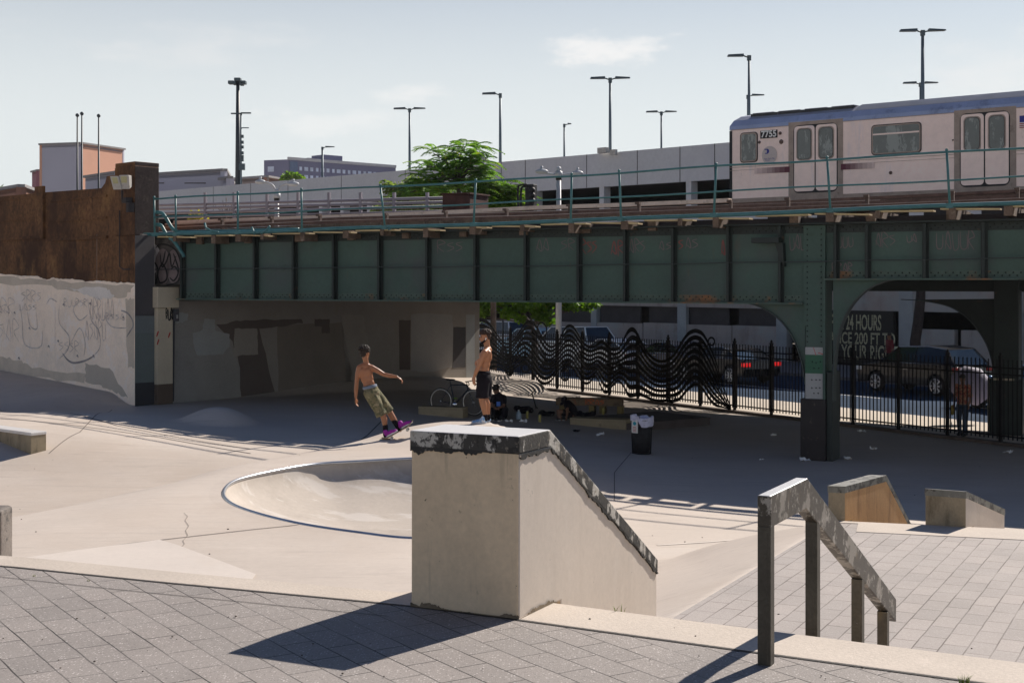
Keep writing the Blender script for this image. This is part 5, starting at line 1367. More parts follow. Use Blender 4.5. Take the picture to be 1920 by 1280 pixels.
mb.fbox(PG, g0, g1, -22, -22.3, -0.2, 10.4); mb.fbox(PG, g0-0.2, g0, -0.4, -22, -0.2, 9.2); mb.fbox(PG, g1, g1+0.3, 0, -22, -0.2, z1t)
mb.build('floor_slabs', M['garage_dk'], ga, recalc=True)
# columns seen between floors
for x in (1127, 1290, 1420, 1000, 905, 820, 750, 690, 640, 600, 560):
    t_ = PG.t(x); mb = MB(); mb.fbox(PG, t_-0.17, t_+0.17, -0.05, -0.6, 7.9, 9.2); mb.build('column', M['garage'], ga, recalc=True)
for x, w in ((1008,0.25),(1114,0.2),(1279,0.28),(1466,0.3),(1699,0.35),(1905,0.3)):
    t_ = PG.t(x); mb = MB(); mb.fbox(PG, t_-w, t_+w, 0.05, -0.5, -0.1, 6.3); mb.build('column', mat('blue_grey_column',(0.30,0.34,0.36),var=0.1) if x == 1008 else bpy.data.materials['blue_grey_column'], ga, recalc=True)
# low wall panels
td0, td1 = PG.t(1560), PG.t(1692)
tl = [PG.t(x) for x in (700,790,860,940,1008,1114,1205,1279,1372,1466)]
for a, b in zip(tl[:-1], tl[1:]):
    mb = MB(); mb.fbox(PG, a+0.03, b-0.03, -0.02, -0.4, -0.1, 1.72+0.06*math.sin(a)); mb.build('barrier_panel', M['g_low'], ga, recalc=True)
    mb = MB(); mb.fbox(PG, a+0.1, b-0.1, 0.0, -0.03, 1.45, 1.47); 
for (xa, xb) in ((1700,1790),(1790,1900),(1900,2020)):
    a, b = PG.t(xa)+0.3, PG.t(xb)-0.03; mb = MB(); mb.fbox(PG, a, b, -0.02, -0.4, -0.1, 1.78); mb.build('barrier_panel', M['g_low'], ga, recalc=True)
# dark sheets standing in for the shaded openings above the barriers
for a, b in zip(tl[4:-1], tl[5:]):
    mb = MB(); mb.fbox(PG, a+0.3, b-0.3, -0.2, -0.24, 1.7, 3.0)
    mb.build('dark_opening_sheet', M['garage_dk'], ga, recalc=True)
# roll-down door with painted letters
mb = MB(); mb.fbox(PG, td0-1.6, td1-0.4, 0.10, -0.1, -0.05, 2.55)
rd = mb.build('roll_door', mat('black_roll_door',(0.018,0.02,0.022),rough=0.6), ga, recalc=True)
M['sign_y'] = mat('pale_yellow_sign_paint', (0.55,0.56,0.40), rough=0.7, var=0.15, vscale=4)
def door_text(s, x0, x1, yt, yb):
    a = PG.px(x0,yb,0.12); b = PG.px(x1,yt,0.12); h = b[1]-a[1]
    ob = text_obj(s, 'lettering', M['sign_y'], 1.0, rd, Matrix.Identity(4), 0.004, bold=0.018)
    me = ob.data; xs_ = [v.co.x for v in me.vertices]; ys_ = [v.co.y for v in me.vertices]
    off = Vector(rd['_o']); x0_, x1_, y0_, y1_ = min(xs_), max(xs_), min(ys_), max(ys_)
    F_ = fmat(PG, 0, 0.105, 0)
    ax = Vector((F_[0][0], F_[1][0], 0)); base = PG.P(a[0],0.105,a[1]); Lw = abs(b[0]-a[0])
    for v in me.vertices:
        u = (v.co.x-x0_)/(x1_-x0_); w_ = (v.co.y-y0_)/(y1_-y0_)
        q = base+ax*(u*Lw)+Vector((0,0,w_*h*0.93))+Vector((PG.n.x,PG.n.y,0))*(v.co.z-(-0.5))*0.004
        v.co = q-off
yy = lambda x, y: y
door_text('OPEN 24 HOURS', 1546, 1652, 588, 617)
door_text('ENTRANCE 200 FT TO', 1516, 1678, 623, 642)
door_text('YOUR RIGHT', 1577, 1683, 647, 673)
mb = MB()
for k in range(36): mb.fbox(PG, td0-1.6, td1-0.4, 0.106, 0.128, 0.05+k*0.07, 0.066+k*0.07)
mb.build('door_slats', bpy.data.materials['black_roll_door'], rd, recalc=True)
# little lights and pipes on the parapet joints
for x in (760,868,940,985,1100,1195,1275,1340,640,540,470,400):
    t_ = PG.t(x); mb = MB(); mb.fbox(PG, t_-0.02, t_+0.02, 0.001, 0.01, z1b, z1t); mb.build('panel_joint', M['garage_dk'], ga, recalc=True)
mb = MB(); q = PG.px(1135,285,0.3); mb.fbox(PG, q[0]-0.5, q[0]+0.1, 0.1, 0.4, q[1]-0.05, q[1]+0.25); mb.fbox(PG, q[0]+0.3, q[0]+0.7, 0.1, 0.3, q[1]-0.2, q[1]+0.1); mb.build('camera_box', M['lamp_white'], ga, recalc=True)
# lamp posts on the roof deck
M['pole'] = mat('galvanised_pole', (0.12,0.16,0.19), rough=0.5, metal=0.3, var=0.08)
M['pole_d'] = mat('dark_pole', (0.035,0.045,0.055), rough=0.5, var=0.1)
M['lamphead'] = mat('dark_lamp_head', (0.07,0.10,0.115), rough=0.5)
def roof_lamp(x, ytop, Y, arms, label, r=0.075, xb=None, base_z=9.0, hl=0.85, m='pole'):
    p = W(x, ytop, Y); t = thing('lamp_post', (p.x,p.y,base_z), label, 'lamp post', 'tall lamp posts on the garage roof')
    mb = MB(); mb.tube([(p.x,p.y,base_z),(p.x,p.y,p.z)], r, 8, radii=[r*1.25,r*0.8]); mb.build('pole', M[m], t)
    for (s, z_) in arms:
        zz_ = p.z-z_; tilt = 0.14
        mb = MB(); mb.tube([(p.x,p.y,zz_-0.1),(p.x+s*0.35,p.y,zz_+0.02)], 0.04, 6)
        mb.hexa([Vector((p.x+s*(0.3 if i in (0,3) else 0.3+hl),p.y+yy_,zz_+dz)) for i, (yy_, dz) in enumerate([(-0.18,-0.03),(-0.16,0.02*s-0.02),(0.16,0.02*s-0.02),(0.18,-0.03),])]+
                [Vector((p.x+s*(0.3 if i in (0,3) else 0.3+hl*0.97),p.y+yy_,zz_+dz)) for i, (yy_, dz) in enumerate([(-0.14,0.10),(-0.12,0.06),(0.12,0.06),(0.14,0.10)])])
        mb.build('lamp_head', M['lamphead'], t, recalc=True)
    mb = MB(); mb.fbox(Frame((p.x,p.y),(1,0)), -0.1, 0.1, -0.1, 0.1, p.z-0.25, p.z+0.02); mb.build('lamp_bracket', M['lamphead'], t, recalc=True)
roof_lamp(768, 204, 100, [(-1,0),(1,0)], 'double armed lamp post left of the leafy tree crown', 0.09)
roof_lamp(938, 176, 88, [(-1,0)], 'single armed lamp post just right of the leafy tree crown', 0.09)
roof_lamp(1058, 233, 118, [(1,0)], 'short thin lamp post seen end on, between two taller ones', 0.09, hl=0.3)
roof_lamp(1144, 147, 80, [(-1,0),(1,0)], 'tallest double armed lamp post right of the middle of the parapet', 0.085)
roof_lamp(1240, 210, 104, [(-1,0),(1,0)], 'lower double armed lamp post left of the train', 0.08)
roof_lamp(1404.5, 105, 74, [(-1,0)], 'single armed lamp post above the front end of the train', 0.08, m='pole')
roof_lamp(1402.3, 179, 98, [(1,0)], 'low single arm lamp post in line with a taller one above the train front', 0.08)
roof_lamp(1730, 58, 70, [(-1,0),(1,0)], 'highest double armed lamp post behind the roof of the train', 0.10)
roof_lamp(1726, 156, 92, [(-1,0),(1,0)], 'lower double armed lamp post overlapping the highest one above the train', 0.09)
roof_lamp(604.5, 276, 130, [(1,0)], 'small single armed lamp post in front of the distant apartment block', 0.12)
# big multi-head mast at the left
p = W(446, 153, 108); t = thing('flood_light_mast', (p.x,p.y,9.0), 'tall dark mast carrying a cluster of flood lights left of the apartment block', 'light mast')
mb = MB(); mb.tube([(p.x,p.y,9.0),(p.x,p.y,p.z)], 0.2, 10, radii=[0.24,0.13]); mb.build('pole', M['pole_d'], t)
for dx, dz, w in ((-0.5,-0.1,0.45),(0.0,0.12,0.5),(0.45,-0.1,0.4),(-0.25,-0.15,0.25),(0.3,-0.2,0.3)):
    mb = MB(); mb.box(p.x+dx-w/2, p.x+dx+w/2, p.y-0.3, p.y+0.3, p.z+dz-0.12, p.z+dz+0.14); mb.build('lamp_head', M['lamphead'], t, recalc=True, bevel=0.04)
p = W(452, 213, 105); t = thing('signal_mast', (p.x,p.y,9.0), 'slim pole with small signal boxes right beside the tall flood light mast', 'pole')
mb = MB(); mb.tube([(p.x,p.y,9.0),(p.x,p.y,p.z)], 0.07, 8); mb.build('pole', M['pole'], t)
for s in (-1,1):
    mb = MB(); mb.box(min(p.x,p.x+s*0.75), max(p.x,p.x+s*0.75), p.y-.12, p.y+.12, p.z+0.02*s-0.03, p.z+0.02*s+0.06); mb.build('lamp_head', M['lamphead'], t, recalc=True)
mb = MB(); q = W(458,240,105); mb.box(p.x, q.x+0.35, p.y-.05, p.y+.05, q.z-0.03, q.z+0.04); mb.build('arm', M['pole'], t, recalc=True)
for yb in (256,267,276,287,294,300,313):
    q = W(452, yb, 104.8); mb = MB(); w = 0.22 if yb == 313 else 0.12; mb.box(q.x-w+0.08, q.x+w+0.08, q.y-.15, q.y+.1, q.z-(0.24 if yb == 313 else 0.11), q.z+(0.24 if yb == 313 else 0.11)); mb.build('signal_box', M['lamphead'], t, recalc=True)
# flag poles
for x, yt, lab in ((145,219,'left flag pole of the close pair, bare and dark'),(153.5,216,'right flag pole of the close pair, bare and dark'),(185,220,'single bare flag pole in front of the salmon wall')):
    p = W(x, yt, 95); t = thing('flag_pole', (p.x,p.y,-0.2), lab, 'flag pole', 'flag poles beside the salmon building')
    mb = MB(); mb.tube([(p.x,p.y,-0.2),(p.x,p.y,p.z)], 0.1, 8, radii=[0.12,0.05]); mb.build('pole', M['pole_d'], t)
    mb = MB(); mb.ell((p.x,p.y,p.z+0.1),(0.13,0.13,0.13)); mb.build('finial', M['pole_d'], t)
# white cobra-head street lamps behind the tracks
M['wpole'] = mat('white_street_lamp_paint', (0.48,0.50,0.53), rough=0.5, var=0.08)
def street_lamp(x, Y, ytop, armpts, label):
    p = W(x, ytop, Y); t = thing('street_lamp', (p.x,p.y,0), label, 'street lamp', 'white double street lamps behind the tracks')
    mb = MB(); mb.tube([(p.x,p.y,0),(p.x,p.y,p.z)], 0.12, 10, radii=[0.14,0.10]); mb.ell((p.x,p.y,p.z+0.06),(0.11,0.11,0.12)); mb.lathe([(0.16,0),(0.16,0.22)],(p.x,p.y,p.z-0.25),10); mb.build('pole', M['wpole'], t)
    mb = MB(); q = W(x, ytop+18, Y); mb.lathe([(0.125,0),(0.125,0.3)], (p.x,p.y,q.z), 10); mb.build('band', M['black'], t)
    for pts, (hx0, hx1, hy) in armpts:
        V = [W(a,b,Y) for a, b in pts]; mb = MB(); mb.tube(catmull(V,5,closed=False), 0.05, 7); mb.build('arm', M['wpole'], t)
        a = W(hx0,hy,Y); b = W(hx1,hy,Y); mb = MB(); c = (a+b)/2; L = abs(b.x-a.x)/2
        mb.ell(c,(L,0.16,0.11)); mb.lathe([(0.06,0),(0.06,0.14)],(c.x,c.y,c.z+0.08),8); mb.build('lamp_head', M['wpole'], t)
street_lamp(1047.5, 58, 320, [([(1044,328),(1030,326),(1018,323)],(1003,1028,321.5)),([(1050,329),(1062,327),(1074,325)],(1072,1094,324.5))], 'white double street lamp with level arms at the signal box')
street_lamp(519, 62, 361, [([(517,362),(513,350),(505,344),(495,341)],(478,498,341)),([(521,362),(525,350),(533,345),(542,344)],(538,561,345))], 'white double street lamp with curved arms behind the left part of the tracks')

# ------------------------------------------------------------------ FAR BUILDINGS
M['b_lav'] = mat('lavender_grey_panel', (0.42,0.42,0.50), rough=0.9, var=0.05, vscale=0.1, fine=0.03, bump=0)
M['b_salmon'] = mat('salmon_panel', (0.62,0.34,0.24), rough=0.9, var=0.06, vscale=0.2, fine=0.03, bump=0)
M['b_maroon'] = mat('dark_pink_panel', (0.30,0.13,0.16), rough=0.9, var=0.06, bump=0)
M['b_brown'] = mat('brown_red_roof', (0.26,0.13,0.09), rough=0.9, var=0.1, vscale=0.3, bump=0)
def quadblock(pxs, ytops, Ys, zb, name, label, mats, depth=None):
    """block from two visible faces: three corner pixels with distances"""
    t = thing(name, tuple(Vector((W(pxs[1],500,Ys[1]).x, Ys[1], zb))), label, 'building')
    P = [W(x,y,Y) for x, y, Y in zip(pxs, ytops, Ys)]; zt = P[1].z
    a, b, c = [Vector((p.x,p.y,0)) for p in P]; d = a+(c-b)
    for (u, v, m) in ((a,b,mats[0]),(b,c,mats[1]),(c,d,mats[0]),(d,a,mats[1])):
        mb = MB(); n = Vector((v.y-u.y, u.x-v.x, 0)).normalized(); ce = (a+b+c+d)/4
        if n.dot((u+v)/2-ce) < 0: n = -n
        mb.prism([Vector((u.x,u.y,zb)),Vector((v.x,v.y,zb)),Vector((v.x,v.y,zt)),Vector((u.x,u.y,zt))], -n*0.5)
        mb.build('wall', m, t, recalc=True)
    mb = MB(); mb.prism([Vector((q.x,q.y,zt-0.5)) for q in (a,b,c,d)], (0,0,0.35)); mb.build('roof', mats[0], t, recalc=True)
    mb = MB()
    for u, v in ((a,b),(b,c)): mb.bar(Vector((u.x,u.y,zt+0.1)), Vector((v.x,v.y,zt+0.1)), 0.7, 0.3)
    mb.build('roof_edge', mat('roof_edge_grey',(0.25,0.24,0.24),bump=0) if 'roof_edge_grey' not in bpy.data.materials else bpy.data.materials['roof_edge_grey'], t, recalc=True)
    return t
def LY(H, y): return H*FPX/(HY-y)         # distance at which a roof of height H above the eye meets row y
H = 24.0
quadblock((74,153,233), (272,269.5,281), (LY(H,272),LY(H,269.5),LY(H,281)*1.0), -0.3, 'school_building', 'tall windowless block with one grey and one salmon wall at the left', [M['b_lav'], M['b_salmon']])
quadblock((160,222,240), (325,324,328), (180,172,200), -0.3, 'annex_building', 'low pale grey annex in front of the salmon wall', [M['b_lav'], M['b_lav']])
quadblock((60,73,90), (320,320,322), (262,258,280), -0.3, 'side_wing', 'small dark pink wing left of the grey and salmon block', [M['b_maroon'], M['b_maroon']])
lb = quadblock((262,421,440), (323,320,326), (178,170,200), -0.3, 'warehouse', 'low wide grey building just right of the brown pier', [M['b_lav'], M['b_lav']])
mb = MB()
for x0, x1 in ((295,308),(346,386)):
    a = W(x0,343.5,169.5); b = W(x1,343.5,169.5); mb.bar(a, b, 0.1, 0.13)
mb.build('window_slit', M['garage_dk'], lb, recalc=True)
quadblock((380,432,436), (335,334,338), (176,168,200), -0.3, 'low_wing', 'low grey wing stepping down right of the wide grey building', [M['b_lav'], M['b_lav']])
quadblock((434,500,640), (333,332,338), (215,210,240), -0.3, 'brown_building', 'low brown building right of the tall mast', [mat('brown_grey_wall',(0.24,0.19,0.17),bump=0), M['b_brown']])
quadblock((-30,40,74), (352,350,352), (150,140,150), -0.3, 'brown_roofed_building', 'low brown building with a reddish roof at the left edge above the brown wall', [M['b_brown'], M['b_brown']])
# apartment slab
def apartments():
    a = W(495,299,420); Yb = 425; H_ = a.z-CH
    L = [(495,298,398),(541,299,395),(742,314.5,423)]
    t = thing('apartment_block', tuple(Vector((W(541,500,395).x,395,-0.3))), 'hazy blue-brown brick apartment slab with rows of windows far behind the garage', 'building')
    P = [W(*q) for q in L]; zt = P[1].z; c0_, c1_, c2_ = [Vector((p.x,p.y,0)) for p in P]; c3_ = c0_+(c2_-c1_)
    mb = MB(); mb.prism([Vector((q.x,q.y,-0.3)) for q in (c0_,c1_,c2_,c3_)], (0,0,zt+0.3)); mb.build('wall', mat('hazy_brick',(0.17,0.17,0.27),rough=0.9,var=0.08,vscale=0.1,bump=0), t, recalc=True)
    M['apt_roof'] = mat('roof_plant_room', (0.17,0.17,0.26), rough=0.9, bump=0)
    d = (c2_-c1_).normalized(); n = Vector((-d.y,d.x,0)); 
    if n.dot(-c1_) < 0: n = -n
    F_ = Frame((c1_.x,c1_.y),(d.x,d.y)); Lf = (c2_-c1_).length
    for (x0,x1,y0) in ((578,606,296),(607,642,290)):
        t0, z_ = F_.px(x0,y0,-6); t1, _ = F_.px(x1,y0,-6); mb = MB(); mb.fbox(F_, t0, t1, -6, -12, zt-0.5, z_); mb.build('plant_room', M['apt_roof'], t, recalc=True)
    mb = MB(); mb.fbox(F_, -0.2, Lf, 0.3, -0.3, zt-0.1, zt+0.7); mb.build('roof_edge', mat('pale_roof_edge',(0.5,0.5,0.52),bump=0), t, recalc=True)
    mb = MB(); t0 = F_.t(541); mb.fbox(F_, F_.t(543), F_.t(556), 0.01, 0.6, -0.3, zt-0.6); mb.build('stair_tower', mat('blue_stair_tower',(0.12,0.17,0.28),bump=0), t, recalc=True)
    mw = mat('pale_window',(0.55,0.62,0.78),rough=0.3,bump=0,var=0.3,vscale=0.3)
    k = 0
    for row in range(5):
        for col in range(19):
            tt = 4.2+col*1.95; z_ = zt-2.4-row*2.3; w = (0.42,0.66,0.5)[col % 3]
            if tt+w > Lf-1: continue
            mb = MB(); mb.fbox(F_, tt-w, tt+w, 0.02, 0.10, z_-0.55, z_+0.55); mb.build('window', mw, t, recalc=True); k += 1
    F2 = Frame((c1_.x,c1_.y),((c0_-c1_).x,(c0_-c1_).y))
    for row in range(5):
        tt = F2.t(508); z_ = zt-2.6-row*2.75; mb = MB(); mb.fbox(F2, tt-1.0, tt+1.0, 0.02, 0.1, z_-0.75, z_+0.75) if tt > 0 else mb.fbox(F2, 2, 4, 0.02, 0.1, z_-0.75, z_+0.75); mb.build('window', mw, t, recalc=True)
apartments()
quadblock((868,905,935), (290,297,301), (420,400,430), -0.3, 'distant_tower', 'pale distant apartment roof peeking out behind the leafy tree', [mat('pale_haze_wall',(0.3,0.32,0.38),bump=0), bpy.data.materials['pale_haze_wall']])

# grey pipe rails and cable troughs along the far side of the tracks
p = thing('far_track_railing', tuple(GF.P(0,-9,5.2)), 'grey pipe railing with several rails along the far side of the tracks', 'railing')
for (ya, yb) in ((384,372),(391,380),(399,388),(408,396)):
    mb = MB(); q0 = GF.px(296,ya+1,-8.0); q1 = GF.px(835,yb-1,-8.0); mb.tube([GF.P(q0[0],-8,q0[1]), GF.P(q1[0],-8,q1[1])], 0.05 if ya < 405 else 0.03, 7); mb.build('pipe', mat('grey_pipe',(0.33,0.30,0.33),rough=0.5,var=0.1) if 'grey_pipe' not in bpy.data.materials else bpy.data.materials['grey_pipe'], p)
for x in (386,440,502,560,618,677,740,802):
    q = GF.px(x, 361, -8.0); mb = MB(); mb.fbox(GF, q[0]-0.045, q[0]+0.045, -7.93, -8.02, 5.0, q[1]); mb.build('post', bpy.data.materials['grey_pipe'], p, recalc=True)
# rusty equipment box and signal on the tracks
q = GF.px(829, 399, -6.0); q2 = GF.px(880, 364, -6.0)
t = thing('equipment_box', tuple(GF.P(q[0],-6,q[1]-0.3)), 'rusty brown steel equipment box on the tracks in front of the tree', 'box')
mb = MB(); mb.fbox(GF, q[0], q2[0], -6.0, -7.2, q[1]-0.4, q2[1]); mb.build('box', mat('rusty_box',(0.075,0.032,0.025),rough=0.8,var=0.35,vscale=3), t, recalc=True, bevel=0.03)
mb = MB(); mb.fbox(GF, q[0]-0.04, q2[0]+0.04, -5.96, -7.24, q2[1]+0.001, q2[1]+0.05); mb.build('lid', bpy.data.materials['rusty_box'], t, recalc=True)
q = GF.px(990, 400, -5.0); q2 = GF.px(1000, 345, -5.0)
t = thing('track_signal', tuple(GF.P(q[0],-5,q[1]-0.4)), 'black track signal with bent handrails beside the white street lamp', 'signal')
mb = MB(); mb.fbox(GF, q[0]-0.1, q2[0], -5, -5.25, q[1]-0.1, q2[1]); mb.fbox(GF, q[0]-0.02, q2[0]-0.06, -5, -5.1, q[1]-0.9, q[1]-0.1); hd = mb.build('signal_head', M['black'], t, recalc=True, bevel=0.02)
for y in (356,366,376):
    s_ = GF.px(998,y,-4.95); mb = MB(); mb.lathe([(0.075,0),(0.08,0.05),(0.07,0.12)], GF.P(s_[0],-5,s_[1]), 10, (GF.n.x,GF.n.y,0)); mb.build('lens_hood', M['black'], hd)
for pts in ([(972,398),(971,355),(976,347),(988,346)],[(977,398),(977,358),(981,350),(990,349)]):
    V = [GF.P(GF.px(a,b,-5)[0],-5,GF.px(a,b,-5)[1]) for a, b in pts]; mb = MB(); mb.tube(catmull(V,4,closed=False),0.03,7); mb.build('handrail', M['black'], t)
# ------------------------------------------------------------------ STREET FENCE AND WAVY ARTWORK
M['iron'] = mat('black_iron_paint', (0.008,0.007,0.008), spec=0.12, rough=0.6, var=0.2, vscale=4, fine=0.1)
fen = thing('iron_fence', tuple(FENCE.P(10,0,0)), 'black iron picket fence along the street with tall square posts', 'fence')
posts_px = [1990,1876,1779,1688,1600.5,1517,1444,1371,1240,1121,1068,1010,958,912]
pt = [FENCE.t(x) for x in (1876,1779,1688,1600.5)]
sp = 1.62
t0 = pt[0]; tmax = FENCE.t(884)+2
tlist = [t0-2*sp, t0-sp, t0]; 
while tlist[-1] < tmax: tlist.append(tlist[-1]+sp)
for a, b in zip(tlist[:-1], tlist[1:]):
    mb = MB()
    for z in (0.22, 1.70, 1.86): mb.fbox(FENCE, a+0.035, b-0.035, -0.018, 0.018, z-0.018, z+0.018)
    n = 12
    for k in range(n):
        t_ = a+0.035+(b-a-0.07)*(k+0.5)/n; mb.fbox(FENCE, t_-0.011, t_+0.011, -0.0115, 0.0115, 0.14, 2.06); 
    mb.build('picket_panel', M['iron'], fen, recalc=True)
for t_ in tlist:
    mb = MB(); mb.fbox(FENCE, t_-0.035, t_+0.035, -0.035, 0.035, -0.05, 2.12); mb.fbox(FENCE, t_-0.045, t_+0.045, -0.045, 0.045, 2.12, 2.15); mb.lathe([(0.03,0),(0.04,0.04),(0.01,0.09)], FENCE.P(t_,0,2.15), 8)
    mb.build('post', M['iron'], fen, recalc=True)
mb = MB(); mb.fbox(FENCE, tlist[0], tlist[-1], 0.12, -0.12, -0.1, 0.075); mb.build('kerb_plinth', mat('dark_plinth',(0.10,0.075,0.06),var=0.3,vscale=2), fen, recalc=True)

art = thing('wavy_fence_artwork', tuple(FENCE.P(18,0.1,0.1)), 'black steel artwork of rolling wavy bands and rings mounted on the fence', 'artwork')
top = [(884,606),(893,601),(902,599),(912,602),(924,614),(936,634),(949,646),(962,641),(974,622),(984,607),(993,602),(1003,606),(1012,624),(1022,643),(1033,652),(1044,646),(1053,628),(1060,614),(1068,609),(1077,614),(1086,630),(1095,645),(1103,650),(1114,650),(1121,645),(1128,639),(1135,644),(1144,654),(1153,657),(1162,652),(1171,633),(1178,620),(1185,616),(1193,621),(1201,640),(1212,659),(1224,672),(1238,678),(1252,676),(1266,664),(1279,640),(1291,624),(1304,619),(1317,624),(1328,642),(1340,670),(1353,712),(1370,764)]
bot = [(884,690),(900,694),(915,690),(928,686),(940,688),(955,700),(970,686),(985,676),(998,694),(1010,714),(1021,720),(1034,714),(1045,696),(1056,684),(1066,682),(1076,690),(1087,710),(1098,720),(1108,716),(1116,700),(1122,712),(1130,734),(1140,736),(1148,722),(1158,712),(1168,720),(1178,742),(1190,740),(1200,738),(1212,744),(1226,750),(1240,751),(1252,750),(1262,752),(1275,748),(1288,730),(1304,718),(1318,728),(1330,748),(1342,760),(1356,763),(1370,768)]
xs_t = np.array([p[0] for p in top]); ys_t = np.array([p[1] for p in top]); xs_b = np.array([p[0] for p in bot]); ys_b = np.array([p[1] for p in bot])
NB = 9
xx_ = np.linspace(884, 1370, 200)
def sm_curve(xs, ys):
    y = np.interp(xx_, xs, ys); k = np.array([1,2,3,2,1])/9.0
    yp = np.concatenate([[y[0]]*2, y, [y[-1]]*2]); return np.convolve(yp, k, 'valid')
yt_, yb_ = sm_curve(xs_t, ys_t), sm_curve(xs_b, ys_b)
M['art'] = mat('black_artwork_steel', (0.004,0.004,0.004), rough=0.6, var=0.1, spec=0.08)
for k in range(NB):
    f = k/(NB-1)
    # middle bands drift sideways a little, like the real ripples
    base = yt_*(1-f)+yb_*f
    sh = 3*math.sin(f*math.pi)
    y = np.interp(xx_-sh*np.sin(xx_/57.0), xx_, base)
    hw = np.clip((yb_-yt_)/(NB-1)*0.31, 1.5, 4.4)*(1+0.12*math.sin(k*2.1))
    mb = MB(); A, B, A2, B2 = [], [], [], []
    for x, yy_, h in zip(xx_, y, hw):
        u = FENCE.px(x, yy_-h, 0.06); v = FENCE.px(x, yy_+h, 0.06)
        o = 0.05 if k % 2 else 0.064
        A.append(FENCE.P(u[0],o,u[1])); B.append(FENCE.P(v[0],o,v[1])); A2.append(FENCE.P(u[0],o-0.008,u[1])); B2.append(FENCE.P(v[0],o-0.008,v[1]))
    mb.strip(A,B); mb.strip(A2,B2); mb.strip(A,A2); mb.strip(B,B2)
    mb.build('wave_band', M['art'], art)
def ring(cx, cy, rx, ry, w):
    mb = MB(); c = FENCE.px(cx, cy, 0.08); RX = abs(FENCE.px(cx+rx,cy,0.08)[0]-c[0]); RZ = abs(FENCE.px(cx,cy+ry,0.08)[1]-c[1]); W_ = abs(FENCE.px(cx,cy+w,0.08)[1]-c[1])
    N = 28; A, B, A2, B2 = [], [], [], []
    for i in range(N+1):
        a = 2*math.pi*i/N; ca, sa = math.cos(a), math.sin(a)
        for L, q, o in ((A,0,0.085),(B,W_,0.085),(A2,0,0.077),(B2,W_,0.077)): L.append(FENCE.P(c[0]+(RX-q)*ca, o, c[1]+(RZ-q)*sa))
    mb.strip(A,B); mb.strip(A2,B2); mb.strip(A,A2); mb.strip(B,B2); mb.build('ring', M['art'], art)
for (cx,cy,rx,ry,w) in ((1016,619,10,16,3.5),(978,657,9,15,4),(955,692,8,14,5),(1059,702,9,13,4),(1059,702,5,9,2.5),(1154,692,8,12,3.5),(1258,741,10,15,4),(1283,733,4,7,2.5),(1334,640,7,9,3.5),(1281,690,7,9,3),(1150,715,6,8,3),(985,690,8,9,3),(940,708,7,7,2.5)): ring(cx,cy,rx,ry,w)

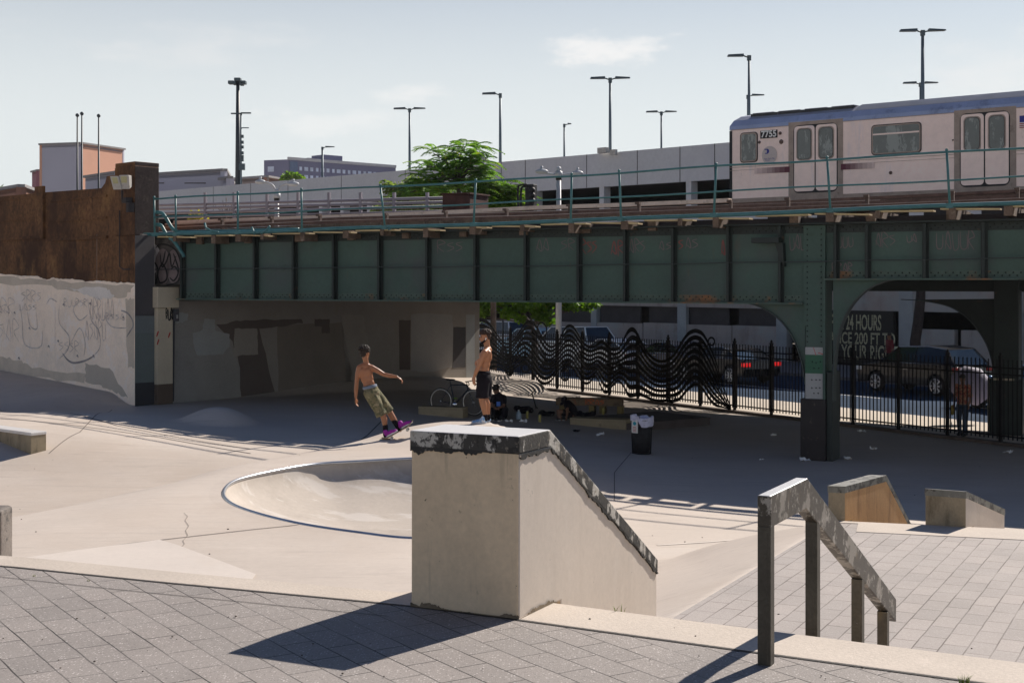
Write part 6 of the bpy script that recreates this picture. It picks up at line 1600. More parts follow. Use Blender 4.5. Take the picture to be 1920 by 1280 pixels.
# ------------------------------------------------------------------ CARS
M['tyre'] = mat('tyre_rubber', (0.02,0.02,0.021), rough=0.85)
M['alloy'] = mat('bright_alloy', (0.72,0.74,0.77), rough=0.25, metal=0.7)
M['car_glass'] = mat('car_glass', (0.012,0.02,0.03), rough=0.05, spec=0.5, var=0.1, bump=0)
M['tail_red'] = mat('red_tail_light', (0.45,0.01,0.01), rough=0.3, emit=((1.0,0.03,0.03),0.35))
M['tail_off'] = mat('red_lens', (0.35,0.02,0.02), rough=0.3)
M['head_lens'] = mat('clear_head_lamp', (0.7,0.75,0.8), rough=0.15)
M['chrome'] = mat('chrome_trim', (0.65,0.67,0.7), rough=0.12, metal=0.9)
def car(px, Y, heading, label, col, kind='sedan', lights_on=False, L=4.7, pxoff=0, z=-0.105, metal=0.2, rough=0.22):
    """front of the car points to local -x"""
    X = (px-CX)/FPX*Y; t = local_thing('parked_car', (X,Y,z), heading, label, 'car', 'cars on the street behind the fence')
    paint = mat('car_paint', col, rough=rough, metal=metal, coat=0.35, var=0.03, fine=0.02, bump=0)
    Wd = 1.85; hw = Wd/2
    if kind == 'suv': lo = [(-2.35,0.42),(-2.40,0.72),(-2.30,0.95),(-1.25,1.10),(1.9,1.14),(2.34,1.08),(2.38,0.60),(2.30,0.40)]; gh = [(-1.30,1.10),(-0.45,1.66),(0.9,1.72),(1.75,1.64),(2.25,1.12)]
    elif kind == 'van': lo = [(-2.35,0.42),(-2.40,0.72),(-2.25,1.05),(-1.7,1.2),(2.2,1.3),(2.42,1.2),(2.42,0.5),(2.3,0.38)]; gh = [(-1.75,1.2),(-0.95,1.85),(1.9,1.92),(2.38,1.28)]
    else: lo = [(-2.3,0.38),(-2.35,0.62),(-2.2,0.80),(-1.0,0.97),(1.6,1.0),(2.28,0.96),(2.34,0.62),(2.25,0.36)]; gh = [(-1.05,0.96),(-0.25,1.40),(0.7,1.44),(1.25,1.32),(1.95,0.99)]
    wx = (-1.42, 1.43)
    def arch(x): return [(x+0.42*math.cos(a), 0.36+0.42*math.sin(a)) for a in [math.pi*(1-k/8) for k in range(9)]]
    # lower outline with wheel arches
    und = [(lo[0][0],0.30)]
    for x in wx: und += [(p[0], max(p[1],0.28)) for p in arch(x)]
    und.append((lo[-1][0],0.30))
    prof = und+lo[::-1]
    mb = MB(); n = len(prof)
    def ring_at(y, s): return [Vector((p[0]*s, y, p[1] if p[1] < 0.9 else p[1]-(1-s)*0.4)) for p in prof]
    secs = [ring_at(-hw,0.985), ring_at(-hw+0.06,1.0), ring_at(hw-0.06,1.0), ring_at(hw,0.985)]
    vs = sum(secs, []); fs = [tuple(range(n)), tuple(3*n+i for i in range(n))[::-1]]
    for k in range(3):
        for i in range(n): fs.append((k*n+i, k*n+(i+1)%n, (k+1)*n+(i+1)%n, (k+1)*n+i))
    mb.add(vs, fs); mb.build('body', paint, t, recalc=True, bevel=0.02)
    # greenhouse, narrower at the top
    def gpt(p, side, inset=0.0): 
        f = (p[1]-gh[0][1])/0.6; return Vector((p[0], side*(hw-0.06-0.20*f+inset), p[1]))
    mb = MB(); m_ = len(gh); A = [gpt(p,-1) for p in gh]; B = [gpt(p,1) for p in gh]
    mb.add(A+B, [tuple(range(m_)), tuple(m_+i for i in range(m_))[::-1]]+[(i,i+1,m_+i+1,m_+i) for i in range(m_-1)]); cabin = mb.build('cabin', M['car_glass'], t, recalc=True)
    mb = MB()
    ro = [g for g in gh[1:-1]]
    for a, b in zip(ro[:-1], ro[1:]):
        p = [gpt(a,-1,0.012),gpt(b,-1,0.012),gpt(b,1,0.012),gpt(a,1,0.012)]; mb.prism(p, (0,0,0.035))
    for side in (-1,1):
        for p0, p1 in ((gh[0],gh[1]),(gh[-2],gh[-1])): mb.bar(gpt(p0,side,0.01), gpt(p1,side,0.01), 0.06, 0.05)
        xm = 0.35; a = gpt((xm,gh[0][1]),side,0.012); b = gpt((xm,gh[2][1]),side,0.012); mb.bar(a,b,0.06,0.03)
    mb.build('roof', paint, t, recalc=True)
    mb = MB()
    for side in (-1,1):
        P = [gpt((p[0],p[1]+0.012),side,0.03) for p in (gh[0:1]+gh[1:-1]+gh[-1:])]; mb.tube(P, 0.013, 5)
        mb.tube([gpt((gh[0][0]+0.1,gh[0][1]+0.01),side,0.03), gpt((gh[-1][0]-0.1,gh[-1][1]+0.02),side,0.03)], 0.011, 5)
    mb.build('window_trim', M['chrome'], t)
    for x in wx:
        for side in (-1,1):
            c = Vector((x, side*(hw-0.10), 0.36)); mb = MB()
            mb.lathe([(0.2,-0.11),(0.33,-0.10),(0.36,-0.05),(0.36,0.05),(0.33,0.10),(0.26,0.11)], c, 22, (0,1,0)); w_ = mb.build('wheel', M['tyre'], t)
            mb = MB(); 
            for k in range(8):
                a = math.pi*2*k/8; r0, r1 = 0.03, 0.25
                dv = Vector((math.cos(a),0,math.sin(a))); mb.bar(c+dv*r0+Vector((0,side*0.112,0)), c+dv*r1+Vector((0,side*0.118,0)), 0.045, 0.02, (0,1,0))
            mb.tube([c+Vector((0.25*math.cos(a),side*0.116,0.25*math.sin(a))) for a in [2*math.pi*k/20 for k in range(20)]], 0.018, 5, closed=True)
            mb.lathe([(0.06,0),(0.05,0.02)], c+Vector((0,side*0.115,0)), 10, (0,side,0)); mb.build('rim', M['alloy'], w_)
    for side in (-1,1):
        mb = MB(); zl = 0.68 if kind == 'sedan' else 0.82; mb.box(lo[1][0]-0.02, lo[1][0]+0.28, side*hw-0.25 if side > 0 else -hw-0.012, hw+0.012 if side > 0 else -hw+0.25, zl-0.07, zl+0.08); mb.build('headlight', M['head_lens'], t, recalc=True, bevel=0.02)
        xb = lo[-2][0]; zt_ = 0.80 if kind == 'sedan' else 0.98
        mb = MB(); mb.box(xb-0.22, xb+0.02, hw-0.30 if side > 0 else -hw-0.012, hw+0.012 if side > 0 else -hw+0.30, zt_-0.08, zt_+0.07); mb.build('tail_light', M['tail_red'] if lights_on else M['tail_off'], t, recalc=True, bevel=0.02)
        mb = MB(); mb.ell((gh[0][0]+0.25, side*(hw+0.06), gh[0][1]+0.06), (0.10,0.09,0.07)); mb.build('mirror', paint, t)
        for xd in (-0.62, 0.35, 1.28 if kind != 'sedan' else 1.25):
            mb = MB(); mb.box(xd-0.006, xd+0.006, side*hw-0.002, side*hw+0.002, 0.42, 0.98); mb.build('door_seam', M['gasket'], t, recalc=True)
        mb = MB(); mb.box(-0.05,0.12, side*hw-0.02, side*hw+0.02, 0.88, 0.90); mb.build('door_handle', M['chrome'], t, recalc=True)
    return t
def street_heading(toward_near):   # rotation so that local -x runs along the street
    d = SD if not toward_near else -SD
    return math.atan2(-d.y, -d.x)
car(1730, 50.6, street_heading(False), 'glossy black estate SUV with bright alloy wheels driving in front of the painted door', (0.004,0.006,0.012), 'suv', metal=0.0)
car(1358, 56.5, street_heading(False), 'black sedan with lit red tail lights behind the right end of the wavy artwork', (0.012,0.012,0.015), 'sedan', True)
car(1258, 60.5, street_heading(False), 'dark blue sedan partly hidden behind the wavy artwork', (0.03,0.05,0.10), 'sedan')
car(1150, 63.5, street_heading(False), 'white car behind the middle of the wavy artwork', (0.92,0.94,0.97), 'sedan', metal=0.0)
car(1075, 66.5, street_heading(False), 'pale silver van behind the wavy artwork', (0.85,0.93,0.97), 'van', metal=0.0)
car(1000, 70.0, street_heading(False), 'light blue car behind the ring of the wavy artwork', (0.50,0.78,0.92), 'suv', metal=0.0)
car(938, 75.0, street_heading(False), 'silver car behind the standing bare-chested man', (0.88,0.90,0.93), 'van', metal=0.0)
car(1935, 43.5, street_heading(False), 'blue car behind the dark column at the right edge', (0.05,0.12,0.28), 'sedan')

# ------------------------------------------------------------------ TREES
def leaf_mat(name, a, b, c):
    m = mat(name, a, rough=0.6, var=0.35, vscale=1.3, fine=0.3, fscale=9, stains=[(b, 1.2, 0.50, 0.12, 0.75), (c, 3.0, 0.60, 0.06, 0.8)], bump=0)
    n = m.node_tree.nodes['Principled BSDF']
    n.inputs['Transmission Weight'].default_value = 0.0
    tr_ = m.node_tree.nodes.new('ShaderNodeBsdfTranslucent'); mx = m.node_tree.nodes.new('ShaderNodeMixShader'); mx.inputs[0].default_value = 0.45
    out = [q for q in m.node_tree.nodes if q.type == 'OUTPUT_MATERIAL'][0]
    sc = m.node_tree.nodes.new('ShaderNodeVectorMath'); sc.operation = 'MULTIPLY'; sc.inputs[1].default_value = (1.5,1.6,0.7)
    m.node_tree.links.new(n.inputs['Base Color'].links[0].from_socket, sc.inputs[0]); m.node_tree.links.new(sc.outputs[0], tr_.inputs['Color'])
    m.node_tree.links.new(n.outputs[0], mx.inputs[1]); m.node_tree.links.new(tr_.outputs[0], mx.inputs[2]); m.node_tree.links.new(mx.outputs[0], out.inputs['Surface'])
    return m
M['leaf'] = leaf_mat('sumac_leaf', (0.15,0.28,0.05), (0.06,0.14,0.04), (0.60,0.50,0.05))
M['leaf2'] = leaf_mat('bush_leaf', (0.17,0.23,0.09), (0.08,0.12,0.06), (0.45,0.42,0.16))
M['leaf3'] = leaf_mat('bright_leaf', (0.12,0.22,0.02), (0.05,0.11,0.02), (0.40,0.42,0.03))
M['bark'] = mat('grey_bark', (0.12,0.10,0.09), rough=0.95, var=0.3, vscale=5)
def frond(mb, p, d, L, n=9, w=0.2, r=rnd):
    """compound leaf: leaflets in pairs along a drooping stalk"""
    d = d.normalized(); side = d.cross(Vector((0,0,1)))
    side = side.normalized() if side.length > 0.05 else Vector((1,0,0))
    for k in range(1, n+1):
        s = k/n; q = p+d*L*s+Vector((0,0,-0.45*L*s*s)); lw = w*(1-0.55*abs(s-0.45))
        for sg in (-1,1):
            e = q+(side*sg*0.9+d*0.45+Vector((0,0,-0.35-0.2*r.random())))*lw; m_ = (q+e)/2; h = d*lw*0.20
            mb.add([q, m_+h, e, m_-h], [(0,1,2,3)])
def leafcloud(mb, blobs, n, size, r):
    tot = sum(b[3]*b[4] for b in blobs)
    for (x, y, z, rx, rz, ry) in blobs:
        k = int(n*(rx*rz)/tot)
        for _ in range(k):
            a, b, c = r.gauss(0,1), r.gauss(0,1), r.gauss(0,1); L = math.sqrt(a*a+b*b+c*c)+1e-6; s = r.random()**0.4
            p = Vector((x+a/L*rx*s, y+b/L*ry*s, z+c/L*rz*s)); u = Vector((r.uniform(-1,1),r.uniform(-1,1),r.uniform(-.6,.6))).normalized(); v = u.orthogonal().normalized(); v.rotate(Matrix.Rotation(r.uniform(0,6.28),3,u)); sz = size*r.uniform(0.6,1.3)
            mb.add([p, p+u*sz*0.5+v*sz*0.28, p+u*sz, p+u*sz*0.5-v*sz*0.28], [(0,1,2,3)])
def blob_px(px, py, Y, rx, ry): 
    p = W(px, py, Y); return (p.x, p.y, p.z, rx/FPX*Y, ry/FPX*Y, rx/FPX*Y*0.9)
# ailanthus
Yt = 56.0; r = random.Random(11)
base = W(868, 400, Yt); base.z = 0
t = thing('leafy_tree', tuple(base), 'tall bright green sumac-like tree with drooping compound leaves rising behind the tracks', 'tree')
mb = MB(); crown = W(858, 330, Yt); mb.tube([base, W(866,420,Yt), W(862,380,Yt), crown], 0.15, 8, radii=[0.22,0.14,0.10,0.05])
tips = [(812,285),(835,300),(868,272),(893,280),(915,345),(908,325),(898,360),(800,350),(780,352),(765,362),(845,320),(880,310),(800,310),(820,335),(890,330),(860,345),(838,350),(875,290),(905,300),(790,335),(850,290),(812,355),(880,350),(862,300),(828,318),(898,318)]
for tx, ty in tips:
    p = W(tx, ty+2, Yt+r.uniform(-1.2,1.2)); mb.tube([crown-Vector((0,0,0.6*r.random())), (crown+p)/2+Vector((0,0,0.15)), p], 0.03, 5, radii=[0.05,0.035,0.015])
mb.build('trunk', M['bark'], t)
mb = MB()
for tx, ty in tips:
    p = W(tx, ty-3, Yt+r.uniform(-1.2,1.2))
    for k in range(17):
        a = r.uniform(0,6.28); d = Vector((math.cos(a), math.sin(a), r.uniform(-0.1,0.75))); frond(mb, p+Vector((r.uniform(-.15,.15),r.uniform(-.3,.3),r.uniform(-.3,.15))), d, r.uniform(0.55,1.0), 12, 0.22, r)
mb.build('crown', M['leaf'], t)
def tree(name, label, Y, trunk, blobs, n, size, m, seed, tr=0.1, fr=0):
    r = random.Random(seed); b = W(*trunk[0], Y); b.z = 0; t = thing(name, tuple(b), label, 'tree' if 'tree' in name else 'bush')
    mb = MB(); P = [b]+[W(x,y,Y) for x, y in trunk[1:]]; mb.tube(P, tr, 7, radii=[tr*(1.3-i/len(P)) for i in range(len(P))])
    for bl in blobs: 
        c = W(bl[0],bl[1],Y); mb.tube([P[-1],(P[-1]+c)/2+Vector((0,0,.1)),c], 0.03, 5, radii=[0.05,0.035,0.015])
    mb.build('trunk', M['bark'], t); mb = MB()
    leafcloud(mb, [blob_px(x,y,Y+r.uniform(-.5,.5),rx,ry) for x, y, rx, ry in blobs], n, size, r)
    for _ in range(fr):
        bl = r.choice(blobs); p = W(bl[0]+r.uniform(-1,1)*bl[2], bl[1]+r.uniform(-1,1)*bl[3], Y+r.uniform(-.8,.8)); a = r.uniform(0,6.28); frond(mb, p, Vector((math.cos(a),math.sin(a),r.uniform(-.1,.5))), r.uniform(.5,.9), 8, 0.24, r)
    mb.build('crown', m, t); return t
tree('leafy_bush', 'pale green small-leaved bush left of the tall tree behind the tracks', 57.5, [(770,420),(768,400),(765,375)], [(725,350,12,12),(745,358,18,16),(775,350,25,20),(805,365,28,22),(760,380,40,20),(830,375,25,22),(735,385,22,18),(795,390,40,16),(712,395,16,12),(850,385,18,20)], 5200, 0.19, M['leaf2'], 5, 0.08)
tree('leafy_tree', 'broad green tree with yellow flecks right of the rusty box on the tracks', 55, [(925,420),(925,400),(920,370)], [(905,345,15,10),(925,352,25,16),(950,362,27,18),(972,380,22,18),(915,385,20,22),(940,392,30,18),(900,365,12,14),(985,398,12,12)], 3600, 0.2, M['leaf3'], 6, 0.1, 220)
tree('leafy_bush', 'small yellow bush behind the left part of the railing', 60, [(372,425),(371,415),(370,410)], [(370,408,14,9),(362,404,6,5),(380,404,7,5)], 420, 0.22, leaf_mat('yellow_leaf',(0.35,0.30,0.03),(0.2,0.2,0.03),(0.5,0.42,0.05)), 7, 0.04)
tree('street_tree', 'bright green tree seen below the bridge beside the abutment', 62, [(1003,700),(1002,640),(998,610)], [(905,578,18,14),(928,572,22,12),(955,588,18,9),(900,595,10,10),(990,575,25,10),(1015,590,18,12),(1028,600,12,10),(1060,572,22,9),(1090,575,20,8),(1112,571,14,5),(960,565,40,8),(1030,570,30,7),(975,598,10,6),(940,548,60,14),(1050,552,60,12)], 5200, 0.24, M['leaf3'], 8, 0.14)
b = G(1721, 690, 0.02); Yb = 57.5
b = W(1719, 700, Yb); t = thing('street_tree', (b.x,b.y,0), 'dark bare tree trunk in front of the garage wall behind the black SUV', 'tree')
mb = MB(); b0 = Vector((b.x,b.y,0)); mb.tube([b0, W(1716,640,Yb), W(1722,600,Yb), W(1726,560,Yb), W(1730,480,Yb)], 0.2, 9, radii=[0.30,0.22,0.21,0.2,0.12]); mb.build('trunk', mat('dark_bark',(0.035,0.028,0.026),var=0.3,vscale=4), t)
mb = MB(); r = random.Random(4); leafcloud(mb, [blob_px(1730,475,Yb,50,18)], 1200, 0.25, r); mb.build('crown', M['leaf'], t)
# bare shrub
r = random.Random(9); b = W(425, 410, 58); t = thing('bare_shrub', (b.x,b.y,0), 'bare twiggy shrub against the garage parapet behind the railing', 'shrub')
mb = MB(); mb.tube([Vector((b.x,b.y,0)), W(424,400,58)], 0.03, 5)
for k in range(26):
    a = r.uniform(-1.2,1.2); L = r.uniform(14,34); p = W(424,400,58); q = W(424+math.sin(a)*L, 400-math.cos(a)*L*0.9, 58+r.uniform(-.5,.5)); mb.tube([p,(p+q)/2+Vector((0,0,-0.08)),q], 0.012, 4)
mb.build('trunk', M['bark'], t)
tree('leafy_tree', 'small distant green tree in front of the apartment block', 200, [(545,345),(548,338),(548,332)], [(548,329,12,5),(538,333,10,4),(560,333,9,4)], 350, 0.7, M['leaf3'], 12, 0.3)
tree('leafy_tree', 'green leaves peeping over the wall at the far left edge', 160, [(2,370),(2,360),(2,355)], [(0,356,10,5)], 120, 0.5, M['leaf3'], 13, 0.3)
for (x, Y_, yl, lab) in ((1010,66,640,'dark street sign pole with a small pink sticker plate seen through the fence artwork'),):
    p = W(x, yl, Y_); t = thing('street_sign', (W(943,yl,Y_).x, Y_, 0), 'green street name sign among the leaves beside the abutment', 'sign')
    a = W(938,583,Y_); b2 = W(952,569,Y_); mb = MB(); mb.box(a.x,b2.x,Y_-0.02,Y_+0.02,a.z,b2.z); mb.build('sign_plate', mat('green_sign',(0.03,0.30,0.22),rough=0.4), t, recalc=True)
    mb = MB(); mb.tube([(W(943,yl,Y_).x,Y_+0.06,0),(W(943,yl,Y_).x,Y_+0.06,b2.z+.1)],0.04,7); mb.build('pole', M['pole_d'], t)
# ------------------------------------------------------------------ PEOPLE
def skin(name, c): return mat(name, c, rough=0.42, var=0.06, vscale=6, fine=0.03, bump=0.03, spec=0.45)
M['skin1'] = skin('brown_skin', (0.30,0.125,0.060)); M['skin2'] = skin('tan_brown_skin', (0.38,0.17,0.085)); M['skin3'] = skin('dark_brown_skin', (0.20,0.10,0.06))  # third, darker skin for the seated people and the walkers
M['hair'] = mat('dark_curly_hair', (0.020,0.012,0.009), rough=0.7, var=0.4, vscale=30, bump=0.6, bscale=90)
M['hair2'] = mat('brown_curly_hair', (0.035,0.018,0.011), rough=0.7, var=0.4, vscale=30, bump=0.6, bscale=90)
M['camo'] = mat('camouflage_cloth', (0.17,0.15,0.085), rough=0.95, var=0.1, vscale=8, bump=0.3, bscale=60,
    stains=[((0.07,0.075,0.04), 9.0, 0.50, 0.04, 0.85), ((0.30,0.25,0.16), 11.0, 0.56, 0.04, 0.8), ((0.03,0.028,0.02), 13.0, 0.62, 0.03, 0.8)])
M['blkcloth'] = mat('black_cloth', (0.013,0.011,0.015), rough=0.95, var=0.3, vscale=6, spec=0.15)
M['jean'] = mat('blue_denim', (0.05,0.07,0.11), rough=0.9, var=0.25, vscale=8)
M['shoe_mag'] = mat('magenta_shoe', (0.36,0.02,0.34), rough=0.7, var=0.15)
M['shoe_blue'] = mat('blue_white_shoe', (0.18,0.36,0.62), rough=0.6, var=0.1, stains=[((0.8,0.82,0.85),14,0.50,0.04,0.9)])
M['sole'] = mat('white_sole', (0.72,0.70,0.68), rough=0.7)
M['sock'] = mat('black_sock', (0.012,0.010,0.014), rough=0.95, spec=0.1)
def grow(mb, name, m, parent, voxel, it=5, fac=0.5):
    ob = mb.build(name, m, parent)
    rm = ob.modifiers.new('remesh','REMESH'); rm.mode = 'VOXEL'; rm.voxel_size = voxel; rm.use_smooth_shade = True
    s_ = ob.modifiers.new('smooth','SMOOTH'); s_.iterations = it; s_.factor = fac
    return ob
def chain(mb, pts, rs, seg=14):
    for (a, b, ra, rb) in zip(pts[:-1], pts[1:], rs[:-1], rs[1:]): mb.cap(a, b, ra, rb, seg)
def hand(mb, wrist, d, nrm, s=1.0, curl=0.5, thumb_side=1):
    """palm, four unequal fingers bent at the knuckles, and a thumb leaving the side of the palm"""
    d = Vector(d).normalized(); nrm = Vector(nrm); nrm = (nrm-d*nrm.dot(d)).normalized(); sd = d.cross(nrm)*thumb_side
    w = Vector(wrist)
    rot = Matrix((sd, nrm, d)).transposed()
    mb.ell(w+d*0.048*s, (0.038*s,0.016*s,0.052*s), rot)
    for k, L in enumerate((0.068,0.078,0.073,0.056)):
        b = w+d*0.088*s+sd*(0.027-0.018*k)*s; c = curl*(1+0.12*k)
        d1 = (d*math.cos(c*0.6)-nrm*math.sin(c*0.6)).normalized(); d2 = (d*math.cos(c*1.4)-nrm*math.sin(c*1.4)).normalized()
        m1 = b+d1*L*0.5*s; mb.cap(b-d*0.012*s, m1, 0.0098*s, 0.0088*s, 8); mb.cap(m1, m1+d2*L*0.5*s, 0.0088*s, 0.0075*s, 8)
    b = w+d*0.022*s+sd*0.032*s; e = b+(sd*0.55+d*0.75-nrm*0.25).normalized()*0.036*s; mb.cap(b, e, 0.0125*s, 0.0105*s, 8); mb.cap(e, e+(d*0.9-nrm*0.35).normalized()*0.03*s, 0.0105*s, 0.009*s, 8)
def head(mb, c, f, s=1.0, up=(0,0,1)):
    f = Vector(f).normalized(); up = Vector(up); up = (up-f*up.dot(f)).normalized(); sd = f.cross(up); rot = Matrix((sd, f, up)).transposed(); c = Vector(c)
    q = lambda x, y, z: c+(sd*x+f*y+up*z)*s
    mb.ell(q(0,-0.012,0.025), (0.074*s,0.094*s,0.092*s), rot)
    mb.ell(q(0,0.028,-0.045), (0.054*s,0.060*s,0.066*s), rot)
    mb.ell(q(0,0.062,-0.088), (0.022*s,0.020*s,0.018*s), rot)
    mb.cap(q(0,0.082,0.012), q(0,0.106,-0.028), 0.010*s, 0.015*s, 8)
    mb.cap(q(-0.028,0.074,0.030), q(0.028,0.074,0.030), 0.014*s, 0.014*s, 8)
    mb.cap(q(-0.016,0.082,-0.056), q(0.016,0.082,-0.056), 0.011*s, 0.011*s, 8)
    mb.cap(q(-0.03,0.05,-0.01), q(-0.03,0.066,-0.015), 0.024*s, 0.018*s, 8); mb.cap(q(0.03,0.05,-0.01), q(0.03,0.066,-0.015), 0.024*s, 0.018*s, 8)
    for x in (-1,1): mb.ell(q(0.078*x,-0.012,-0.008), (0.010*s,0.020*s,0.032*s), rot)
    return q, rot
def eyes(q, s, t):
    for x in (-1,1):
        mb = MB(); mb.ell(q(0.031*x,0.078,0.010), (0.012*s,0.008*s,0.008*s)); mb.build('eye', M['eye'], t)
        mb = MB(); mb.bar(q(0.018*x,0.087,0.034), q(0.046*x,0.078,0.036), 0.006*s, 0.007*s); mb.build('eyebrow', M['hair'], t)
    mb = MB(); mb.bar(q(-0.022,0.090,-0.057), q(0.022,0.090,-0.057), 0.006*s, 0.005*s); mb.build('mouth', M['lip'], t)
M['eye'] = mat('eye', (0.05,0.035,0.03), rough=0.1); M['lip'] = mat('lips', (0.14,0.04,0.035), rough=0.4)
def curly(mb, c, r, rot, n, br, seed, zmin=-0.3):
    rr = random.Random(seed); mb.ell(c, r, rot)
    for _ in range(n):
        v = Vector((rr.gauss(0,1), rr.gauss(0,1), rr.gauss(0,1))).normalized()
        if v.z < zmin: v.z = -v.z
        mb.ell(Vector(c)+rot @ Vector((v.x*r[0], v.y*r[1], v.z*r[2])), (br*rr.uniform(.7,1.3),)*3, None, 7, 5)

# --- skater
g_ = GFl(747, 822); Y0 = g_.y
def PX(x, y, d=0.0): return W(x, y, Y0+d)
k = Y0/FPX                                    # metres per photo pixel
sk = thing('person', tuple(g_), 'bare-chested skater leaning back in camouflage shorts and magenta shoes on a skateboard', 'person')
mb = MB(); hc = PX(684,662)
hf = Vector((0.62,0.78,-0.05)); q, rot = head(mb, hc, hf, 1.0, (0.10,0,1))
chain(mb, [hc+Vector((0,-0.01,-0.05)), PX(686,677), PX(686.5,686)], [0.052,0.048,0.062])
chain(mb, [PX(674,688.5), PX(684,686.5), PX(696,689)], [0.052,0.075,0.052])
mb.ell(PX(685,698), (0.130,0.085,0.135), Matrix.Rotation(-0.22,3,'Y')); mb.ell(PX(688,709), (0.115,0.080,0.12), Matrix.Rotation(-0.25,3,'Y'))
mb.ell(PX(691.5,719), (0.103,0.080,0.11), Matrix.Rotation(-0.25,3,'Y')); mb.ell(PX(695,728), (0.110,0.09,0.08))
mb.ell(PX(680,696,-0.06), (0.055,0.03,0.075)); mb.ell(PX(690,697,-0.06), (0.055,0.03,0.075))
chain(mb, [PX(673.5,689), PX(670.5,702), PX(668.5,717), PX(667.5,730), PX(667,745)], [0.052,0.047,0.037,0.036,0.024])
hand(mb, PX(667,746), (0.05,0.05,-1), (-1,0.3,0), 1.0, 0.5, 1)
chain(mb, [PX(696.5,689), PX(708,695), PX(720,702), PX(732,704.5), PX(744,706)], [0.053,0.047,0.037,0.036,0.024])
hand(mb, PX(745,706.5), (0.85,0.1,-0.55), (0.5,-0.1,0.85), 1.0, 0.75, -1)
# legs under the shorts
chain(mb, [PX(693,735,-0.05), PX(706,757,-0.05), PX(717,775,-0.05), PX(720.5,786,-0.05), PX(722.5,803,-0.05), PX(723,813,-0.05)], [0.09,0.075,0.057,0.056,0.036,0.036])
chain(mb, [PX(699,733,0.08), PX(716,752,0.08), PX(729,770,0.08), PX(737,784,0.08), PX(747,800,0.08), PX(750,806,0.08)], [0.09,0.075,0.057,0.056,0.036,0.036])
grow(mb, 'body', M['skin1'], sk, 0.0095, 4)
eyes(q, 1.0, sk)
mb = MB(); curly(mb, q(0,-0.022,0.052), (0.085,0.104,0.088), rot, 120, 0.016, 3, -0.25); mb.ell(q(0,-0.05,0.0), (0.070,0.065,0.075), rot); mb.build('hair', M['hair'], sk)
mb = MB()
mb.ell(PX(695,728), (0.135,0.115,0.085)); mb.ell(PX(697,737,-0.02), (0.150,0.13,0.11))
chain(mb, [PX(695,738,-0.05), PX(705,757,-0.05), PX(713.5,772,-0.05)], [0.12,0.110,0.096]); chain(mb, [PX(700,736,0.08), PX(715,753,0.08), PX(726,767,0.08)], [0.12,0.108,0.096])
for (x, y, d, dx, dy) in ((714,775,-0.05,0.30,-0.55),(727,769.5,0.08,0.36,-0.5)):
    ax = Vector((dx,0,dy)).normalized(); mb.lathe([(0.092,-0.08),(0.104,0.0),(0.107,0.035)], PX(x,y,d), 18, ax)
mb.ell(PX(704,749,-0.13), (0.05,0.03,0.07)); mb.ell(PX(722,757,0.0), (0.05,0.05,0.06))
grow(mb, 'shorts', M['camo'], sk, 0.011, 3)
mb = MB(); mb.lathe([(0.128,0),(0.131,0.012),(0.128,0.045),(0.12,0.05)], PX(694,727.5), 22, (-0.22,0,0.95)); w_ = mb.build('waistband', mat('grey_blue_band',(0.16,0.19,0.25),rough=0.9), sk); w_.scale = (1,1,1)
mb = MB(); chain(mb, [PX(722.2,798,-0.05), PX(723,815,-0.05)], [0.047,0.046]); mb.build('sock', M['sock'], sk)
mb = MB(); chain(mb, [PX(738.5,787,0.08), PX(749,804,0.08)], [0.052,0.046]); mb.build('sock', M['sock'], sk)
b0, b1 = PX(719.5,823.5), PX(775,793.0)
bd = (b1-b0).normalized(); bu = Vector((-bd.z,0,bd.x)); bs = Vector((0,1,0))
def shoe(heel, d, u, m, parent, L=0.27, h=0.075, w=0.05):
    d = Vector(d).normalized(); u = Vector(u).normalized(); s_ = d.cross(u); heel = Vector(heel)
    mb = MB(); rot = Matrix((s_, d, u)).transposed()
    mb.ell(heel+d*0.05+u*0.05, (w*0.8,0.062,0.055), rot); mb.ell(heel+d*0.14+u*0.040, (w*0.85,0.09,0.042), rot); mb.ell(heel+d*(L-0.07)+u*0.030, (w*0.95,0.065,0.03), rot); mb.cap(heel+d*0.05+u*0.05, heel+d*0.06+u*0.10, 0.045, 0.045)
    sh = grow(mb, 'shoe', m, parent, 0.009, 2)
    mb = MB(); pts = []
    for i in range(20):
        a = 2*math.pi*i/20; pts.append(heel+d*(L/2+math.cos(a)*L/2)+s_*math.sin(a)*w*(0.95 if math.cos(a) > 0 else 0.8))
    mb.prism(pts, u*0.024); mb.build('sole', M['sole'], sh, recalc=True)
    return sh
shoe(b0+bd*0.045+bu*0.012+bs*-0.05, bd+Vector((0,-0.25,0)), bu, M['shoe_mag'], sk)
shoe(b0+bd*0.33+bu*0.012+bs*0.06, bd+Vector((0,-0.2,0)), bu, M['shoe_mag'], sk)
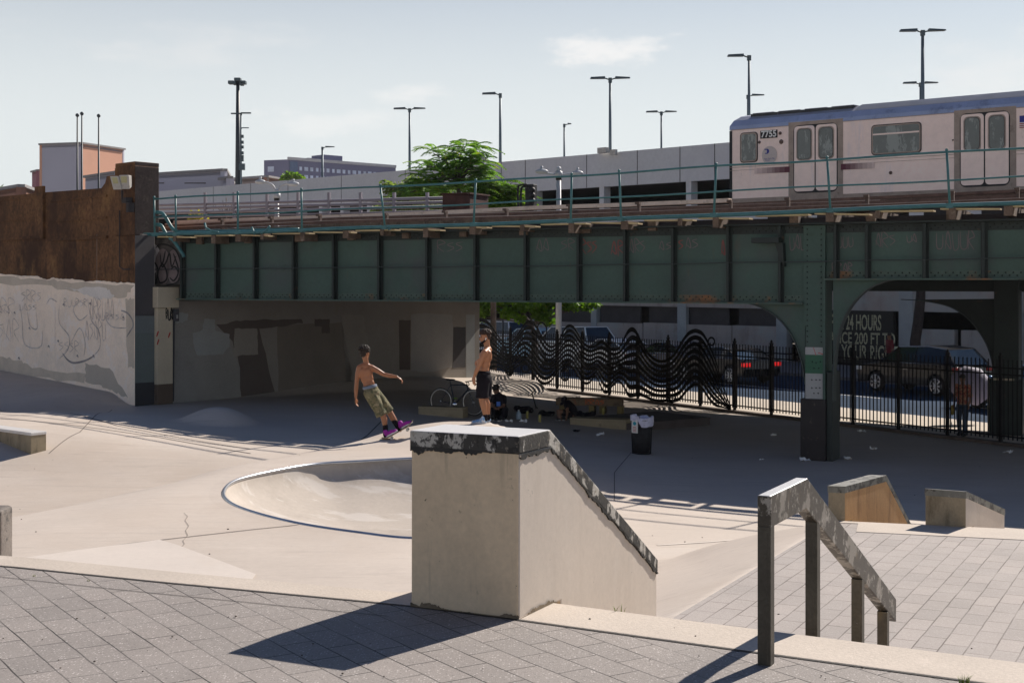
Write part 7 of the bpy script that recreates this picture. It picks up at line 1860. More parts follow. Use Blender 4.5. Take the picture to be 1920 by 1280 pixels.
# skateboard
sb = thing('skateboard', tuple(b0), 'skateboard with pale wooden deck tilted nose up under the skater\'s magenta shoes', 'skateboard')
L = (b1-b0).length
mb = MB(); A = []
prof = [(-0.02,0.045),(0.05,0.012),(0.12,0),(L-0.12,0),(L-0.05,0.015),(L+0.02,0.055)]
wd_ = [0.05,0.092,0.10,0.10,0.092,0.05]
top_ = [b0+bd*a+bu*h for a, h in prof]
for i in range(len(prof)-1):
    a, b = top_[i], top_[i+1]; wa, wb = wd_[i], wd_[i+1]
    mb.hexa([a-bs*wa-bu*0.012, b-bs*wb-bu*0.012, b+bs*wb-bu*0.012, a+bs*wa-bu*0.012, a-bs*wa, b-bs*wb, b+bs*wb, a+bs*wa])
mb.build('deck', mat('maple_deck',(0.50,0.36,0.24),rough=0.5,var=0.15), sb, recalc=True)
mb = MB()
for i in range(len(prof)-1):
    a, b = top_[i]+bu*0.0005, top_[i+1]+bu*0.0005; wa, wb = wd_[i]-0.002, wd_[i+1]-0.002
    mb.hexa([a-bs*wa, b-bs*wb, b+bs*wb, a+bs*wa, a-bs*wa+bu*0.003, b-bs*wb+bu*0.003, b+bs*wb+bu*0.003, a+bs*wa+bu*0.003])
mb.build('grip_tape', M['black'], sb, recalc=True)
for a in (0.14, L-0.14):
    c = b0+bd*a-bu*0.05; mb = MB(); mb.bar(c-bs*0.075, c+bs*0.075, 0.02, 0.02, bu); mb.bar(c, c+bu*0.04, 0.05, 0.05, bs); mb.build('truck', M['chrome'], sb, recalc=True)
    for s_ in (-1,1):
        mb = MB(); mb.lathe([(0.012,-0.016),(0.026,-0.014),(0.026,0.014),(0.012,0.016)], c+bs*s_*0.088, 14, (0,1,0)); mb.build('wheel', mat('dirty_white_wheel',(0.5,0.48,0.44),rough=0.5), sb)

# --- standing man
g_ = GFl(910, 793); Y0 = g_.y; k = Y0/FPX
sm = thing('person', tuple(g_), 'bare-chested man standing in profile in black shorts, one hand holding his other arm', 'person')
mb = MB(); hc = PX(909.5,632.5)
q, rot = head(mb, hc, (-0.98,-0.22,-0.06), 1.0)
chain(mb, [hc+Vector((0.025,0,-0.05)), PX(913,647), PX(914,655)], [0.058,0.056,0.07])
chain(mb, [PX(909,660.5,-0.15), PX(914,656,0.0), PX(912,661,0.17)], [0.058,0.085,0.058])
mb.ell(PX(911,669), (0.118,0.165,0.14), Matrix.Rotation(0.06,3,'Y')); mb.ell(PX(909.5,681), (0.098,0.140,0.13)); mb.ell(PX(908,692), (0.095,0.130,0.12)); mb.ell(PX(908,702), (0.11,0.14,0.10))
mb.ell(PX(917,664,-0.09), (0.05,0.07,0.08)); mb.ell(PX(917,664,0.09), (0.05,0.07,0.08)); mb.ell(PX(903,666,-0.06), (0.05,0.08,0.06))
chain(mb, [PX(908,661,-0.17), PX(904,671,-0.19), PX(898.5,684,-0.19), PX(894,694,-0.18), PX(889.5,705,-0.16)], [0.062,0.055,0.043,0.042,0.027])
hand(mb, PX(889.3,706,-0.16), (-0.1,0.0,-1), (-0.6,-0.75,0), 1.05, 0.55, 1)
chain(mb, [PX(911,662,0.18), PX(903,673,0.20), PX(895,684,0.16), PX(893.5,681,0.02), PX(893.5,678,-0.12)], [0.058,0.052,0.042,0.038,0.028])
hand(mb, PX(893.5,678,-0.13), (0.45,-0.88,0.25), (-0.7,-0.5,0.0), 1.05, 0.9, 1)
chain(mb, [PX(907,712,-0.08), PX(905,730,-0.08), PX(903.5,748,-0.08), PX(906,757,-0.08), PX(909.5,777,-0.08), PX(909.5,784,-0.08)], [0.10,0.085,0.062,0.066,0.040,0.042])
chain(mb, [PX(911,712,0.09), PX(911,730,0.09), PX(910,748,0.09), PX(913,757,0.09), PX(915,776,0.09), PX(915,783,0.09)], [0.10,0.085,0.062,0.066,0.040,0.042])
grow(mb, 'body', M['skin2'], sm, 0.0095, 4)
eyes(q, 1.0, sm)
mb = MB(); curly(mb, q(0,-0.015,0.085), (0.083,0.100,0.062), rot, 170, 0.020, 5, -0.2); mb.ell(q(0,-0.045,0.03), (0.078,0.072,0.085), rot); mb.build('hair', M['hair2'], sm)
mb = MB(); mb.cap(q(-0.083,0.0,-0.012), q(-0.085,0.012,-0.04), 0.012, 0.007, 8); mb.build('earbud', M['wht'], sm)
mb = MB(); mb.cap(q(-0.074,0.0,-0.04), q(-0.05,0.065,-0.092), 0.012, 0.022, 8); mb.cap(q(-0.05,0.065,-0.092), q(0.05,0.065,-0.092), 0.022, 0.022, 8); mb.build('chin_mask', M['blkcloth'], sm)
mb = MB(); mb.ell(PX(907.5,699), (0.132,0.168,0.062)); mb.ell(PX(907.5,710), (0.150,0.205,0.14))
chain(mb, [PX(906,715,-0.08), PX(904.5,732,-0.085)], [0.125,0.12]); chain(mb, [PX(911,715,0.09), PX(911,731,0.095)], [0.125,0.118])
mb.lathe([(0.118,-0.12),(0.122,0.0),(0.124,0.06)], PX(904,740,-0.085), 20, (0,0,-1)); mb.lathe([(0.116,-0.12),(0.12,0.0),(0.122,0.05)], PX(910.5,738,0.095), 20, (0,0,-1))
grow(mb, 'shorts', M['blkcloth'], sm, 0.012, 3)
zf = g_.z
for (x, d) in ((909.8,-0.08),(915.3,0.09)):
    mb = MB(); p = PX(x,779,d); mb.cap(p, Vector((p.x,p.y,zf+0.07)), 0.046, 0.046); mb.build('sock', M['sock'], sm)
for (x, d) in ((912.5,-0.08),(919.5,0.09)):
    p = PX(x,789,d); shoe(Vector((p.x,p.y,FZ(p.x,p.y)+0.003)), (-1,-0.12 if d < 0 else 0.1,0), (0,0,1), M['shoe_blue'], sm, 0.29, 0.08, 0.052)

# --- people sitting on the floor in the shade
g_ = GFl(938, 785); Y0 = g_.y
s1 = thing('person', tuple(g_), 'person in black t-shirt with blue print sitting hunched on the floor', 'person')
mb = MB(); hc = PX(930,731); q, rot = head(mb, hc, (-0.55,-0.75,-0.5), 1.05)
chain(mb, [hc+Vector((0.02,0.05,-0.03)), PX(935,741,0.05)], [0.055,0.07])
chain(mb, [PX(925,747), PX(922,757,-0.1), PX(927,764,-0.25)], [0.05,0.042,0.03]); hand(mb, PX(928,764.5,-0.26), (0.8,-0.4,-0.1), (0,-0.3,1), 1.0, 0.8, 1)
chain(mb, [PX(946,748), PX(944,761,-0.1), PX(935,764,-0.25)], [0.05,0.042,0.03]); hand(mb, PX(934,764,-0.27), (-0.8,-0.4,-0.1), (0,-0.3,1), 1.0, 0.8, -1)
grow(mb, 'body', M['skin3'], s1, 0.012, 4); eyes(q, 1.05, s1)
mb = MB(); curly(mb, q(0,-0.02,0.055), (0.09,0.11,0.085), rot, 60, 0.015, 8); mb.build('hair', M['hair'], s1)
mb = MB(); chain(mb, [PX(935,744,0.02), PX(938,757,0.05), PX(940,774,0.08)], [0.13,0.16,0.17]); chain(mb, [PX(927,745), PX(924,753,-0.05)], [0.085,0.075]); chain(mb, [PX(944,745), PX(945,754,-0.05)], [0.085,0.075]); grow(mb, 'tee_shirt', M['blkcloth'], s1, 0.014, 3)
mb = MB(); chain(mb, [PX(944,777,0.05), PX(948,768,-0.3), PX(942,783,-0.45)], [0.12,0.08,0.06]); chain(mb, [PX(936,777,0.05), PX(923,769,-0.3), PX(926,783,-0.5)], [0.12,0.08,0.06]); grow(mb, 'trousers', M['blkcloth'], s1, 0.014, 3)
for x, d in ((926,-0.52),(941,-0.5)):
    p = PX(x,786,d); shoe(Vector((p.x,p.y+0.05,FZ(p.x,p.y)+0.003)), (-0.4,-1,0), (0,0,1), M['black'], s1)
mb = MB(); c = PX(934.5,757,-0.135); mb.box(c.x-0.05,c.x+0.05,c.y-0.012,c.y+0.03,c.z-0.06,c.z+0.06); mb.build('shirt_print', mat('blue_print',(0.08,0.2,0.62),rough=0.7), s1, recalc=True)
g_ = GFl(1068, 787); Y0 = g_.y
s2 = thing('person', tuple(g_), 'person in black with a cap sitting bent over, one bare knee raised', 'person')
mb = MB(); hc = PX(1059,752); q, rot = head(mb, hc, (-0.6,-0.55,-0.75), 1.0)
chain(mb, [hc+Vector((0.04,0.03,-0.02)), PX(1066,756,0.05)], [0.055,0.07])
chain(mb, [PX(1063,759,-0.1), PX(1064,769,-0.2), PX(1063,779,-0.3)], [0.05,0.042,0.03]); hand(mb, PX(1062.5,780,-0.3), (-0.2,-0.2,-1), (0,-1,0), 1.0, 0.5, 1)
chain(mb, [PX(1072,779,-0.02), PX(1060,773,-0.15), PX(1047,771,-0.25), PX(1049,780,-0.32), PX(1052,788,-0.36)], [0.10,0.085,0.064,0.058,0.042])
grow(mb, 'body', M['skin3'], s2, 0.012, 4); eyes(q, 1.0, s2)
mb = MB(); mb.ell(q(0,-0.01,0.06), (0.088,0.105,0.07), rot); mb.ell(q(0,0.12,0.035), (0.07,0.07,0.012), rot); mb.build('cap', M['blkcloth'], s2)
mb = MB(); chain(mb, [PX(1064,757), PX(1070,765,0.05), PX(1076,777,0.08)], [0.12,0.15,0.16]); chain(mb, [PX(1062,757,-0.08), PX(1063,764,-0.13)], [0.08,0.07]); grow(mb, 'tee_shirt', M['blkcloth'], s2, 0.014, 3)
mb = MB(); chain(mb, [PX(1076,780,0.05), PX(1063,776,-0.1), PX(1056,773,-0.18)], [0.12,0.11,0.095]); chain(mb, [PX(1076,781,0.1), PX(1090,783,-0.1)], [0.12,0.09]); grow(mb, 'shorts', M['blkcloth'], s2, 0.014, 3)
p = PX(1060,795,-0.3); shoe(Vector((p.x,p.y,FZ(p.x,p.y)+0.003)), (-1,-0.4,0), (0,0,1), M['black'], s2, 0.30)
p = PX(1064,793,-0.05); shoe(Vector((p.x,p.y,FZ(p.x,p.y)+0.003)), (-1,-0.2,0), (0,0,1), M['black'], s2, 0.30)

# --- people beyond the fence
def walker(px, py, Y, H, f, label, shirt, trousers, skinm, hairm, bag=None, back=False):
    X = (px-CX)/FPX*Y; z0 = 0.03; t = local_thing('person', (X,Y,z0), math.atan2(f[1],f[0])-math.pi/2, label, 'person'); s = H/1.75
    V = lambda x, y, z: Vector((x,y,z))*s       # facing +y
    mb = MB(); q, rot = head(mb, V(0,0.02,1.62), (0,1,-0.1), s)
    chain(mb, [V(0,0,1.57), V(0,-0.01,1.45)], [0.055*s,0.065*s])
    for x in (-1,1):
        chain(mb, [V(0.19*x,0,1.40), V(0.235*x,-0.02,1.13), V(0.20*x,0.12 if x > 0 else 0.02,0.90)], [0.05*s,0.042*s,0.028*s]); hand(mb, V(0.20*x,0.13 if x > 0 else 0.02,0.89), (0,0.1,-1), (x,0,0), s, 0.5, x)
        chain(mb, [V(0.09*x,0,0.9), V(0.10*x,0.03,0.5), V(0.10*x,-0.02 if x > 0 else 0.10,0.09)], [0.08*s,0.06*s,0.04*s])
    grow(mb, 'body', skinm, t, 0.014, 4)
    mb = MB(); mb.ell(q(0,-0.02,0.05), (0.085*s,0.105*s,0.085*s), rot); mb.ell(q(0,-0.06,-0.01),(0.07*s,0.05*s,0.08*s),rot); mb.build('hair', hairm, t)
    mb = MB(); mb.ell(V(0,0,1.30), Vector((0.19,0.12,0.17))*s); mb.ell(V(0,0,1.08), Vector((0.165,0.125,0.18))*s); mb.ell(V(0,0,0.93), Vector((0.175,0.135,0.12))*s)
    for x in (-1,1): chain(mb, [V(0.17*x,0,1.41), V(0.23*x,-0.02,1.14)], [0.07*s,0.058*s])
    grow(mb, 'shirt', shirt, t, 0.016, 3)
    mb = MB(); mb.ell(V(0,0,0.88), Vector((0.165,0.13,0.11))*s)
    for x in (-1,1): chain(mb, [V(0.09*x,0,0.85), V(0.10*x,0.03,0.5), V(0.10*x,-0.02 if x > 0 else 0.10,0.12)], [0.10*s,0.075*s,0.06*s])
    grow(mb, 'trousers', trousers, t, 0.016, 3)
    for x in (-1,1):
        mb = MB(); y_ = -0.06 if x > 0 else 0.06; mb.ell(V(0.10*x,y_+0.08,0.045), Vector((0.048,0.13,0.045))*s); mb.ell(V(0.10*x,y_,0.06), Vector((0.045,0.06,0.06))*s); mb.build('shoe', M['black'], t)
    if bag:
        mb = MB(); mb.ell(V(0.26,0.1,0.72), Vector((0.05,0.12,0.15))*s); mb.tube([V(0.25,0.06,0.84), V(0.22,0.12,0.92), V(0.25,0.17,0.84)], 0.008*s, 5); bg = grow(mb, 'body', bag, None, 0.014, 2)
        bg.name = 'shopping_bag'; bg.matrix_world = Matrix.Translation((X,Y,z0)) @ Matrix.Rotation(t.rotation_euler.z,4,'Z'); tag(bg, 'mustard cloth bag held by the person in the red checked shirt', 'bag')
    return t
M['plaid'] = mat('red_checked_shirt', (0.30,0.07,0.05), rough=0.9, var=0.1, vscale=6, stains=[((0.45,0.28,0.16),16,0.50,0.03,0.8,(1,1,1)),((0.06,0.03,0.03),20,0.56,0.03,0.8)])
walker(1805, 820, 35.1, 1.56, (-0.7,-0.7), 'person in a red checked shirt and jeans walking on the sunny strip behind the fence', M['plaid'], M['jean'], M['skin3'], M['hair'], mat('mustard_bag',(0.35,0.26,0.06),rough=0.9))
walker(1668, 700, 58.6, 1.75, (-1,-0.3), 'person in a dark red shirt walking in front of the painted roll door', mat('dark_red_shirt',(0.16,0.02,0.025),rough=0.9), M['blkcloth'], M['skin3'], M['hair'])

# ------------------------------------------------------------------ BICYCLE
A_ = GFl(827, 774.5); B_ = GFl(888, 781.5); A_.z = B_.z = (A_.z+B_.z)/2
bv_ = Vector((B_.x-A_.x, B_.y-A_.y, 0)); WB = bv_.length; BF = Frame((A_.x,A_.y),(bv_.x,bv_.y)); sc = 0.335*WB/1.02; sc = 0.345
bk = thing('bicycle', tuple(A_), 'dark road bicycle with pale wheel rims standing on the floor behind the bare-chested man', 'bicycle')
M['bike'] = mat('dark_bike_frame', (0.03,0.035,0.05), rough=0.35, metal=0.3); M['rim'] = mat('pale_rim', (0.62,0.58,0.52), rough=0.3, metal=0.3)
fz = A_.z
def bp(t, z, o=0.0): return BF.P(t, o, fz+z)
for t_ in (0.0, WB):
    mb = MB(); N = 32; mb.tube([bp(t_+sc*math.cos(2*math.pi*i/N), sc+0.012+sc*math.sin(2*math.pi*i/N)) for i in range(N)], 0.013, 6, closed=True); wh = mb.build('wheel', M['tyre'], bk)
    mb = MB(); mb.tube([bp(t_+(sc-0.026)*math.cos(2*math.pi*i/N), sc+0.012+(sc-0.026)*math.sin(2*math.pi*i/N)) for i in range(N)], 0.015, 6, closed=True); mb.build('rim', M['rim'], wh)
    mb = MB()
    for i in range(14): a = 2*math.pi*i/14; mb.tube([bp(t_,sc+0.012,0.02*(-1)**i), bp(t_+(sc-.03)*math.cos(a), sc+0.012+(sc-.03)*math.sin(a))], 0.0016, 4)
    mb.lathe([(0.02,-0.04),(0.02,0.04)], bp(t_,sc+0.012), 10, (BF.n.x,BF.n.y,0)); mb.build('spokes', M['chrome'], wh)
hz_ = sc+0.012; bb = bp(0.42*WB/1.0, 0.28); st_ = bp(0.30*WB, 0.80); hd0 = bp(0.80*WB, 0.82); hd1 = bp(0.83*WB, 0.70)
mb = MB()
for a, b, r_ in ((bb,st_,0.016),(st_,hd0,0.016),(hd1,bb,0.018),(hd0,hd1,0.019),(hd1,bp(WB,hz_),0.013),(bb,bp(0,hz_),0.010),(st_,bp(0,hz_),0.009)): mb.tube([a,b], r_, 8)
mb.build('frame', M['bike'], bk)
mb = MB(); mb.tube([st_, bp(0.275*WB,0.93)], 0.013, 7); mb.build('seat_post', M['bike'], bk)
mb = MB(); c = bp(0.27*WB,0.95); dB = Vector((BF.d.x,BF.d.y,0)); rotB = Matrix((Vector((BF.n.x,BF.n.y,0)), dB, Vector((0,0,1)))).transposed(); mb.ell(c-dB*0.06, (0.07,0.08,0.025), rotB); mb.ell(c+dB*0.06, (0.028,0.11,0.02), rotB); mb.build('saddle', M['blkcloth'], bk)
mb = MB(); mb.tube([hd0, bp(0.79*WB,0.90), bp(0.86*WB,0.92)], 0.013, 7); nB = Vector((BF.n.x,BF.n.y,0)); hb = bp(0.86*WB,0.92)
for s_ in (-1,1): mb.tube([hb, hb+nB*0.2*s_, hb+nB*0.21*s_+dB*0.10, hb+nB*0.21*s_+dB*0.13-Vector((0,0,0.07)), hb+nB*0.21*s_+dB*0.05-Vector((0,0,0.13))], 0.013, 7)
mb.build('handlebar', M['blkcloth'], bk)
mb = MB(); mb.lathe([(0.09,-0.004),(0.09,0.004)], bb+nB*0.04, 20, nB); mb.bar(bb+nB*0.05, bb+nB*0.05+Vector((0,0,-0.16))+dB*0.05, 0.02, 0.012); mb.bar(bb-nB*0.05, bb-nB*0.05+Vector((0,0,0.16))-dB*0.05, 0.02, 0.012); mb.build('crankset', M['chrome'], bk)
for s_, e_ in ((1,Vector((0,0,-0.16))+dB*0.05),(-1,Vector((0,0,0.16))-dB*0.05)):
    c = bb+nB*0.05*s_+e_; mb = MB(); mb.prism([c+nB*0.01*s_+dB*a_ + Vector((0,0,z_)) for a_, z_ in ((-0.04,-0.01),(0.04,-0.01),(0.04,0.01),(-0.04,0.01))], nB*0.09*s_); mb.build('pedal', mat('lime_pedal',(0.35,0.6,0.03),rough=0.5) if 'lime_pedal' not in bpy.data.materials else bpy.data.materials['lime_pedal'], bk, recalc=True)

# ------------------------------------------------------------------ LOW LEDGES, BENCH, BIN, LITTER
def slab(pxs, h, name, label, m, cat='ledge', depth=None, mtop=None):
    """front bottom edge given by two pixels; extends back"""
    a, b = GFl(*pxs[0]), GFl(*pxs[1]); z = min(a.z,b.z)-0.03; d = Vector((b.x-a.x,b.y-a.y,0)).normalized(); n = Vector((-d.y,d.x,0)); n = n if n.y > 0 else -n
    t = thing(name, (a.x,a.y,z), label, cat); top = max(a.z,b.z)+h
    p = [Vector((v.x,v.y,z)) for v in (a,b)]; p += [p[1]+n*depth, p[0]+n*depth]
    mb = MB(); mb.prism(p, (0,0,top-z-0.05)); mb.build('ledge_body', m, t, recalc=True, bevel=0.015)
    mb = MB(); q_ = [Vector((v.x,v.y,top-0.0505)) for v in p]; q_[0] -= n*0.008; q_[1] -= n*0.008; mb.prism(q_, (0,0,0.05)); mb.build('ledge_top', mtop or m, t, recalc=True, bevel=0.01)
    return t
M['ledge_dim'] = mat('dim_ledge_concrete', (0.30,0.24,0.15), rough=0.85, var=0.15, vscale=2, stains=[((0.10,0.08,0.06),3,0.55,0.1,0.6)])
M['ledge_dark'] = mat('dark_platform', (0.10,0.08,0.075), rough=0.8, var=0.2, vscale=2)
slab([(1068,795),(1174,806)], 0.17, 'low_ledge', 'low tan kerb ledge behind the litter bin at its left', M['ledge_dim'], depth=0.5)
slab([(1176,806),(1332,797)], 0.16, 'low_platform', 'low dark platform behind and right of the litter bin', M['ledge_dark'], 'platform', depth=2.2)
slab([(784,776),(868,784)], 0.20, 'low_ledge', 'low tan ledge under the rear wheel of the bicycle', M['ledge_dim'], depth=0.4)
# bench: wooden beam on stub legs with graffiti
a, b = GFl(1042,768), GFl(1165,778); d = Vector((b.x-a.x,b.y-a.y,0)).normalized(); BN = Frame((a.x,a.y),(d.x,d.y)); Lb = (b-a).length
M['bench_wood'] = mat('graffiti_bench_wood', (0.17,0.12,0.075), rough=0.85, var=0.3, vscale=2, stains=[((0.30,0.10,0.05),2.5,0.60,0.04,0.7),((0.05,0.04,0.035),3,0.5,0.1,0.6)])
t = thing('bench', (a.x,a.y,a.z), 'low wooden slab bench with orange graffiti behind the seated people', 'bench')
zb = min(a.z,b.z)
mb = MB(); mb.fbox(BN, 0, Lb, 0, -0.45, zb+0.25, zb+0.46); mb.build('seat', M['bench_wood'], t, recalc=True, bevel=0.015)
for f in (0.05, 0.5, 0.66, 0.93):
    mb = MB(); mb.fbox(BN, Lb*f, Lb*f+0.16, -0.04, -0.40, zb-0.05, zb+0.2505); mb.build('leg', mat('ochre_leg',(0.20,0.15,0.06),var=0.2) if 'ochre_leg' not in bpy.data.materials else bpy.data.materials['ochre_leg'], t, recalc=True)
mb = MB(); scribble(mb, BN, Lb*0.45, Lb*0.75, zb+0.28, zb+0.44, 0.002, 0.03, 4, 77); mb.build('graffiti', mat('orange_spray',(0.45,0.12,0.05)), t)
# litter bin
g_ = GFl(1205, 853); kk = g_.y/FPX; H = 66*kk; r0 = 20.3*kk
t = thing('litter_bin', tuple(g_), 'wire mesh litter bin with a white bag over its rim standing in the shade', 'litter bin')
M['wire'] = mat('dark_bin_wire', (0.02,0.02,0.022), rough=0.5, metal=0.3)
c = Vector((g_.x, g_.y+r0, g_.z))
mb = MB()
for i in range(34):
    a = 2*math.pi*i/34; v = Vector((math.cos(a),math.sin(a),0)); mb.tube([c+v*r0*0.86, c+v*r0+Vector((0,0,H*0.97))], 0.006, 4)
for zf_ in (0.02,0.16,0.3,0.44,0.58,0.72,0.86,0.97):
    rr = r0*(0.86+0.14*zf_); mb.tube([c+Vector((math.cos(2*math.pi*i/28)*rr, math.sin(2*math.pi*i/28)*rr, H*zf_)) for i in range(28)], 0.014 if zf_ in (0.02,0.97) else 0.006, 5, closed=True)
mb.build('wire_basket', M['wire'], t)
mb = MB(); mb.lathe([(r0*0.78,0.03),(r0*0.80,H*0.3),(r0*0.86,H*0.62),(r0*0.8,H*0.75),(r0*0.1,H*0.8)], c, 20); lin = mb.build('liner', mat('dark_rubbish',(0.03,0.03,0.035),rough=0.5,var=0.6,vscale=6,stains=[((0.4,0.42,0.45),6,0.64,0.03,0.7),((0.12,0.06,0.04),5,0.6,0.05,0.6)]), t)
mb = MB(); r = random.Random(2)
top_r = []
for i in range(26):
    a = 2*math.pi*i/26; w = r.uniform(-1,1)
    top_r.append((a, w))
rings = []
for (rr, z) in ((0.55,0.86),(0.98,1.0),(1.07,0.99),(1.09,0.90),(1.06,0.74)):
    rings.append([c+Vector((math.cos(a)*r0*rr*(1+0.04*w), math.sin(a)*r0*rr*(1+0.04*w), H*(z+0.03*w+(0.06 if (rr > 0.9 and rr < 1.08 and math.cos(a) > -0.2) else 0)-(0 if math.cos(a) > -0.25 or z > 0.9 else -0.2)))) for a, w in top_r])
mb.smooth = True
for A, B in zip(rings[:-1], rings[1:]): mb.strip(A+[A[0]], B+[B[0]])
mb.build('bin_bag', mat('white_translucent_bag',(0.62,0.60,0.72),rough=0.35,var=0.15,vscale=10,bump=0.5,bscale=20), t)
Fb = Frame((g_.x,g_.y-0.012),(1,0)); mb = MB(); x0, x1 = W(1187,0,g_.y).x-g_.x, W(1198,0,g_.y).x-g_.x; z0, z1 = W(0,812,g_.y).z, W(0,787,g_.y).z
ang = -0.75
pc = c+Vector((math.sin(ang)*r0*1.03, -math.cos(ang)*r0*1.03, 0)); FS = Frame((pc.x,pc.y),(math.cos(ang),math.sin(ang))); hw_ = (x1-x0)/2/math.cos(ang)*0.95
mb.fbox(FS, -hw_, hw_, 0, 0.008, z0, z1); sp_ = mb.build('sign_plate', mat('bin_sign_white',(0.72,0.70,0.64),rough=0.6,var=0.05), t, recalc=True)
mb = MB(); zc_ = z0+(z1-z0)*0.72; mb.fprism(FS, [(hw_*0.55*math.cos(q_), zc_+hw_*0.5*math.sin(q_)) for q_ in [2*math.pi*i/16 for i in range(16)]], 0.0085, 0.0105); mb.build('sign_mark', mat('teal_print',(0.03,0.32,0.38)), sp_, recalc=True)
for i in range(4):
    mb = MB(); mb.fbox(FS, -hw_*0.6, hw_*(0.6-0.15*(i % 2)), 0.0085, 0.0105, z0+(z1-z0)*(0.10+0.11*i), z0+(z1-z0)*(0.10+0.11*i+0.045)); mb.build('sign_mark', mat('red_print',(0.5,0.12,0.09)) if 'red_print' not in bpy.data.materials else bpy.data.materials['red_print'], sp_, recalc=True)

def bottle(px, py, prof, name, label, m, cap=None, cat='bottle'):
    g_ = GFl(px, py); mb = MB(); mb.lathe(prof, g_, 16); t = thing(name, tuple(g_), label, cat); mb.build('bottle_body', m, t)
    if cap: mb = MB(); mb.lathe([(cap[0],0),(cap[0],cap[1])], g_+Vector((0,0,prof[-1][1])), 10); mb.build('cap', cap[2], t)
M['jug'] = mat('water_jug_plastic', (0.42,0.52,0.60), rough=0.25, var=0.1, vscale=8)
M['can_y'] = mat('yellow_can', (0.42,0.36,0.10), rough=0.4, var=0.1, vscale=14)
bottle(972.5, 786, [(0.05,0),(0.078,0.01),(0.078,0.13),(0.06,0.18),(0.025,0.22),(0.02,0.235)], 'water_jug', 'pale blue plastic water jug on the floor right of the hunched person', M['jug'], (0.024,0.02,M['wht']), 'jug')
for x, y, lab in ((988.5,784,'yellow can just right of the water jug'),(1012,791,'yellow can nearest the big ledge, left of the person in a cap'),(1131,777,'yellow can standing on the bench end right of the person in a cap')):
    bottle(x, y, [(0.030,0),(0.034,0.008),(0.034,0.17),(0.026,0.19)], 'drink_can', lab, M['can_y'], (0.02,0.012,M['chrome']), 'can')
bottle(853, 782, [(0.05,0),(0.062,0.01),(0.062,0.12),(0.03,0.17),(0.018,0.22)], 'glass_bottle', 'clear bottle between the bicycle wheels', mat('clear_glassy',(0.25,0.29,0.33),rough=0.1,var=0.2,vscale=10), None)
def lump(px, py, r3, name, label, m, cat, n=5, seed=1):
    r = random.Random(seed); g_ = GFl(px, py); mb = MB()
    mb.ell(g_+Vector((0,r3[1],r3[2]*0.62)), (r3[0]*0.72,r3[1]*0.8,r3[2]*0.75)); n *= 2
    for _ in range(n): mb.ell(g_+Vector((r.uniform(-.7,.7)*r3[0], r3[1]+r.uniform(-.5,.5)*r3[1], r3[2]*r.uniform(0.5,1.3))), (r3[0]*r.uniform(.2,.42),r3[1]*.4,r3[2]*r.uniform(.35,.75)))
    rm = mb.build(name, m, None, loc=tuple(g_)); md = rm.modifiers.new('remesh','REMESH'); md.mode = 'VOXEL'; md.voxel_size = 0.02; md.use_smooth_shade = True
    s_ = rm.modifiers.new('smooth','SMOOTH'); s_.iterations = 4; tag(rm, label, cat); return rm
lump(982, 776, (0.30,0.22,0.13), 'backpack', 'dark slumped backpack behind the water jug', M['blkcloth'], 'bag', 5, 1)
lump(1025, 781, (0.26,0.2,0.09), 'jacket', 'black jacket heaped left of the person in a cap', M['blkcloth'], 'clothes', 5, 2)
lump(1098, 787, (0.30,0.22,0.13), 'duffel_bag', 'black duffel bag right of the person in a cap', M['blkcloth'], 'bag', 3, 3)
lump(1081, 810, (0.12,0.08,0.035), 'cap_on_floor', 'black cap lying on the floor in front of the low ledge', M['blkcloth'], 'cap', 3, 4)
# upright handlebar and fork of a scooter
g_ = GFl(1006, 765); Y0 = g_.y; t = thing('kick_scooter', tuple(g_), 'black kick scooter leaning with its handlebar up in front of the fence', 'scooter')
mb = MB(); mb.tube([PX(1005,764), PX(998,738)], 0.02, 7); mb.tube([PX(991,742,-0.1), PX(998,737), PX(1004,729,0.1)], 0.016, 7); mb.build('handlebar', M['black'], t)
mb = MB(); mb.hexa([PX(1004,766,-.06), PX(975,770,-.06), PX(975,770,.06), PX(1004,766,.06), PX(1004,764.5,-.06), PX(975,768.5,-.06), PX(975,768.5,.06), PX(1004,764.5,.06)]); mb.build('deck', M['black'], t, recalc=True)
for x, y in ((1006,766),(974,770)):
    mb = MB(); mb.lathe([(0.02,-0.012),(0.05,-0.01),(0.05,0.01),(0.02,0.012)], PX(x,y), 14, (0,1,0)); mb.build('wheel', M['tyre'], t)
def scrap(px, py, s, label, seed, m='wht', floor=True, z=0.03):
    r = random.Random(seed); g_ = GFl(px, py); N = 5; mb = MB(); vs = []
    for i in range(N):
        for j in range(N): vs.append(g_+Vector(((i-2)*s/4+r.uniform(-.2,.2)*s/4, (j-2)*s/4*0.8, 0.006+abs(r.gauss(0,0.22))*s)))
    mb.add(vs, [(i*N+j,(i+1)*N+j,(i+1)*N+j+1,i*N+j+1) for i in range(N-1) for j in range(N-1)]); tag(mb.build('paper_scrap', M[m], loc=tuple(g_)), label, 'litter', 'scraps of litter on the park floor')
for i, (x, y, s, lab) in enumerate([(1125,817,0.20,'white paper scrap in front of the low tan ledge'),(1509,864,0.22,'crumpled white paper at the foot of the column'),(1590,861,0.16,'small white scrap right of the column foot'),(1450,817,0.14,'white scrap in the shade left of the column'),(1638,843,0.14,'tiny scrap right of the column near the fence'),(1428,863,0.10,'tiny white scrap left of the column foot'),(954,792,0.20,'flat white paper beside the hunched person'),(981,792,0.20,'flat white paper below the water jug'),(1616,811,0.2,'scrap of litter at the fence base near the column'),(1890,850,0.2,'white scraps at the fence base at the right edge')]):
    scrap(x, y, s, lab, 40+i)
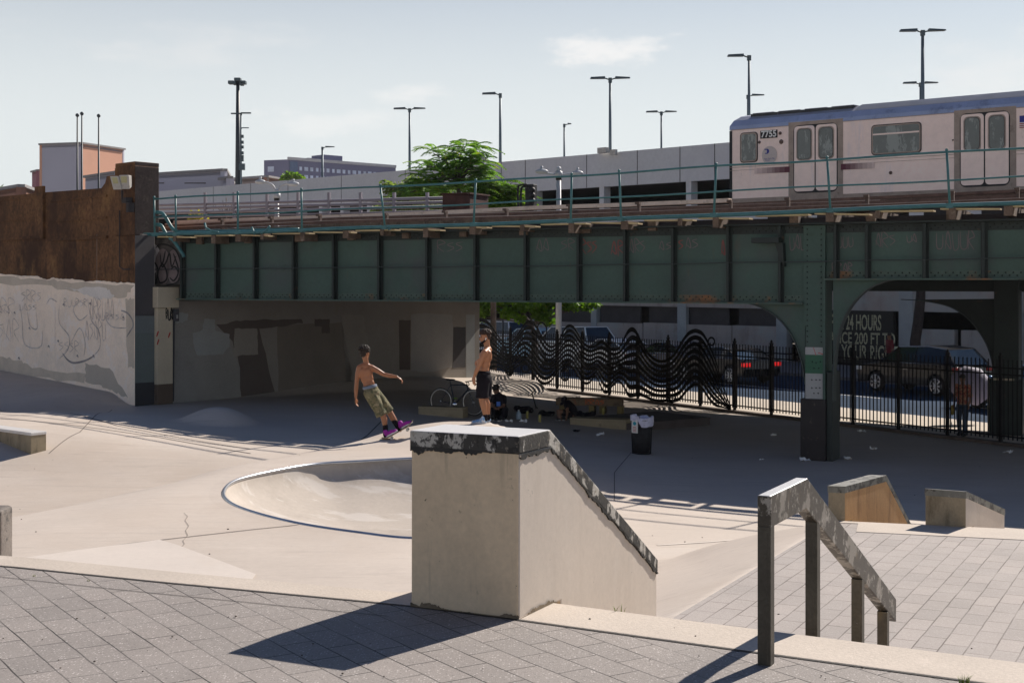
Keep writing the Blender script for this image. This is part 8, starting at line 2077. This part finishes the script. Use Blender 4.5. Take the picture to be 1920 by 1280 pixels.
# umbrella of a street vendor behind the fence
p = W(1821, 722, 38.5); t = thing('street_umbrella', (p.x,p.y,0.03), 'big pale lavender umbrella tilted behind the fence at the right', 'umbrella')
Rm = Matrix.Rotation(R(-68),3,'X') @ Matrix.Rotation(R(12),3,'Y')
mb = MB(); mb.smooth = True; N = 8; c = Vector((p.x,p.y,p.z)); prev = None
for j in range(7):
    a = math.pi/2*j/6*0.8; ring = [c+Rm.inverted() @ Vector((0.62*math.sin(a)*math.cos(2*math.pi*i/N), 0.62*math.sin(a)*math.sin(2*math.pi*i/N), 0.35*(math.cos(a)-1)+0.2)) for i in range(N)]; ring.append(ring[0])
    if prev: mb.strip(prev, ring)
    prev = ring
mb.build('canopy', mat('lavender_canopy',(0.24,0.22,0.32),rough=0.7,var=0.06), t)
mb = MB(); mb.tube([c+Rm.inverted() @ Vector((0,0,0.2)), c+Rm.inverted() @ Vector((0,0,-0.9))], 0.015, 6); mb.build('pole', M['chrome'], t)
mb = MB(); r = random.Random(21)
for _ in range(90):
    if r.random() < 0.45: px_, py_ = r.uniform(0,1900), r.uniform(1150,1275); p_ = G(px_,py_,2.204)
    else:
        px_, py_ = r.uniform(0,1900), r.uniform(800,1040); p_ = GFl(px_,py_)
    if poly_sd(np.array([p_.x]), np.array([p_.y]), [(v.x,v.y) for v in RIM])[0] < 0.3: continue
    s_ = r.uniform(0.002,0.006)*(1 if p_.y < 12 else 2.0); mb.ell(p_+Vector((0,0,s_*0.4)), (s_*r.uniform(.8,1.6), s_, s_*0.6), Matrix.Rotation(r.uniform(0,3),3,'Z'), 6, 4)
gr_ = mb.build('grit', mat('scattered_grit',(0.10,0.08,0.065),var=0.6,vscale=0.7)); gr_['kind'] = 'stuff'; tag(gr_, 'scattered grit and leaf crumbs on the pavers and concrete', 'grit')
# thin volume of air for the distance haze
hz = MB(); hz.box(-700, 700, -60, 1000, -1.3, 75.0)
hzo = hz.build('haze', mat('haze_surface',(1,1,1))); hzo['kind'] = 'stuff'
hm = bpy.data.materials.new('haze_air'); hm.use_nodes = True; hn = hm.node_tree.nodes; hn.clear()
ho = hn.new('ShaderNodeOutputMaterial'); hv = hn.new('ShaderNodeVolumePrincipled'); hv.inputs['Color'].default_value = (0.86,0.92,1.0,1); hv.inputs['Density'].default_value = 0.00009; hv.inputs['Anisotropy'].default_value = 0.3
hm.node_tree.links.new(hv.outputs[0], ho.inputs['Volume']); hzo.data.materials.clear(); hzo.data.materials.append(hm)
